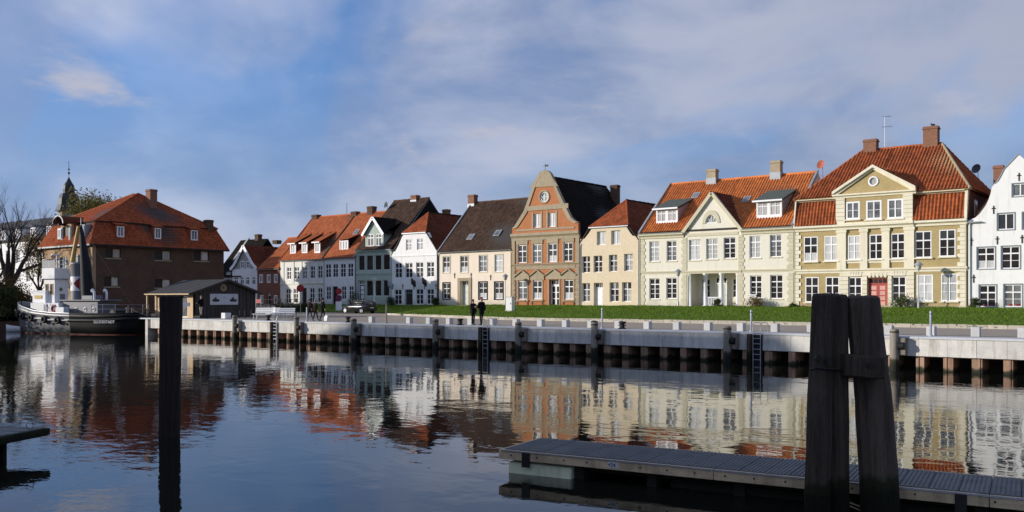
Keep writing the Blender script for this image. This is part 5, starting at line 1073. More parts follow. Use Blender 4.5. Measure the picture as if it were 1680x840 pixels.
# ------------------------------------------------------------------ brick warehouse on the left
def warehouse():
    xR, xL, yF, yB = -97.7, -108.8, 50.2, 66.8; z0 = ZQ - .2; ze, zm, zt = 9.35, 11.9, 15.9; xc, yc = (xR + xL) / 2, (yF + yB) / 2
    r = empty('brick_warehouse', (xc, yc, ZQ)); tag(r, 'big old brick warehouse with red mansard roof behind the tug', 'warehouse')
    # front (sunlit) wall, facing the water
    cols_ = [(75, 84), (95, 105), (127, 136)]
    fw_ = [wrect(79, 84, 425, 440, yF), wrect(99, 107, 422, 440, yF), wrect(129, 136, 418, 436, yF), wrect(79, 84, 466, 482, yF), wrect(129, 136, 462, 480, yF)]
    facade([(xL, z0), (xR, z0), (xR, ze), (xL, ze)], [rect(q) for q in fw_], yF, .4).build('front_wall', 'brick_tan', r)
    for q in fw_:
        window(r, q, yF, 2, 2, None, single=True, pane='glass_dark', frame='shutter_blue', fw=.06)
        for s in (q[0] - .42, q[1] + .04): MB().box(s, s + .38, yF - .06, yF - .004, q[2], q[3]).build('shutter', 'shutter_blue', r)
    # long shaded wall facing the quay
    def ry(p): return fy(p, xR)
    sw_ = [(173, 198, 408, 423), (171, 195, 454, 470), (254, 280, 411.5, 426.7), (318, 342.5, 412, 428), (254, 280, 458, 472)]
    hs = []
    for a, c, t, b_ in sw_: ya, yb = ry(a), ry(c); hs.append((ya, yb, fz(b_, xR, (ya + yb) / 2), fz(t, xR, (ya + yb) / 2)))
    f = facade([(yF + .41, z0), (yB, z0), (yB, ze), (yF + .41, ze)], [rect(q) for q in hs], 0, .4)
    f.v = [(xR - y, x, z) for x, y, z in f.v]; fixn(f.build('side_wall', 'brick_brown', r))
    for q in hs:
        ya, yb, za, zb = q; ym = (ya + yb) / 2
        MB().box(xR - .3, xR - .22, ya, yb, za, zb).build('window_board', 'door_dark', r)
        o = MB().box(xR - .21, xR - .13, ym + .05, yb - .05, za + .05, zb - .05).build('shutter', 'wood_pale', r)
        MB().box(xR - .128, xR - .12, ym + .15, yb - .15, za + .15, zb - .15).build('pane', 'glass_curtain', o)
        MB().box(xR - .02, xR + .08, ya - .08, yb + .08, za - .14, za - .02).build('sill', 'sandstone', r)
    MB().box(xL, xL + .4, yF + .41, yB, z0, ze).box(xL + .41, xR - .41, yB - .4, yB, z0, ze).build('rear_wall', 'brick_brown', r)
    o = .45; E = [(xL - o, yF - o, ze - .1), (xR + o, yF - o, ze - .1), (xR + o, yB + o, ze - .1), (xL - o, yB + o, ze - .1)]; i = .75
    M_ = [(xL + i, yF + i, zm), (xR - i, yF + i, zm), (xR - i, yB - i, zm), (xL + i, yB - i, zm)]; u = .25
    Uo = [(xL + i - u, yF + i - u, zm - .02), (xR - i + u, yF + i - u, zm - .02), (xR - i + u, yB - i + u, zm - .02), (xL + i - u, yB - i + u, zm - .02)]; A1, A2 = (xc - .6, yc, zt), (xc + .3, yc, zt)
    bd = MB()
    for k in range(4):
        m = (k + 1) % 4; p = [E[k], E[m], M_[m], M_[k]]; tiled('mansard_slope', p, 'tile_warehouse', r, .25, .34); deck(bd, p)
        ap = [A1, A2] ; p = [Uo[k], Uo[m]] + ([A2, A1] if k == 0 else [A2] if k == 1 else [A1, A2] if k == 2 else [A1]); tiled('roof', p, 'tile_warehouse', r, .25, .34); deck(bd, p)
        ridgecap(r, Uo[k], (A2 if k in (1, 2) else A1), 'tile_rust', .12); ridgecap(r, E[k], M_[k], 'tile_rust', .10)
    bd.build('roof_boarding', 'wood_dark', r)
    MB().box(xL - o, xR + o, yF - o - .1, yF - o - .004, ze - .25, ze - .08).build('gutter', 'lead', r); MB().box(xR + o + .004, xR + o + .1, yF - o, yB + o, ze - .25, ze - .08).build('gutter', 'iron', r)
    # dormers on the quay side
    for a, c, t, b_ in ((191.5, 203.5, 371, 389), (253.5, 264, 374, 392), (313, 324, 377.5, 394.5)):
        X = xR + .05; ya, yb = fy(a, X), fy(c, X); ym = (ya + yb) / 2; za, zb = fz(b_, X, ym), fz(t, X, ym)
        o_ = MB().box(X - 1.0, X, ya - .12, yb + .12, za - .15, zb + .1).build('dormer', 'tile_warehouse', r)
        b = MB().box(X + .003, X + .06, ya, ya + .14, za, zb).box(X + .003, X + .06, yb - .14, yb, za, zb).box(X + .003, X + .06, ya + .14, yb - .14, za, za + .14).box(X + .003, X + .06, ya + .14, yb - .14, zb - .14, zb).box(X + .003, X + .05, ym - .04, ym + .04, za + .14, zb - .14); b.build('frame', 'white_paint', o_)
        MB().box(X + .003, X + .02, ya + .1, yb - .1, za + .1, zb - .1).build('pane', 'glass_mid', o_)
        MB().prism([(X + .3, ya - .25, zb + .10), (X + .3, yb + .25, zb + .10), (X - 1.3, yb + .25, zb + .5), (X - 1.3, ya - .25, zb + .5)], (0, 0, .09)).build('dormer_roof', 'tile_warehouse', o_)
    # hoist gable with round hood on the sunlit side
    y = yF - .12; a, c = fx(100, y), fx(117, y); xm = (a + c) / 2; zb = fz(368, xm, y); dr = wrect(104, 113, 372, 405, y)
    facade([(a, ze - .6), (c, ze - .6), (c, zb), (a, zb)], [rect(dr)], y, .3).build('hoist_gable', 'brick_tan', r)
    MB().box(dr[0], dr[1], y + .15, y + .2, dr[2], dr[3]).build('hoist_door', 'door_dark', r)
    for s in (dr[0] - .45, dr[1] + .05): MB().box(s, s + .4, y - .07, y - .004, dr[2], dr[3]).build('shutter', 'shutter_blue', r)
    MB().box(a + .02, a + .25, y + .31, y + 2.6, ze - .3, zb).box(c - .25, c - .02, y + .31, y + 2.6, ze - .3, zb).build('hoist_cheek', 'tile_warehouse', r)
    hw = (c - a) / 2 + .02; ring = lambda yy, k: [(xm + k * hw * cos(t), yy, zb + k * hw * .75 * sin(t)) for t in [pi * j / 10 for j in range(11)]]
    b = MB().loft([ring(y - .9, 1) + ring(y - .9, .86)[::-1], ring(y + 3.6, 1) + ring(y + 3.6, .86)[::-1]], smooth=False); b.build('hood', 'tile_redbrown', r)
    b = MB().loft([ring(y - .96, 1.06) + ring(y - .96, .9)[::-1], ring(y - .902, 1.06) + ring(y - .902, .9)[::-1]], smooth=False); b.build('hood_trim', 'lead', r)
    MB().box(xm - .1, xm + .1, y - .88, y + .3, zb - .16, zb + .02).build('hoist_beam', 'iron', r)
    for a, c, t, b_ in ((95, 100.5, 376, 391), (132, 138, 370, 388)):
        q = wrect(a, c, t, b_, yF - .25); MB().box(q[0] - .1, q[1] + .1, yF - .24, yF + .8, q[2] - .1, q[3] + .12).build('dormer', 'lead', r); window(r, q, yF - .25, 2, 1, None, rec=-.06, single=True, pane='glass_curtain', name='dormer_window')
    x = fx(248.5, yc); yy = yc + .9; x = xR - 3.6; chimney(r, x, fy(248.5, x), 1.0, .9, 12.8, fz(311, x, fy(248.5, x))); x = xR - .9; y_ = fy(342, x); chimney(r, x, min(y_, yB - .8), .9, .8, 11.6, fz(361, x, y_), 'brick_brown')
warehouse()

# ------------------------------------------------------------------ timber hut on the quay
def hut():
    x1, x0, y0, y1 = -73.0, -79.3, 46.75, 53.4; z0, ze, zr = ZQ - .02, 3.92, 5.02; ym = (y0 + y1) / 2
    r = empty('timber_hut', ((x0 + x1) / 2, ym, z0)); tag(r, 'dark boarded timber hut with low gable roof on the quay', 'hut')
    q = [wrect(256, 274, 488, 514, y0), wrect(281, 300, 488, 520, y0)]
    q = [(x0 + .7, x0 + 2.6, z0 + .7, ze - .45), (x0 + 3.4, x0 + 5.4, z0 + .08, ze - .4)]
    facade([(x0, z0), (x1, z0), (x1, ze), (x0, ze)], [rect(a) for a in q], y0, .15).build('front_wall', 'wood_pale', r)
    for a in q: window(r, a, y0, 2, 1, None, rec=.03, single=True, pane='glass_mid')
    # gable end: upright boards
    n = 34; wd = (y1 - y0) / n
    for k in range(n):
        ya, yb = y0 + wd * k, y0 + wd * (k + 1) - .012; zt = lambda y: ze + (zr - ze) * (1 - abs(y - ym) / ((y1 - y0) / 2)) - .03; d = .03 if k % 2 else 0
        MB().prism([(x1 - .05, ya, z0), (x1 - .05, yb, z0), (x1 - .05, yb, zt(yb)), (x1 - .05, ya, zt(ya))], (.05 + d, 0, 0)).build('board', 'wood_dark', r)
    MB().prism([(x1 - .12, y0 + .16, z0), (x1 - .12, y1, z0), (x1 - .12, y1, ze), (x1 - .12, ym, zr - .08), (x1 - .12, y0 + .16, ze)], (.06, 0, 0)).box(x0, x1 - .13, y1 - .1, y1, z0, ze).box(x0, x0 + .1, y0 + .16, y1 - .11, z0, ze).build('inner_wall', 'wood_dark', r)
    for s, ya in ((-1, y0 - .75), (1, y1 + .4)):
        zl = zr - (zr - ze) * abs(ya - ym) / ((y1 - y0) / 2)
        nn = 12; xs_ = [x0 - .5 + (x1 + .5 - x0 + .5) * k / nn for k in range(nn + 1)]
        for k in range(nn): MB().prism([(xs_[k] + .005, ya, zl), (xs_[k + 1] - .005, ya, zl), (xs_[k + 1] - .005, ym, zr), (xs_[k] + .005, ym, zr)], (0, 0, .07 + .012 * (k % 2))).build('roof_sheet', 'roof_felt', r)
        MB().prism([(x1 + .5, ya, zl - .1), (x1 + .5, ym, zr - .1), (x1 + .5, ym, zr + .1), (x1 + .5, ya, zl + .1)], (.04, 0, 0)).build('bargeboard', 'wood_dark', r)
    MB().box(x0 - .5, x1 + .5, y0 - .80, y0 - .755, 3.66, 3.76).build('fascia', 'wood_pale', r)
    for x in (x0 - .3, x0 + 3.0): MB().box(x - .06, x + .06, y0 - .66, y0 - .54, z0, 3.62).build('post', 'wood_pale', r)
    ya, yb = fy(344, x1), fy(390, x1); zc_ = fz(491, x1, (ya + yb) / 2); sg = MB().box(x1 + .035, x1 + .07, ya, yb, zc_ - .5, zc_ + .5).build('picture_board', 'board_print', r)
    for k, yy in enumerate((ya + (yb - ya) * .2, ya + (yb - ya) * .82)):
        b = MB().prism([(x1 + .072, yy - .42, zc_ - .02), (x1 + .072, yy - .3, zc_ - .22), (x1 + .072, yy + .32, zc_ - .22), (x1 + .072, yy + .42, zc_ + .0)], (.004, 0, 0)).box(x1 + .072, x1 + .076, yy - .2, yy + .1, zc_ + .0, zc_ + .14).box(x1 + .072, x1 + .076, yy - .02, yy + .02, zc_ + .141, zc_ + .33); b.build('ship_print', 'ink', sg)
    yy = (ya + yb) / 2; MB().box(x1 + .072, x1 + .076, yy - .15, yy + .2, zc_ + .16, zc_ + .19).build('print_line', 'ink_soft', sg)
    yy, zz = fy(366, x1), fz(472, x1, fy(366, x1)); c = MB().torus((x1 + .05, yy, zz), (1, 0, 0), .28, .05, 18, 6).build('round_emblem', 'wood_pale', r); MB().tube([(x1 + .035, yy, zz), (x1 + .05, yy, zz)], .26, 18).build('disc', 'wood_dark', c)
    MB().torus((x1 + .056, yy, zz), (1, 0, 0), .13, .03, 12, 6).build('inner_ring', 'wood_pale', c)
    x = fx(306, y0 - .7); b = MB().box(x - .7, x + .55, y0 - .74, y0 - .70, 2.62, 2.95).build('blue_board', 'sign_blue', r)
hut()

# ------------------------------------------------------------------ tug
def tug():
    A = Vector((-94.4, 41.3, 0)); B_ = Vector((-78.1, 45.1, 0)); ang = atan2(B_.y - A.y, B_.x - A.x); LN = (B_ - A).length
    r = empty('tug', A, ang); tag(r, 'old dark tugboat with white wheelhouse moored in front of the warehouse', 'tugboat')
    st = [0, .03, .08, .16, .28, .42, .58, .74, .88, .96, 1]; bm_ = [.12, .75, 1.35, 1.9, 2.25, 2.4, 2.4, 2.25, 1.85, 1.3, .7]; sh = [2.25, 2.15, 2.02, 1.85, 1.65, 1.5, 1.45, 1.45, 1.55, 1.62, 1.66]; bl = [2.95, 2.88, 2.75, 2.5, 2.15, 1.98, 1.92, 1.9, 1.92, 1.95, 1.98]
    def ring(k, zs, ins):
        x = st[k] * LN; w_ = bm_[k]; out_ = []
        for z, f in zs: out_.append((x + (0 if 0 < k < 10 else 0), w_ * f, z))
        return out_
    def shell(name, zf, m_, k0=0, k1=10):
        rings = []
        for k in range(k0, k1 + 1):
            x = st[k] * LN; L1 = [(x + dx, -bm_[k] * f, z) for z, f, dx in zf(k)]; rings.append(L1 + [(p[0], -p[1], p[2]) for p in L1[::-1]])
        return fixn(MB().loft(rings, True, True).build(name, m_, r, local=True))
    rk = lambda k: (.55 * (1 - st[k] / .2) if st[k] < .2 else (-.6 * (st[k] - .85) / .15 if st[k] > .85 else 0))
    shell('bottom', lambda k: [(-.8, .6, rk(k) * 1.2), (.0, .90, rk(k)), (.07, .92, rk(k) * .8)], 'hull_red')
    hf = lambda k: [(.075, .925, rk(k) * .8), (.8, .97, rk(k) * .5), (sh[k] - .15, 1.0, rk(k) * .1), (sh[k], 1.0, 0)]
    shell('hull_forward', hf, 'hull_sunlit', 0, 6); shell('hull_aft', hf, 'hull_black', 6, 10)  # forward shell carries painted sunlight, aft stays dark
    sf = lambda k: [(sh[k] - .26, 1.03, 0), (sh[k] - .24, 1.06, 0), (sh[k] - .12, 1.06, 0), (sh[k] - .10, 1.03, 0)]
    shell('rubbing_strake', sf, 'hull_sunlit', 0, 6); shell('rubbing_strake', sf, 'hull_black', 6, 10)
    shell('deck', lambda k: [(sh[k] + .002, .96, 0), (sh[k] + .03, .96, 0)], 'deck_steel')
    for sgn in (-1, 1):   # bulwark plating both sides
      for k0, k1, bmat in ((0, 6, 'hull_sunlit'), (6, 10, 'hull_black')):
        rings = []
        for k in range(k0, k1 + 1): x = st[k] * LN; y = sgn * bm_[k]; rings.append([(x, y, sh[k] + .002), (x, y, bl[k]), (x + .02, y - sgn * .06, bl[k]), (x + .02, y - sgn * .06, sh[k] + .002)])
        fixn(MB().loft(rings, True, True).build('bulwark', bmat, r, local=True))
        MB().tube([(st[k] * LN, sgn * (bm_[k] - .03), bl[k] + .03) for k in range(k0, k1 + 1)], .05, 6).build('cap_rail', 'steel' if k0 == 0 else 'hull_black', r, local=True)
    # tyres hung along the near side
    for t in (.035, .10, .18, .27, .39, .50):
        k = max(j for j in range(11) if st[j] <= t); f = (t - st[k]) / (st[k + 1] - st[k]); y = bm_[k] + (bm_[k + 1] - bm_[k]) * f; z = sh[k] + (sh[k + 1] - sh[k]) * f; dy = (bm_[k + 1] - bm_[k]) / ((st[k + 1] - st[k]) * LN)
        MB().torus((t * LN, -y - .17, z - .18), (-dy, -1, 0), .26, .12, 16, 8).build('tyre', 'rubber', r, local=True)
    for t in (.33, .45, .56): MB().tube([(t * LN, -2.41, .95), (t * LN, -2.36, .95)], .13, 12).build('porthole', 'glass_dark', r, local=True)
    bx = lambda nm, u0, u1, v0, v1, z0, z1, m_, bev=.03: MB().box(u0, u1, v0, v1, z0, z1).build(nm, m_, r, local=True, bevel=bev)
    W_ = 'ship_white'
    lower = bx('lower_house', 3.3, 7.2, -1.5, 1.5, 1.6, 2.9, W_); fwd = bx('forward_cabin', 3.0, 4.85, -1.05, 1.05, 2.9, 4.1, W_)
    MB().box(3.35, 4.35, -1.09, -1.06, 3.3, 3.62).build('name_plate', 'sign_yellow', r, local=True)
    tw = bx('wheelhouse', 4.2, 5.75, -.75, .75, 2.9, 5.18, W_); up = bx('upper_bridge', 4.05, 5.85, -.85, .85, 5.2, 6.25, W_)
    MB().box(4.0, 5.9, -.9, .9, 5.181, 5.198).build('bridge_edge', 'ship_grey', r, local=True)
    for u in (4.45, 5.1):
        o = MB().box(u, u + .42, -.785, -.752, 3.7, 4.75).build('bridge_window', 'boom_tan', r, local=True); MB().box(u + .06, u + .36, -.79, -.786, 3.76, 4.69).build('pane', 'glass_dark', o, local=True)
    MB().torus((5.77, -.1, 4.2), (1, 0, 0), .17, .04, 14, 6).build('porthole', 'steel', r, local=True); MB().tube([(5.752, -.1, 4.2), (5.765, -.1, 4.2)], .16, 14).build('pane', 'glass_dark', r, local=True)
    MB().box(5.752, 5.80, -.2, .35, 2.95, 3.75).build('door', 'ship_grey', r, local=True)
    # open bridge railing
    pts = [(4.1, -.8), (5.8, -.8), (5.8, .8), (4.1, .8)]
    for k, (u, v) in enumerate(pts + [(4.95, -.8), (4.95, .8)]): MB().tube([(u, v, 6.25), (u, v, 7.05)], .025, 6).build('stanchion', 'steel', r, local=True)
    for z in (6.65, 7.05): MB().tube([(u, v, z) for u, v in pts + pts[:1]], .022, 6).build('rail', 'steel', r, local=True)
    MB().box(4.12, 5.78, -.82, -.80, 6.28, 6.98).build('canvas_dodger', 'ship_grey', r, local=True)
    bx('engine_casing', 7.21, 11.8, -1.0, 1.0, 1.6, 3.1, 'ship_grey'); bx('casing_roof', 7.0, 12.4, -1.25, 1.25, 3.1, 3.2, 'ship_grey', .01); bx('skylight_box', 9.2, 10.6, -.6, .6, 3.2, 3.6, 'ship_grey')
    bx('white_locker', 7.25, 8.4, -1.9, -1.28, 1.6, 2.5, W_)
    for u in (7.9, 9.0, 10.2, 11.3): MB().torus((u, -1.01, 2.3), (0, 1, 0), .17, .035, 14, 6).build('porthole', 'steel', r, local=True)
    # ladder and stair to the wheelhouse
    for s in (0, .45): MB().tube([(5.9 + s, -1.75, 1.65), (5.5 + s, -1.53, 2.95)], .025, 5).build('stair_rail', W_, r, local=True)
    # funnel with band and emblem
    fu = MB().lathe((8.1, 0, 0), [(.74, 3.2), (.73, 4.2), (.71, 6.5), (.75, 6.55), (.75, 6.75), (.6, 6.75)], 20).build('funnel', 'ship_grey', r, local=True)
    def patch(a0, a1, z0, z1, rr): return [[(8.1 + rr * cos(a0 + (a1 - a0) * k / 6), rr * sin(a0 + (a1 - a0) * k / 6), z) for k in range(7)] for z in (z0, z1)]
    aa = -pi / 2 + .1
    P = patch(aa - .95, aa + .95, 4.05, 5.4, .738); b = MB().loft(P, False, False); b.build('emblem_ground', 'sign_white', fu, local=True)
    ctr = lambda a, z, rr=.748: (8.1 + rr * cos(a), rr * sin(a), z)
    for s, m_ in ((1, 'sign_red'), (-1, 'shutter_blue')):
        n = 5; top = [ctr(aa + s * (.10 + .78 * k / n), 4.725 + .60 * k / n) for k in range(n + 1)]; bot = [ctr(aa + s * (.10 + .78 * k / n), 4.725 - .60 * k / n) for k in range(n + 1)]
        b = MB(); b.add(top + bot, [(k, k + 1, n + 2 + k, n + 1 + k) for k in range(n)]); fixn(b.build('emblem_wedge', m_, fu, local=True))
    # mast: black tapered, with the tan boom folded against it
    MB().tube([(9.3, .0, 3.2), (9.0, .0, 6.6), (8.4, 0, 10.3)], [.60, .50, .10], 10).build('mast', 'rubber', r, local=True); MB().tube([(8.4, 0, 10.25), (8.4, 0, 11.0)], .03, 6).build('mast_pole', 'steel', r, local=True)
    MB().tube([(7.7, -.45, 6.4), (8.25, -.15, 10.2)], [.24, .15], 10).build('boom', 'boom_tan', r, local=True)
    MB().tube([(9.5, 0, 3.2), (9.5, 0, 6.2)], .05, 6).build('derrick_post', 'iron', r, local=True); MB().tube([(9.5, 0, 6.1), (10.3, 0, 4.0)], .05, 6).build('derrick_arm', 'iron', r, local=True)
    for p, q in (((8.4, 0, 10.2), (.6, 0, 3.0)), ((8.4, 0, 10.2), (15.6, 0, 2.1)), ((8.5, 0, 9.2), (5.0, .8, 7.0))): MB().tube([p, q], .015, 4).build('stay', 'iron', r, local=True)
    bx('winch', 12.8, 13.8, -.5, .5, 1.6, 2.2, 'iron'); MB().tube([(13.3, -.7, 2.0), (13.3, .7, 2.0)], .3, 12).build('winch_drum', 'iron', r, local=True)
    for u in (1.3, 14.8):
        for v in (-.3, .3): MB().lathe((u, v, 0), [(.11, 1.5), (.11, 2.35), (.15, 2.38), (.15, 2.45)], 10).build('bitt', 'steel', r, local=True)
    k = 8; text('name_lettering', 'GLÜCKSTADT', .36, 'sign_white', r, (13.9, -2.13, 1.18), (pi / 2, 0, .16), .004)
    # fittings: ventilators, lifebuoy, searchlight, radar, stern rail, mooring lines
    for u, v in ((11.0, -.7), (11.0, .7), (7.5, .7)):
        o = MB().tube([(u, v, 3.2), (u, v, 3.85), (u - .08, v, 4.02), (u - .28, v, 4.06)], [.11, .11, .13, .2], 10).build('ventilator', W_, r, local=True)
    MB().torus((6.6, -1.57, 2.35), (0, 1, 0), .27, .07, 16, 8).build('lifebuoy', 'sign_red', r, local=True)
    MB().lathe((4.5, 0, 0), [(.05, 7.05), (.05, 7.3), (.16, 7.32), (.16, 7.55)], 10).build('searchlight', 'steel', r, local=True); MB().box(4.95, 5.15, -.55, .55, 7.5, 7.6).box(5.02, 5.08, -.03, .03, 6.25, 7.499).build('radar', W_, r, local=True)
    rp_ = [(12.2, -2.05), (13.5, -1.9), (14.8, -1.65), (15.9, -1.2), (16.4, 0), (15.9, 1.2), (14.8, 1.65)]
    for u, v in rp_: MB().tube([(u, v, 1.9), (u, v, 2.75)], .025, 6).build('stanchion', 'ship_grey', r, local=True)
    for z in (2.35, 2.75): MB().tube([(u, v, z) for u, v in rp_], .018, 6).build('rail', 'ship_grey', r, local=True)
    for u0, v0, z0, u1, v1, z1 in ((15.0, 0, 2.3, 16.6, 2.2, 1.7), (1.4, 0, 2.5, 3.2, 4.9, 1.6)): MB().tube([(u0 + (u1 - u0) * k / 8, v0 + (v1 - v0) * k / 8, z0 + (z1 - z0) * k / 8 - .25 * sin(pi * k / 8)) for k in range(9)], .03, 6).build('mooring_line', 'timber_beam', r, local=True)
    for u in (5.2, 6.3, 8.6, 9.9): MB().box(u, u + .5, -1.535 if u < 7.2 else -1.03, -1.502 if u < 7.2 else -1.003, 1.75, 2.75 if u < 7.2 else 2.0).build('side_door' if u < 7.2 else 'vent_grille', 'ship_grey' if u < 7.2 else 'iron', r, local=True)
    # white dinghy hanging under the bow
    d = empty('dinghy', (A.x + .2, A.y - .3, 0)); tag(d, 'small white dinghy floating under the bow of the tug', 'dinghy')
    rings = []
    for t, w_, zt in ((0, .05, .75), (.15, .35, .62), (.5, .55, .5), (.85, .5, .5), (1, .4, .52)):
        rings.append([(2.4 * t, -w_, zt), (2.4 * t, -w_ * .8, .05), (2.4 * t, 0, -.12), (2.4 * t, w_ * .8, .05), (2.4 * t, w_, zt), (2.4 * t, w_ * .88, zt), (2.4 * t, 0, .12), (2.4 * t, -w_ * .88, zt)])
    fixn(MB().loft(rings, True, True).build('hull', 'ship_white', d, local=True)); MB().box(1.0, 1.2, -.48, .48, .36, .4).build('thwart', 'wood_pale', d, local=True); d.rotation_euler = (0, 0, ang + .6); d.location = (A.x - 1.2, A.y - .9, 0)
tug()

# ------------------------------------------------------------------ far background on the left
def church():
    zc = 260; xc = (113 - 840) / F * zc; X, Y = xc * CP - zc * SP, xc * SP + zc * CP; k = zc / F; z = lambda py: EYE + (HZ - py) * k
    r = empty('church_tower', (X, Y, ZQ)); tag(r, 'dark church spire with two balls rising behind the warehouse', 'church tower')
    MB().box(X - 3.4, X + 3.4, Y - 3.4, Y + 3.4, ZQ - .5, z(388)).build('tower', 'brick_brown', r)
    oct_ = lambda rr, zz: [(X + rr * cos(2 * pi * i / 8 + .39), Y + rr * sin(2 * pi * i / 8 + .39), zz) for i in range(8)]
    MB().loft([oct_(2.7, z(388)), oct_(2.7, z(347))], smooth=False).build('lantern', 'brick_tan', r)
    for i in range(8):
        a = 2 * pi * (i + .5) / 8 + .39; p = Vector((X + 2.52 * cos(a), Y + 2.52 * sin(a), z(358))); q = MB().box(-.05, .12, -.5, .5, -1.2, 1.2).build('louvre', 'shutter_blue', r, local=True); q.location = p - WORLD[r]; q.rotation_euler = (0, 0, a)
    MB().loft([oct_(3.5, z(347)), oct_(3.3, z(344)), oct_(2.85, z(336)), oct_(2.7, z(326)), oct_(2.2, z(318))], smooth=False).build('bell_roof', 'copper_dark', r)
    MB().loft([oct_(1.45, z(318)), oct_(1.55, z(311)), oct_(1.35, z(304)), oct_(.7, z(298)), oct_(.12, z(291))], smooth=False).build('spire', 'copper_dark', r)
    MB().tube([(X, Y, z(293)), (X, Y, z(264))], .07, 6).build('spire_rod', 'iron', r)
    for py, rr in ((284, .32), (278, .26)): MB().ellipsoid((X, Y, z(py)), (rr, rr, rr), 10, 8).build('ball', 'iron', r)
church()
def hall():
    Y0 = 57.5; x0, x1 = -150, -121; r = empty('white_building', ((x0 + x1) / 2, Y0, ZQ)); tag(r, 'long white building with dark dormered roof behind the bare tree', 'building')
    ze = fz(396, -133, Y0); zr = fz(357, -133, Y0 + 5); ws = []
    for k in range(9):
        xa = x0 + 1.2 + k * 3.15
        for z in (2.6, 5.6, 8.3): ws.append((xa, xa + 1.15, z, z + 1.8))
    ws = [w_ for w_ in ws if w_[3] < ze - .3]
    facade([(x0, ZQ - .2), (x1, ZQ - .2), (x1, ze), (x0, ze)], [rect(q) for q in ws], Y0, .35).build('front_wall', 'plaster_white', r)
    for q in ws: window(r, q, Y0, 2, 2, None, single=True, pane='glass_mid', frame='white_paint')
    body(r, x0, x1, Y0, .35, 10, ZQ - .2, ze, 'plaster_white', (Y0 + 5, zr - .1)); bd = MB()
    for p in ([(x0, Y0 - .3, ze), (x1, Y0 - .3, ze), (x1, Y0 + 5, zr), (x0, Y0 + 5, zr)], [(x0, Y0 + 5, zr), (x1, Y0 + 5, zr), (x1, Y0 + 10.3, ze), (x0, Y0 + 10.3, ze)]): tiled('roof', p, 'slate_grey', r, .4, .4); deck(bd, p)
    bd.build('roof_boarding', 'wood_dark', r)
    for k in range(6):
        xa = x0 + 2.5 + k * 4.6; z0 = ze + .3; MB().box(xa, xa + 1.5, Y0 + .2, Y0 + 2.6, z0, z0 + 1.5).build('dormer', 'plaster_white', r); window(r, (xa + .2, xa + 1.3, z0 + .2, z0 + 1.35), Y0 + .2, 2, 1, None, rec=-.06, single=True, pane='glass_mid', name='dormer_window')
        MB().prism([(xa - .2, Y0 - .1, z0 + 1.5), (xa + 1.7, Y0 - .1, z0 + 1.5), (xa + .75, Y0 - .1, z0 + 1.85)], (0, 4, 0)).build('dormer_roof', 'slate_grey', r)
hall()
def shed():
    x0, x1, y0, y1 = -116, -101, 38, 44.5; r = empty('low_shed', ((x0 + x1) / 2, (y0 + y1) / 2, ZQ)); tag(r, 'low dark shed with red roof behind the bushes at the left edge', 'shed'); ze, zr = 3.7, 5.2; ym = (y0 + y1) / 2; xc = (x0 + x1) / 2
    MB().box(x0, x1, y0, y1, ZQ - .2, ze).build('wall', 'brick_brown', r)
    for p in ([(x0 - .3, y0 - .4, ze - .1), (x1 + .3, y0 - .4, ze - .1), (x1 + .3, ym, zr), (x0 - .3, ym, zr)], [(x0 - .3, ym, zr), (x1 + .3, ym, zr), (x1 + .3, y1 + .4, ze - .1), (x0 - .3, y1 + .4, ze - .1)]):
        tiled('roof', p, 'tile_redbrown', r, .3, .36)
    MB().prism([(x0, y0, ze), (x0, y1, ze), (x0, ym, zr - .05)], (.2, 0, 0)).build('gable_end', 'brick_brown', r); MB().prism([(x1 - .2, y0, ze), (x1 - .2, y1, ze), (x1 - .2, ym, zr - .05)], (.2, 0, 0)).build('gable_end', 'brick_brown', r)
shed()
# buildings of the near bank, behind the photographer: they keep the jetty, dolphins and near water in shade
def nearhouse(x0, x1, y1, d, ze, zr, m_, lab):
    r = empty('harbour_building', ((x0 + x1) / 2, y1 - d / 2, ZQ)); tag(r, lab, 'building', 'buildings on the near bank'); ws = []; ym = y1 - d / 2
    n = int((x1 - x0) / 3.2)
    for k in range(n):
        for f in range(int((ze - 2) / 3)): ws.append((-x1 + 1 + k * 3.2, -x1 + 2.2 + k * 3.2, 2.4 + f * 3, 4.2 + f * 3))
    f = facade([(-x1, ZQ - .3), (-x0, ZQ - .3), (-x0, ze), (-x1, ze)], [rect(q) for q in ws], 0, .3); f.v = [(-x, y1 - y, z) for x, y, z in f.v]; f.build('front_wall', m_, r)
    g_ = MB()
    for q in ws: g_.box(-q[1], -q[0], y1 - .22, y1 - .18, q[2], q[3])
    g_.build('window_panes', 'glass_dark', r)['kind'] = 'stuff'
    b = MB().box(x0, x1, y1 - d, y1 - d + .3, ZQ - .3, ze)
    for xa in (x0, x1 - .3): b.prism([(xa, y1 - d + .31, ZQ - .3), (xa, y1 - .31, ZQ - .3), (xa, y1 - .31, ze), (xa, ym, zr - .1), (xa, y1 - d + .31, ze)], (.3, 0, 0))
    fixn(b.build('side_wall', m_, r)); rb = MB()
    for p in ([(x0 - .3, y1 + .3, ze), (x1 + .3, y1 + .3, ze), (x1 + .3, ym, zr), (x0 - .3, ym, zr)], [(x0 - .3, ym, zr), (x1 + .3, ym, zr), (x1 + .3, y1 - d - .3, ze), (x0 - .3, y1 - d - .3, ze)]): deck(rb, p, .2)
    rb.build('roof', 'tile_redbrown', r)
MB().poly([(XW + .01, -900, 1.2), (900, -900, 1.2), (900, -3.5, 1.2), (XW + .01, -3.5, 1.2)]).build('near_bank', 'land', kind='structure')
MB().box(XW + .02, 300, -3.5, -3.1, -1.5, 1.25).build('near_quay', 'concrete', kind='structure')
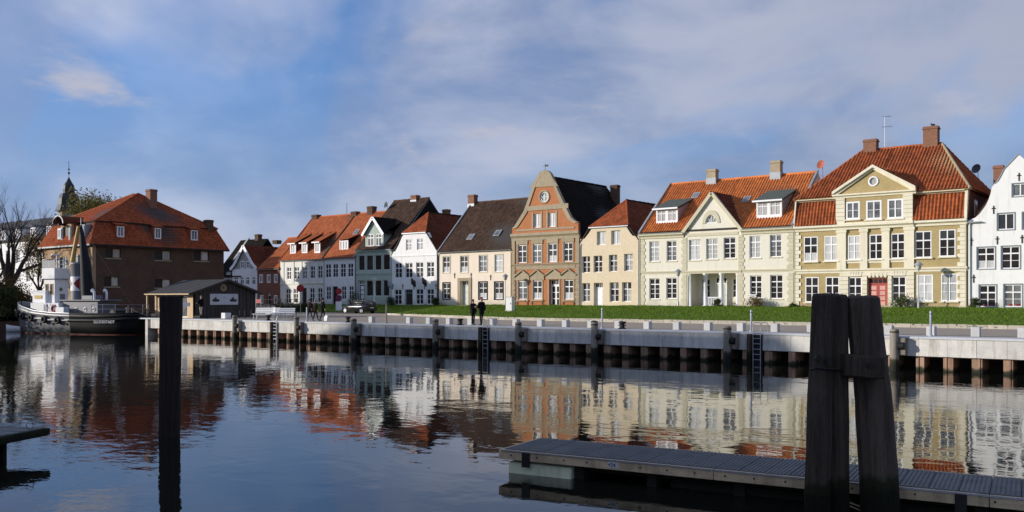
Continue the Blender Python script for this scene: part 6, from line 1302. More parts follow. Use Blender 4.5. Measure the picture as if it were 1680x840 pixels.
for k, (x0, x1, ze, zr, m_, lab) in enumerate(((-80, -60, 9, 13.5, 'brick_red', 'red brick house on the near bank, third from the right'), (-59, -38, 10, 14.5, 'plaster_white', 'white house on the near bank, second from the right'), (-37, -8, 9, 14, 'brick_tan', 'tan brick house on the near bank, rightmost of the row'), (-114, -83, 17.6, 21.8, 'brick_red', 'tall red brick granary on the near bank'))):
    nearhouse(x0, x1, -8, 12, ze, zr, m_, lab)
# ------------------------------------------------------------------ trees and shrubs
def branches(b, p, d, L_, r_, depth, R_, tips, spread=.55, up=.12, n=5):
    pts = [p]; rs = [r_]; q = Vector(p); dd = Vector(d).normalized(); seg = 4
    for k in range(seg):
        dd = (dd + Vector((R_.uniform(-.2, .2), R_.uniform(-.2, .2), R_.uniform(-.1, .2) + up * .3))).normalized(); q = q + dd * L_ / seg; pts.append(q.copy()); rs.append(r_ * (1 - .42 * (k + 1) / seg))
    b.tube(pts, rs, max(3, n), caps=False)
    if depth == 0: tips.append((pts[-1], dd)); return
    k = R_.choice((2, 3, 3)) if depth > 1 else 3
    for j in range(k):
        i = seg if j == 0 else R_.choice((2, 3, 4)); nd_ = (dd + Vector((R_.gauss(0, 1), R_.gauss(0, 1), R_.gauss(up, .6))) * spread).normalized()
        branches(b, pts[i], nd_, L_ * R_.uniform(.58, .82), rs[i] * R_.uniform(.6, .8), depth - 1, R_, tips, spread, up, n - 1)
def leaves(pts, n, rad, size, R_):
    V = []; F_ = []
    for _ in range(n):
        c = Vector(R_.choice(pts)); o = Vector((R_.gauss(0, 1), R_.gauss(0, 1), R_.gauss(0, .8))) * rad; c = c + o
        u = Vector((R_.gauss(0, 1), R_.gauss(0, 1), R_.gauss(0, 1))).normalized(); v = u.cross(Vector((R_.gauss(0, 1), R_.gauss(0, 1), R_.gauss(0, 1)))).normalized(); s = size * R_.uniform(.5, 1.2); k = len(V)
        V += [c - u * s, c + v * s * .55, c + u * s, c - v * s * .55]; F_.append((k, k + 1, k + 2, k + 3))
    return MB().add(V, F_)
def tree(name, x, y, z, h, r_, seed, label, leafm=None, nl=0, rad=.5, size=.16, depth=5, spread=.5, up=.15, first=.32, group='trees by the harbour'):
    R_ = random.Random(seed); rt = empty(name, (x, y, z)); tag(rt, label, 'tree', group); b = MB(); tips = []
    tb = MB(); pts = [Vector((x, y, z - .3)), Vector((x + .1, y, z + h * first * .5)), Vector((x + R_.uniform(-.2, .3), y + .1, z + h * first))]; tb.tube(pts, [r_ * 1.35, r_, r_ * .82], 9); tb.build('trunk', 'bark', rt)
    for j in range(4): branches(b, pts[-1] - Vector((0, 0, .12)), Vector((cos(j * 1.6 + seed), sin(j * 1.6 + seed), 1.2 + up * 2)), h * .30, r_ * .6, depth - 1, R_, tips, spread, up, 6)
    b.build('limbs', 'bark', rt)
    if nl: leaves([t[0] for t in tips], nl, rad, size, R_).build('crown', leafm, rt)
    return rt
def shrub(name, c, rx, ry, rz, n, leafm, label, seed=1, size=.07, cat='shrub', flowers=None, group='shrubs in front of the houses'):
    R_ = random.Random(seed); rt = empty(name, c); tag(rt, label, cat, group); pts = []
    for _ in range(26): a, bb = R_.uniform(0, 2 * pi), R_.uniform(.0, 1); rr = R_.uniform(.3, .9); pts.append(Vector((c[0] + rx * rr * cos(a) * sqrt(1 - .6 * bb), c[1] + ry * rr * sin(a) * sqrt(1 - .6 * bb), c[2] + rz * (.12 + bb * .88))))
    st = MB()
    for p in pts[:10]: st.tube([Vector(c) + Vector((R_.uniform(-.1, .1), R_.uniform(-.1, .1), -.1)), (Vector(c) * .4 + p * .6), p], [.018, .012, .006], 4)
    st.build('stems', 'bark', rt); leaves(pts, n, min(rx, rz) * .24, size, R_).build('foliage', leafm, rt)
    if flowers: leaves(pts, n // 12, min(rx, rz) * .28, size * 1.0, R_).build('blossom', flowers, rt)
X = -104.5; tree('bare_tree', -103.0, fy(14, -103.0), ZQ, 12.2, .55, 5, 'large bare tree at the left edge in front of the white building', depth=6, spread=.40, first=.26)
tree('bare_tree', -108.0, fy(-12, -108.0), ZQ, 10.5, .3, 9, 'second bare tree cut by the left edge of the picture', depth=5)
tree('autumn_tree', -112.0, fy(62, -112.0), ZQ, 8.5, .22, 12, 'young tree with yellow and rust leaves left of the warehouse', 'leaf_rust', 2600, .5, .14, 5)
tree('autumn_tree', -111.5, fy(70, -111.5), ZQ, 6.0, .18, 21, 'low yellow leaved tree against the warehouse corner', 'leaf_autumn', 2200, .45, .13, 4)
for px, zc, top, seed, lm, lab in ((134, 150, 332, 31, 'leaf_autumn', 'yellow green treetop beside the church spire'), (146, 150, 309, 32, 'leaf_autumn', 'tallest thin treetop above the warehouse roof'), (157, 165, 312, 35, 'leaf_rust', 'rusty sparse treetop behind the warehouse roof'), (172, 170, 311, 33, 'leaf_dark', 'dark narrow treetop just left of the warehouse ridge')):
    xc_ = (px - 840) / F * zc; X, Y = xc_ * CP - zc * SP, xc_ * SP + zc * CP; h = EYE + (HZ - top) * zc / F - ZQ
    tree('autumn_tree', X, Y, ZQ, h * .82, .4, seed, lab, lm, 2400, .55, .20, 5, .26, .8, group='treetops behind the warehouse')
for k, (px, py, rx, rz, lm, lab) in enumerate(((6, 541, 2.0, 3.0, 'leaf_dark', 'dark evergreen bush at the left edge of the water'), (24, 541, 1.8, 2.3, 'leaf_rust', 'rusty bush on the bank left of the tug bow'), (40, 538, 1.6, 2.4, 'leaf_green', 'green bush on the bank just behind the tug bow'), (12, 530, 2.2, 3.6, 'leaf_rust', 'tall rust brown bush below the bare tree'))):
    p = onz(px, py, 0); X = -98.6 - .7 * k; Y = fy(px, X); shrub('bank_bush', (X, Y, 1.0 if k < 3 else ZQ), rx, rx, rz, 5200, lm, lab, 40 + k, .12, 'bush', group='bushes on the left bank')
for px, py, rx, rz, lm, fl, lab in ((1239, 503, .75, 1.0, 'leaf_rust', 'flower_white', 'leafy shrub with pale flowers by the porch house right window'), (1177, 503, .42, .8, 'leaf_dark', None, 'dark potted shrub beside the white porch column'), (1478, 503, .85, .95, 'leaf_green', 'flower_white', 'flowering green shrub right of the red door'), (1600, 504, .4, .8, 'leaf_green', None, 'small shrub at the corner of the ochre and white houses'), (1302, 504, .5, .4, 'leaf_green', None, 'low shrub between the porch house and the ochre house'), (640, 498, .7, 1.0, 'leaf_dark', None, 'dark shrub between the green and the white house'), (715, 500, .4, 1.0, 'leaf_dark', None, 'slim shrub at the right corner of the white house'), (582, 496, 1.1, 1.5, 'leaf_dark', None, 'dark shrub in front of the white terrace house')):
    X = fx(px, YH - .8); shrub('shrub', (X, YH - .8, ZG - .05), rx, .5, rz, 1500, lm, lab, int(px), .06, 'shrub', fl)
# the bank goes on beyond the left edge of the picture
for k, (X, Y, rr, rz, lm) in enumerate(((-100, 33, 2.2, 2.8, 'leaf_dark'), (-100.5, 28, 2.6, 3.2, 'leaf_rust'), (-100, 22, 2.2, 2.6, 'leaf_green'), (-101, 15, 2.8, 3.4, 'leaf_dark'))):
    shrub('bank_bush', (X, Y, 1.2), rr, rr, rz, 2600, lm, 'bush on the bank beyond the left edge, %s along the wall' % ('first', 'second', 'third', 'fourth')[k], 60 + k, .16, 'bush', group='bushes on the left bank')
tree('autumn_tree', -118, 30, ZQ, 11, .3, 71, 'autumn tree beyond the left edge behind the low shed', 'leaf_autumn', 3000, .7, .2, 5)
tree('autumn_tree', -124, 18, ZQ, 12, .3, 72, 'rust leaved tree farthest beyond the left edge', 'leaf_rust', 3000, .7, .2, 5)
R_ = random.Random(8); pts = [Vector((-330 + R_.uniform(-25, 25), -60 + i * 2.2, ZQ + R_.uniform(1, 13) * (.7 + .3 * sin(i * .3)))) for i in range(150) for _ in range(6)]
leaves(pts, 9000, 1.6, .9, R_).build('far_wood', 'leaf_autumn', label='far wood behind the harbour head', cat='wood', kind='stuff')
# clipped hedge in front of the terrace
hd = empty('hedge', (fx(485, 70.6), 70.6, 1.7)); tag(hd, 'low dark clipped hedge left of the parked car', 'hedge'); R_ = random.Random(4); pts = [Vector((R_.uniform(fx(456, 70.6), fx(512, 70.6)), 70.6 + R_.uniform(-.4, .4), 1.75 + R_.uniform(0, .9))) for _ in range(500)]
leaves(pts, 7000, .12, .08, R_).build('foliage', 'leaf_dark', hd); MB().box(fx(456, 70.6), fx(512, 70.6), 70.3, 70.9, 1.6, 2.5).build('twig_core', 'leaf_dark', hd)

# ------------------------------------------------------------------ street furniture
blk = cached('blk', lambda: MB().box(-.19, .19, -.19, .19, -.04, .42).mesh('granite_block', 'granite'))
k = 0; x = -7.35; NM = ['rightmost', 'second from the right', 'third from the right', 'fourth from the right']
anch = {0: 'below the white gable house', 1: 'left of the rightmost block', 2: 'beside the tall thin post right of the dolphin'}
i = 0
while x > -50:
    if abs(x + 47.4) > .9:
        o = link('granite_block', blk, None, (x, 46.7 + R.uniform(-.04, .04), ZQ + .002), (0, 0, R.uniform(-.05, .05))); b_ = o.modifiers.new('bevel', 'BEVEL'); b_.width = .02; b_.segments = 1
        i += 1; ordn = ['first', 'second', 'third', 'fourth', 'fifth', 'sixth', 'seventh', 'eighth', 'ninth', 'tenth', 'eleventh', 'twelfth', 'thirteenth', 'fourteenth', 'fifteenth', 'sixteenth', 'seventeenth', 'eighteenth', 'nineteenth', 'twentieth', 'twenty-first', 'twenty-second', 'twenty-third', 'twenty-fourth'][i - 1]
        tag(o, 'grey granite block along the quay edge, %s from the right' % ordn, 'stone block', 'granite blocks along the quay')
    x -= 1.93
def post(px, y0, y1_, lab, rr=.055, m_='steel'):
    Y = 45.35; x = fx(px, Y); zt = fz(y0, x, Y); rt = empty('mooring_post', (x, Y, ZQ)); tag(rt, lab, 'post', 'thin metal posts on the quay')
    MB().lathe((x, Y, 0), [(rr * 2, ZQ + .0), (rr * 2, ZQ + .05), (rr, ZQ + .06), (rr, zt - .05), (rr * .6, zt)], 12).build('shaft', 'timber_fender' if px in (634,) else 'zinc', rt); MB().torus((x, Y, zt - .14), (0, 0, 1), rr + .01, .014, 12, 6).build('collar', 'iron', rt)
for px, t, lab in ((988, 505, 'thin grey post on the quay below the yellow house'), (1232.5, 508, 'thin grey post left of the rightmost quay ladder'), (1527, 510, 'pale thin post at the quay edge right of the dolphin'), (634, 498, 'thin post at the quay edge right of the parked car'), (503.5, 504, 'pale thin post left of the walking people')): post(px, t, 0, lab)
def bollard(px, lab):
    Y = 45.2; x = fx(px, Y); rt = empty('mooring_bollard', (x, Y, ZQ)); tag(rt, lab, 'bollard', 'iron mooring bollards')
    MB().lathe((x, Y, 0), [(.24, ZQ), (.24, ZQ + .04), (.14, ZQ + .07), (.12, ZQ + .25), (.15, ZQ + .30)], 14).build('stem', 'iron', rt); MB().lathe((x, Y, 0), [(.15, ZQ + .301), (.22, ZQ + .34), (.22, ZQ + .40), (.12, ZQ + .44)], 14).build('head', 'iron', rt)
    MB().tube([(x - .24, Y, ZQ + .2), (x + .24, Y, ZQ + .2)], .035, 8).build('crossbar', 'iron', rt)
for px, lab in ((571, 'iron bollard on the quay left of the parked car'), (755, 'iron bollard just left of the talking couple'), (1021, 'iron bollard on the quay below the yellow house door'), (440, 'iron bollard by the white benches'), (975, 'iron bollard behind the fender pile below the yellow house')): bollard(px, lab)
def lamp(px, top, lab, Y=YH - 1.6, w_=1):
    x = fx(px, Y); zt = fz(top, x, Y); rt = empty('street_lamp', (x, Y, 2.4)); tag(rt, lab, 'street lamp', 'old street lamps')
    MB().lathe((x, Y, 0), [(.085, 2.3), (.085, 3.0), (.042, 3.1), (.036, zt - .7)], 10).build('pole', 'zinc' if px != 614 else 'white_paint', rt)
    MB().lathe((x, Y, 0), [(.06, zt - .70), (.17, zt - .62), (.24, zt - .28)], 8).build('lantern_glass', 'glass_lace', rt); MB().lathe((x, Y, 0), [(.34, zt - .275), (.30, zt - .2), (.1, zt - .05), (.03, zt)], 12).build('hood', 'zinc', rt)
lamp(1507, 429, 'street lamp in front of the ochre house'); lamp(1112.5, 441, 'street lamp in front of the porch house'); lamp(829, 449, 'street lamp at the right end of the beige house'); lamp(614, 455, 'white street lamp in front of the green house', 73.0)
p = onz(838, 517, 1.9); Yc = 66.0; xc_ = fx(837, Yc); cb = empty('electric_cabinet', (xc_, Yc, 2.0)); tag(cb, 'white electricity cabinet standing on the lawn', 'cabinet')
zb_ = gz(xc_, Yc, gedge(xc_)); MB().box(xc_ - .36, xc_ + .36, Yc - .22, Yc + .22, zb_ + .1, zb_ + 1.3).build('body', 'fabric_white', cb, bevel=.015); MB().box(xc_ - .38, xc_ + .38, Yc - .24, Yc + .24, zb_ - .2, zb_ + .1).build('plinth', 'concrete', cb); MB().box(xc_ - .40, xc_ + .40, Yc - .26, Yc + .26, zb_ + 1.3, zb_ + 1.36).build('lid', 'granite', cb); MB().box(xc_ + .2, xc_ + .24, Yc - .25, Yc - .22, zb_ + .65, zb_ + .8).build('handle', 'iron', cb)
def sign(px, py, Y, rr, lab, kind='noentry', extra=None):
    x = fx(px, Y); z = fz(py, x, Y); rt = empty('road_sign', (x, Y, 1.7)); tag(rt, lab, 'road sign', 'road signs')
    MB().tube([(x, Y, 1.5), (x, Y, z + rr)], .04, 8).build('pole', 'steel', rt)
    for k_, (dz, cm) in enumerate([(0, 'sign_red')] + ([(-rr * 2.15, 'ring')] if extra else [])):
        f = Vector((.62, -.78, 0)); c = Vector((x, Y, z + dz)) + f * .07; MB().tube([c, c + f * .012], rr, 22).build('disc', 'sign_red', rt)
        u = Vector((.78, .62, 0))
        if cm == 'ring': MB().tube([c + f * .013, c + f * .017], rr * .78, 22).build('face', 'sign_blue', rt); MB().prism([c + f * .018 + u * (a * rr) + Vector((0, 0, b2 * rr)) for a, b2 in ((-.6, .45), (-.45, .6), (.6, -.45), (.45, -.6))], f * .004).build('bar', 'sign_red', rt)
        else: MB().prism([c + f * .018 + u * (a * rr) + Vector((0, 0, b2 * rr)) for a, b2 in ((-.62, -.15), (.62, -.15), (.62, .15), (-.62, .15))], f * .004).build('bar', 'sign_red', rt)
    if extra:
        c = Vector((x, Y, z - rr * 4.6)) + Vector((.62, -.78, 0)) * .06; u = Vector((.78, .62, 0)); MB().prism([c + u * (a * .35) + Vector((0, 0, b2 * .5)) for a, b2 in ((-1, -1), (1, -1), (1, 1), (-1, 1))], (.008, -.01, 0)).build('notice', 'sign_white', rt)
sign(493, 473, 66, .42, 'red round no entry sign left of the walking people'); sign(556, 478, 69.5, .36, 'two round red rimmed parking signs on one pole', 'ring', 1)
# white slatted benches and the rail fence on the left quay
def bench(px, Y, rz, lab):
    x = fx(px, Y); rt = empty('bench', (x, Y, ZQ), rz); tag(rt, lab, 'bench', 'white benches on the quay')
    for k_ in range(4): MB().box(-.85, .85, -.05 + k_ * .13, .06 + k_ * .13, .43, .47).build('seat_slat', 'fabric_white', rt, local=True)
    for k_ in range(3): MB().prism([(-.85, .47 + k_ * .045, .55 + k_ * .15), (.85, .47 + k_ * .045, .55 + k_ * .15), (.85, .50 + k_ * .045, .67 + k_ * .15), (-.85, .50 + k_ * .045, .67 + k_ * .15)], (0, .03, -.008)).build('back_slat', 'fabric_white', rt, local=True)
    for sx in (-.7, .7): MB().box(sx - .03, sx + .03, -.02, .04, 0, .43).build('leg', 'steel', rt, local=True); MB().prism([(sx - .03, .42, 0), (sx - .03, .48, 0), (sx - .03, .64, 1.0), (sx - .03, .60, 1.0)], (.06, 0, 0)).build('leg', 'steel', rt, local=True)
bench(428, 47.2, .35, 'white slatted bench on the quay nearest the hut'); bench(442, 48.6, -.3, 'white bench behind the other two on the left quay'); bench(464, 47.4, .6, 'white slatted bench nearest the walking people')
tb_ = empty('white_box', (fx(371, 47.5), 47.5, ZQ)); tag(tb_, 'small white planter box in front of the hut', 'planter'); b = MB().box(-.3, .3, -.3, .3, 0, .5); b.build('box', 'fabric_white', tb_, local=True, bevel=.02); MB().box(-.26, .26, -.26, .26, .501, .515).build('soil', 'land', tb_, local=True)
fe = empty('railing', (fx(450, 58), 58, ZQ)); tag(fe, 'steel railing fence behind the white benches', 'railing'); xa_, xb_ = fx(420, 58), fx(486, 58)
for k_ in range(9): x = xa_ + (xb_ - xa_) * k_ / 8; MB().tube([(x, 58, ZQ), (x, 58, ZQ + 1.75)], .035, 6).build('post', 'iron', fe)
for z in (.55, 1.1, 1.65): MB().tube([(xa_, 58, ZQ + z), (xb_, 58, ZQ + z)], .018, 6).build('rail', 'iron', fe)
rb_ = empty('red_banner', (fx(424, 57), 57, ZQ)); tag(rb_, 'small red banner on poles right of the hut', 'banner'); x = fx(424, 57); z = fz(495, x, 57)
for s in (-.42, .42): MB().tube([(x + s, 57, ZQ), (x + s, 57, z + .5)], .025, 6).build('pole', 'steel', rb_)
MB().box(x - .4, x + .4, 56.98, 57.02, z - .15, z + .25).build('cloth', 'sign_red', rb_)
for k_, px in enumerate((353, 383, 393, 401, 412)):
    x = fx(px, 48.2); hp = empty('bike_hoop', (x, 48.2, ZQ)); tag(hp, 'steel bicycle hoop by the hut, %s from the left' % ['first', 'second', 'third', 'fourth', 'fifth'][k_], 'bike stand', 'bicycle hoops by the hut')
    MB().tube([(x, 48.2, ZQ), (x, 48.2, ZQ + .7), (x + .06, 48.3, ZQ + .85), (x + .15, 48.6, ZQ + .85), (x + .2, 48.7, ZQ + .7), (x + .2, 48.7, ZQ)], .025, 6).build('hoop', 'iron', hp)

# ------------------------------------------------------------------ parked car
def car():
    X, Y = -75.9, 69.2; r = empty('parked_car', (X, Y, ZQ + .115)); tag(r, 'dark grey hatchback car parked beside the lawn with bright wheels', 'car')
    # nose towards -X; x local from -2.05 (front) to 2.05 (rear)
    sec = [(-2.08, .30, .62, .50, .60), (-1.95, .24, .74, .78, .72), (-1.5, .2, .84, .84, .80), (-.95, .2, .96, .86, .86), (-.35, .2, .98, .87, .88), (.5, .2, .99, .87, .88), (1.3, .2, 1.0, .87, .88), (1.85, .24, .98, .84, .84), (2.08, .36, .85, .76, .74)]
    rings = []
    for x, zb, zt, w_, wt in sec: h = [(x, -w_ * .9, zb), (x, -w_, zb + .16), (x, -w_ * 1.02, (zb + zt) / 2 + .05), (x, -wt, zt - .05), (x, -wt * .92, zt)]; rings.append(h + [(a, -b_, c) for a, b_, c in h[::-1]])
    fixn(MB().loft(rings, True, True).build('body', 'car_paint', r, local=True))
    cab = [(-.98, .955, .76, .952), (-.30, .975, .80, 1.40), (.4, .985, .80, 1.47), (1.2, .99, .80, 1.44), (1.72, .985, .78, 1.30), (2.0, .975, .74, .99)]
    rings = [[(x, -wb, zb), (x, -wb * (.82 if zt > 1.1 else .98), zt), (x, wb * (.82 if zt > 1.1 else .98), zt), (x, wb, zb)] for x, zb, wb, zt in cab]; fixn(MB().loft(rings, True, True).build('cabin_glass', 'glass_dark', r, local=True))
    rf = [[(x, -wb, zt + .01), (x, -wb * .9, zt + .035), (x, wb * .9, zt + .035), (x, wb, zt + .01)] for x, wb, zt in ((-.34, .66, 1.385), (.4, .67, 1.475), (1.2, .67, 1.445), (1.70, .64, 1.305))]; fixn(MB().loft(rf, True, True).build('roof', 'car_paint', r, local=True))
    for s in (-1, 1):
        for p, q in (((-.95, s * .765, .965), (-.32, s * .67, 1.40)), ((.42, s * .81, .985), (.42, s * .68, 1.47)), ((1.25, s * .81, .99), (1.45, s * .68, 1.40)), ((1.98, s * .75, .98), (1.72, s * .65, 1.31))): MB().tube([p, q], .045, 6).build('pillar', 'car_paint', r, local=True)
        for x in (-1.32, 1.30):
            w_ = MB().torus((x, s * .80, .315), (0, 1, 0), .235, .085, 20, 8).build('wheel', 'rubber', r, local=True); MB().tube([(x, s * .86, .315), (x, s * .875, .315)], .215, 18).build('rim', 'alloy', w_, local=True)
            for k_ in range(5): a = 2 * pi * k_ / 5; MB().tube([(x, s * .885, .315), (x + .2 * cos(a), s * .885, .315 + .2 * sin(a))], .028, 5).build('spoke', 'alloy', w_, local=True)
            b = MB().torus((x, s * .80, .32), (0, 1, 0), .34, .04, 20, 6); b.build('wheel_arch', 'rubber', r, local=True)
        MB().box(-.55, -.38, s * .86 + (-.16 if s < 0 else 0), s * .86 + (0 if s < 0 else .16), .98, 1.1).build('mirror', 'car_paint', r, local=True, bevel=.03)
        MB().box(1.97, 2.085, s * .62 - .12, s * .62 + .12, .68, .86).build('tail_light', 'lamp_red', r, local=True, bevel=.02); MB().box(-2.05, -1.93, s * .56 - .14, s * .56 + .14, .55, .68).build('headlight', 'lamp_clear', r, local=True, bevel=.02)
        for x in (-.02, .9): MB().box(x, x + .18, s * .895 - .02, s * .895 + .02, .80, .83).build('door_handle', 'car_paint', r, local=True)
    MB().box(2.075, 2.10, -.26, .26, .58, .69).build('number_plate', 'plate', r, local=True); MB().box(1.95, 2.11, -.72, .72, .30, .44).build('bumper', 'rubber', r, local=True, bevel=.03); MB().box(-2.10, -1.98, -.6, .6, .28, .42).build('bumper', 'rubber', r, local=True, bevel=.03)
car()

# ------------------------------------------------------------------ people
def skinmesh(verts, edges, rads, root, sub=1):
    me = bpy.data.meshes.new('sk'); me.from_pydata(verts, edges, []); o = bpy.data.objects.new('sk', me); C.objects.link(o); m = o.modifiers.new('skin', 'SKIN'); m.use_smooth_shade = True
    for i, q in enumerate(rads): me.skin_vertices[0].data[i].radius = q if isinstance(q, tuple) else (q, q); me.skin_vertices[0].data[i].use_root = (i == root)
    s = o.modifiers.new('sub', 'SUBSURF'); s.levels = sub; s.render_levels = sub
    dg = bpy.context.evaluated_depsgraph_get(); out_ = bpy.data.meshes.new_from_object(o.evaluated_get(dg)); bpy.data.objects.remove(o); out_.materials.clear(); return out_
def person(loc, rz, label, coat='cloth_black', trou='cloth_black', hair='hair_dark', h=1.75, armL=None, armR=None, stride=.18, coatlen=.8, lean=0, cap=None):
    """faces local -Y; armL/armR = (elbow, hand) positions"""
    k = h / 1.75; r = empty('person', loc, rz); tag(r, label, 'person'); ln = lean
    aL = armL or ((.28, .03, 1.10), (.27, -.06, .86)); aR = armR or ((-.28, .03, 1.10), (-.27, -.06, .86))
    V = []; E = []; Rd = []
    def add(p, rad, par=None):
        V.append(tuple(c * k for c in p)); Rd.append(tuple(c * k for c in rad) if isinstance(rad, tuple) else rad * k); i = len(V) - 1
        if par is not None: E.append((par, i))
        return i
    pel = add((0, 0, .96), (.165, .115)); wai = add((0, -ln * .3, 1.12), (.145, .10), pel); che = add((0, -ln * .7, 1.32), (.17, .115), wai); nk0 = add((0, -ln, 1.47), (.075, .07), che); nk = add((0, -ln - .01, 1.54), .056, nk0); hd_ = add((0, -ln - .02, 1.62), (.078, .092), nk); hd2 = add((0, -ln - .015, 1.70), (.072, .088), hd_)
    add((0, -ln - .11, 1.615), .016, hd_)
    for s, (el, ha) in ((1, aL), (-1, aR)):
        sh_ = add((s * .19, -ln * .85, 1.42), .062, che); e = add((el[0], el[1] - ln * .5, el[2]), .047, sh_); w_ = add(((ha[0] * .93 + el[0] * .07), (ha[1] * .93 + el[1] * .07) - ln * .5, ha[2] * .93 + el[2] * .07), .031, e)
        d = Vector(ha) - Vector(el); d.normalize(); p = Vector((ha[0], ha[1] - ln * .5, ha[2])); pm = add(p + d * .05, (.038, .022), w_); u = d.cross(Vector((0, 0, 1))); u = u.normalized() if u.length > .1 else Vector((1, 0, 0)); u = Vector((0, 1, 0)) - d * d.y if abs(d.z) > .7 else u; u.normalize()
        for j, fl in enumerate((.062, .072, .068, .052)): b_ = p + d * .085 + u * (j - 1.5) * .021; f1 = add(b_, .0095, pm); add(b_ + d * fl + Vector((-s * .015, 0, -.004)), .0075, f1)
        t1 = add(p + d * .03 + u * -.045, .011, pm); add(p + d * .075 + u * -.062, .009, t1)
        hp_ = add((s * .095, 0, .90), .092, pel); kn = add((s * .10, -.03 + s * stride * .35, .50), .058, hp_); an = add((s * .10, s * stride, .09), .040, kn); add((s * .105, s * stride - .06, .045), (.042, .038), an); add((s * .11, s * stride - .17, .035), (.040, .026), len(V) - 1)
    me = skinmesh(V, E, Rd, 0); 
    for m_ in ('skin', trou, 'shoe'): me.materials.append(MATS[m_])
    for p in me.polygons:
        c = p.center / k; p.material_index = 2 if c.z < .10 else (1 if (c.z < 1.0 and abs(c.x) < .215) else 0); p.use_smooth = True
    link('body', me, r)
    # coat: closed shell over torso and sleeves, hem at coatlen
    V, E, Rd = [], [], []; a = add((0, 0, .98), (.20, .145)); hm = add((0, .01, coatlen), (.22, .16), a); b2 = add((0, -ln * .3, 1.14), (.185, .135), a); c2 = add((0, -ln * .7, 1.33), (.205, .145), b2); add((0, -ln * .95, 1.475), (.10, .09), c2)
    for s, (el, ha) in ((1, aL), (-1, aR)):
        sh_ = add((s * .195, -ln * .85, 1.42), .084, c2); e = add((el[0], el[1] - ln * .5, el[2]), .066, sh_); q = Vector(el).lerp(Vector(ha), .9); add((q.x, q.y - ln * .5, q.z), .050, e)
    mc = skinmesh(V, E, Rd, 0); mc.materials.append(MATS[coat]); link('coat', mc, r)
    hb = MB().ellipsoid((0, (-ln - .0) * k, 1.70 * k), (.092 * k, .108 * k, .085 * k), 12, 8).ellipsoid((0, (-ln + .055) * k, 1.635 * k), (.085 * k, .055 * k, .095 * k), 10, 6); hb.build('hair', hair, r, local=True)
    for s in (-1, 1): MB().ellipsoid((s * .085 * k, (-ln - .01) * k, 1.62 * k), (.012, .02, .03), 6, 5).build('ear', 'skin', r, local=True); MB().ellipsoid((s * .032 * k, (-ln - .098) * k, 1.645 * k), (.011, .008, .008), 6, 5).build('eye', 'shoe', r, local=True)
    MB().box(-.024 * k, .024 * k, (-ln - .105) * k, (-ln - .095) * k, 1.575 * k, 1.583 * k).build('mouth', 'lamp_red', r, local=True)
    if cap: MB().lathe((0, (-ln - .01) * k, 0), [(.105 * k, 1.685 * k), (.102 * k, 1.75 * k), (.06 * k, 1.80 * k)], 12).box(-.07 * k, .07 * k, (-ln - .2) * k, (-ln - .09) * k, 1.69 * k, 1.705 * k).build('cap', cap, r, local=True)
    return r
def feet(px, py): p = onz(px, py, ZQ); return p
p1_ = Vector((fx(776, 46.0), 46.0, ZQ)); p2_ = Vector((fx(790, 45.9), 45.9, ZQ)); d = p2_ - p1_; ry_ = atan2(d.x, -d.y)
person(p1_, ry_ , 'person in dark jacket on the left of the talking couple, arm raised', 'cloth_navy', 'cloth_black', 'hair_dark', 1.68, armR=((-.27, -.10, 1.16), (-.12, -.34, 1.26)), stride=.05, coatlen=.82)
person(p2_, ry_ + pi, 'taller person in long black coat on the right of the couple, red cap', 'cloth_black', 'cloth_brown', 'hair_grey', 1.80, armL=((.27, -.08, 1.13), (.16, -.30, 1.12)), stride=.06, coatlen=.62, cap='cap_red')
for px, Y, hh, rz, lab, ct, kw in ((517.5, 47.3, 1.66, pi * .9, 'person in dark jacket walking left of a taller companion on the quay', 'cloth_brown', dict(hair='hair_grey')), (529.5, 47.3, 1.80, pi * .88, 'tall person in black walking on the quay, arm swung out', 'cloth_black', dict(armR=((-.33, .05, 1.12), (-.42, -.02, .90)))), (508, 52.0, 1.72, pi * .9, 'person in dark clothes walking behind the pair on the quay', 'cloth_brown', {})):
    kw.setdefault('hair', 'hair_dark'); person(Vector((fx(px, Y), Y, ZQ - .01)), rz, lab, ct, 'cloth_black', h=hh, stride=.2, **kw)
person(Vector((fx(330, 46.3), 46.3, ZQ + .25)), 2.2 - pi * 1.15, 'person in dark jacket and pale trousers in front of the hut, forearms forward', 'cloth_black', 'trousers_pale', 'hair_grey', 1.72, armL=((.26, -.10, 1.12), (.16, -.38, 1.10)), armR=((-.26, -.10, 1.12), (-.14, -.38, 1.10)), stride=.06, coatlen=.85)
x = fx(330, 46.3); sc = empty('platform', (x, 46.3, ZQ)); tag(sc, 'low black platform under the person by the hut', 'platform'); MB().box(-.5, .5, -.45, .45, .06, .245).build('top', 'rubber', sc, local=True, bevel=.03)
for sx in (-.4, .4):
    for sy in (-.35, .35): MB().box(sx - .06, sx + .06, sy - .06, sy + .06, 0, .06).build('foot', 'iron', sc, local=True)
bgx = Vector((fx(535.5, 47.3), 47.3, ZQ)); bg_ = empty('carrier_bag', bgx); tag(bg_, 'white carrier bag standing beside the tall walking person', 'bag'); fixn(MB().loft([[(-.16, -.09, 0), (.16, -.09, 0), (.16, .09, 0), (-.16, .09, 0)], [(-.19, -.1, .2), (.19, -.1, .2), (.19, .1, .2), (-.19, .1, .2)], [(-.15, -.03, .42), (.15, -.03, .42), (.15, .03, .42), (-.15, .03, .42)]], smooth=False).build('sack', 'bag_white', bg_, local=True)); MB().tube([(-.08, 0, .41), (-.05, 0, .52), (.05, 0, .52), (.08, 0, .41)], .012, 5).build('handle', 'bag_white', bg_, local=True)

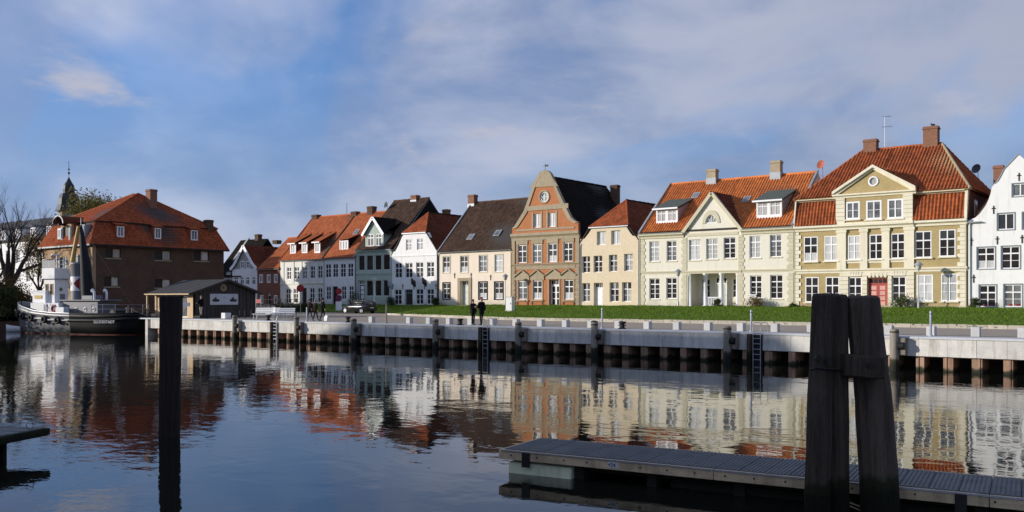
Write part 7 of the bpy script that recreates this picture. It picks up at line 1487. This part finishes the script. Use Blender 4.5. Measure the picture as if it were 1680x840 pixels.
# ------------------------------------------------------------------ foreground: jetty, dolphins, pile
def cam2w(xc, zc, z=0): return Vector((xc * CP - zc * SP, xc * SP + zc * CP, z))
def jetty():
    a = cam2w(-.16, 17.4); b_ = cam2w(7.36, 13.15); d = (b_ - a).normalized(); ang = atan2(d.y, d.x); r = empty('jetty', a, ang); tag(r, 'floating jetty with ribbed grey deck boards and timber edge beam', 'jetty'); LN = 13.0; Wd = 1.56; zt = .45
    n = int(LN / .41); bw_ = .41
    def bm_():
        q = MB().box(.006, bw_ - .006, .02, Wd - .02, -.035, -.012)
        for k_ in range(6): x = .012 + (bw_ - .024) * k_ / 6; q.box(x + .012, x + (bw_ - .024) / 6 - .012, .02, Wd - .02, -.0119, 0)
        return q.mesh('deck_board', 'deck_grey')
    me = bm_(); R_ = random.Random(2)
    for k_ in range(n): o = link('deck_board', me, r, (k_ * bw_, 0, zt + R_.uniform(-.003, .003)))
    x = 0; k_ = 0
    while x < LN - .1:
        L1 = min(4.1, LN - x); MB().box(x + .005, x + L1 - .005, -.07, 0, zt - .19, zt - .012).build('edge_beam', 'timber_beam', r, local=True, bevel=.008); MB().box(x + .005, x + L1 - .005, Wd, Wd + .07, zt - .19, zt - .012).build('edge_beam', 'timber_beam', r, local=True, bevel=.008); x += L1
    MB().box(-.07, 0, -.07, Wd + .07, zt - .19, zt - .014).build('end_beam', 'timber_beam', r, local=True, bevel=.008)
    MB().box(.002, LN, -.085, -.072, zt - .035, zt - .008).build('edge_strip', 'steel', r, local=True)
    for x in (1.45, 2.85, 4.4, 6.1, 8.0, 10.2): MB().box(x, x + .18, .1, Wd - .1, -.5, zt - .04).build('cross_bearer', 'timber_fender', r, local=True)
    MB().box(0.02, 12.9, .4, .55, .1, zt - .04).build('joist', 'weed', r, local=True); MB().box(1.5, 12.9, 1.0, 1.15, -.2, zt - .04).build('joist', 'weed', r, local=True)
    fl = MB().prism([(.10, -.02, -.15), (.10, .02, .20), (.10, .50, .22), (.10, .52, -.15)], (1.32, 0, 0)); fixn(fl.build('float', 'float_green', r, local=True, bevel=.02))
    MB().box(3.2, 12.5, .25, 1.4, -.3, .12).build('float', 'weed', r, local=True, bevel=.05)
    for x in (.45, 6.55, 7.75, 8.9): MB().box(x, x + .16, -.105, -.072, zt - .30, zt - .03).build('bracket', 'iron', r, local=True)
    for k_ in range(26): x = .25 + k_ * .5 + R_.uniform(-.06, .06); MB().tube([(x, -.068, zt - .1), (x, -.082, zt - .1)], .016, 7).build('bolt', 'iron', r, local=True)
    pl = MB().box(2.19, 2.38, -.080, -.072, zt - .16, zt - .045).build('number_plate', 'granite', r, local=True); text('number', '24', .10, 'ink', pl, (2.285, -.083, zt - .103), (pi / 2, 0, 0), .002)
    # slack mooring rope under the beam
    for dz, x1 in ((.0, 9.5), (.05, 9.3)):
        pts = [(6.15 + (x1 - 6.15) * t, -.12 - .25 * sin(pi * t), zt - .28 - .33 * sin(pi * t * .8) - dz) for t in [i_ / 14 for i_ in range(15)]]; MB().tube([(p[0], p[1], max(p[2], -.02)) for p in pts], .013, 6).build('rope', 'timber_beam', r, local=True)
    return a, d
jetty()
def rough_pile(pts, rads, n, seed, lobes=.10, jag=0):
    R_ = random.Random(seed); ph = [R_.uniform(0, 6.28) for _ in range(5)]; P = []; seg = 16
    for i_ in range(len(pts) - 1):
        for s in range(seg): t = s / seg; P.append((Vector(pts[i_]).lerp(Vector(pts[i_ + 1]), t), rads[i_] + (rads[i_ + 1] - rads[i_]) * t))
    P.append((Vector(pts[-1]), rads[-1])); rings = []
    for j, (p, r_) in enumerate(P):
        ring = []
        for k_ in range(n):
            a = 2 * pi * k_ / n; q = r_ * (1 + lobes * (.5 * sin(3 * a + ph[0]) + .35 * sin(7 * a + ph[1] + p.z * .3) + .25 * sin(13 * a + ph[2])) + .018 * sin(p.z * 5 + ph[3] + a) + R_.uniform(-.012, .012)); ring.append(p + Vector((q * cos(a), q * sin(a), 0)))
        rings.append(ring)
    top = rings[-1]; c = P[-1][0]
    for f_, dz in ((.85, .03), (.5, .035), (.1, .03)): rings.append([c + (v_ - c) * f_ + Vector((0, 0, dz + R_.uniform(-.008, .008))) for v_ in top])
    return MB().loft(rings, True, True, False)
def dolphin():
    zc = 13.7; k = zc / F; w_ = lambda px, z, dzc=0: cam2w((px - 840) / F * (zc + dzc), zc + dzc, z); zt = lambda py: EYE + (HZ - py) * k
    r = empty('mooring_dolphin', w_(1400, 0)); tag(r, 'black timber mooring dolphin of leaning piles standing in the jetty foreground', 'mooring dolphin')
    def pile(pb, pt, ptop, rb, rt_, dz0, dz1, seed):
        o = rough_pile([w_(pb, -1.2, dz0), w_((pb + pt) / 2 + (0), (ptop) / 2, (dz0 + dz1) / 2), w_(pt, ptop, dz1)], [rb, (rb + rt_) / 2, rt_], 28, seed).build('pile', 'timber_black', r); return o
    pile(1336, 1350, zt(486), .19, .155, -.28, -.15, 1); pile(1372, 1373, zt(487), .185, .15, -.05, -.05, 2); pile(1352, 1362, zt(485), .17, .14, .3, .18, 4); pile(1453, 1414, zt(489), .29, .235, .05, .05, 3)
    # cross block bolted between the piles
    a, b2 = w_(1384, zt(596), -.34), w_(1447, zt(601), -.34); d = (b2 - a); n = Vector((SP, -CP, 0)) * .16
    fixn(MB().loft([[p + Vector((0, 0, h_)) + n * s for h_, s in ((-.16, -1), (.16, -1), (.16, .6), (-.16, .6))] for p in (a, b2)], True, True, False).build('cross_block', 'timber_black', r, bevel=.02))
    a, b2 = w_(1346, zt(592), -.38), w_(1384, zt(598), -.30); 
    for px, py in ((1341, 585), (1358, 590), (1428, 596)): p = w_(px, zt(py), -.36 if px < 1400 else -.52); MB().tube([p, p + Vector((SP, -CP, 0)) * -.06 + Vector((SP, -CP, 0)) * .12], .045, 8).build('bolt', 'iron', r)
    MB().tube([w_(1330, zt(604), -.36), w_(1340, zt(600), -.42), w_(1366, zt(603), -.34), w_(1386, zt(606), -.3)], .02, 6).build('chain', 'iron', r)
dolphin()
zc = 21.9; p = cam2w((278 - 840) / F * zc, zc); rp = empty('mooring_pile', p); tag(rp, 'single thick black timber pile standing alone in the water on the left', 'mooring pile')
rough_pile([cam2w((277 - 840) / F * zc, zc, -1.5), cam2w((279 - 840) / F * zc, zc, 1.5), cam2w((281 - 840) / F * zc, zc, 3.34)], [.235, .245, .262], 30, 8, .05).build('pile', 'timber_pile', rp)
for dx_ in (-.2, .05, .22): q = cam2w((281 - 840) / F * zc, zc, 3.35) + Vector((dx_ * CP, dx_ * SP, 0)); MB().ellipsoid(q, (.09, .08, .04), 8, 5).build('moss_tuft', 'weed', rp)
# end of a second jetty at the left edge
tip = cam2w((68 - 840) / F * 19.5, 19.5); dj = cam2w((0 - 840) / F * 18.4, 18.4) - tip; aj = atan2(dj.y, dj.x); jt = empty('jetty_end', tip, aj); tag(jt, 'end of a dark landing stage with iron ring at the left edge', 'jetty')
zt_ = .55; me = cached('jb', lambda: MB().box(.006, .194, -1.3, .05, -.05, 0).mesh('deck_board', 'deck_grey'))
sgn = 1
for k_ in range(26): link('deck_board', me, jt, (k_ * .2 - .02, 0 if True else 0, zt_ + R.uniform(-.004, .004)))
for yy in (.05, -1.38): MB().box(-.05, 5.2, yy, yy + .07, zt_ - .17, zt_ - .02).build('edge_beam', 'timber_black', jt, local=True)
MB().box(-.11, -.052, -1.38, .12, zt_ - .16, zt_ - .02).build('end_beam', 'timber_black', jt, local=True)
MB().torus((.22, -.1, zt_ + .09), (.4, 1, 0), .075, .014, 16, 6).build('mooring_ring', 'steel', jt, local=True)
rings = [[(x, y * s, z * 1.0) for y, z in ()] for x, s in ()]
MB().tube([(.75, -.65, .1), (5.2, -.65, .1)], .42, 16).build('float', 'rubber', jt, local=True)
for x in (.9, 2.6): MB().box(x, x + .1, -1.2, -.05, -.1, zt_ - .05).build('bearer', 'timber_black', jt, local=True)
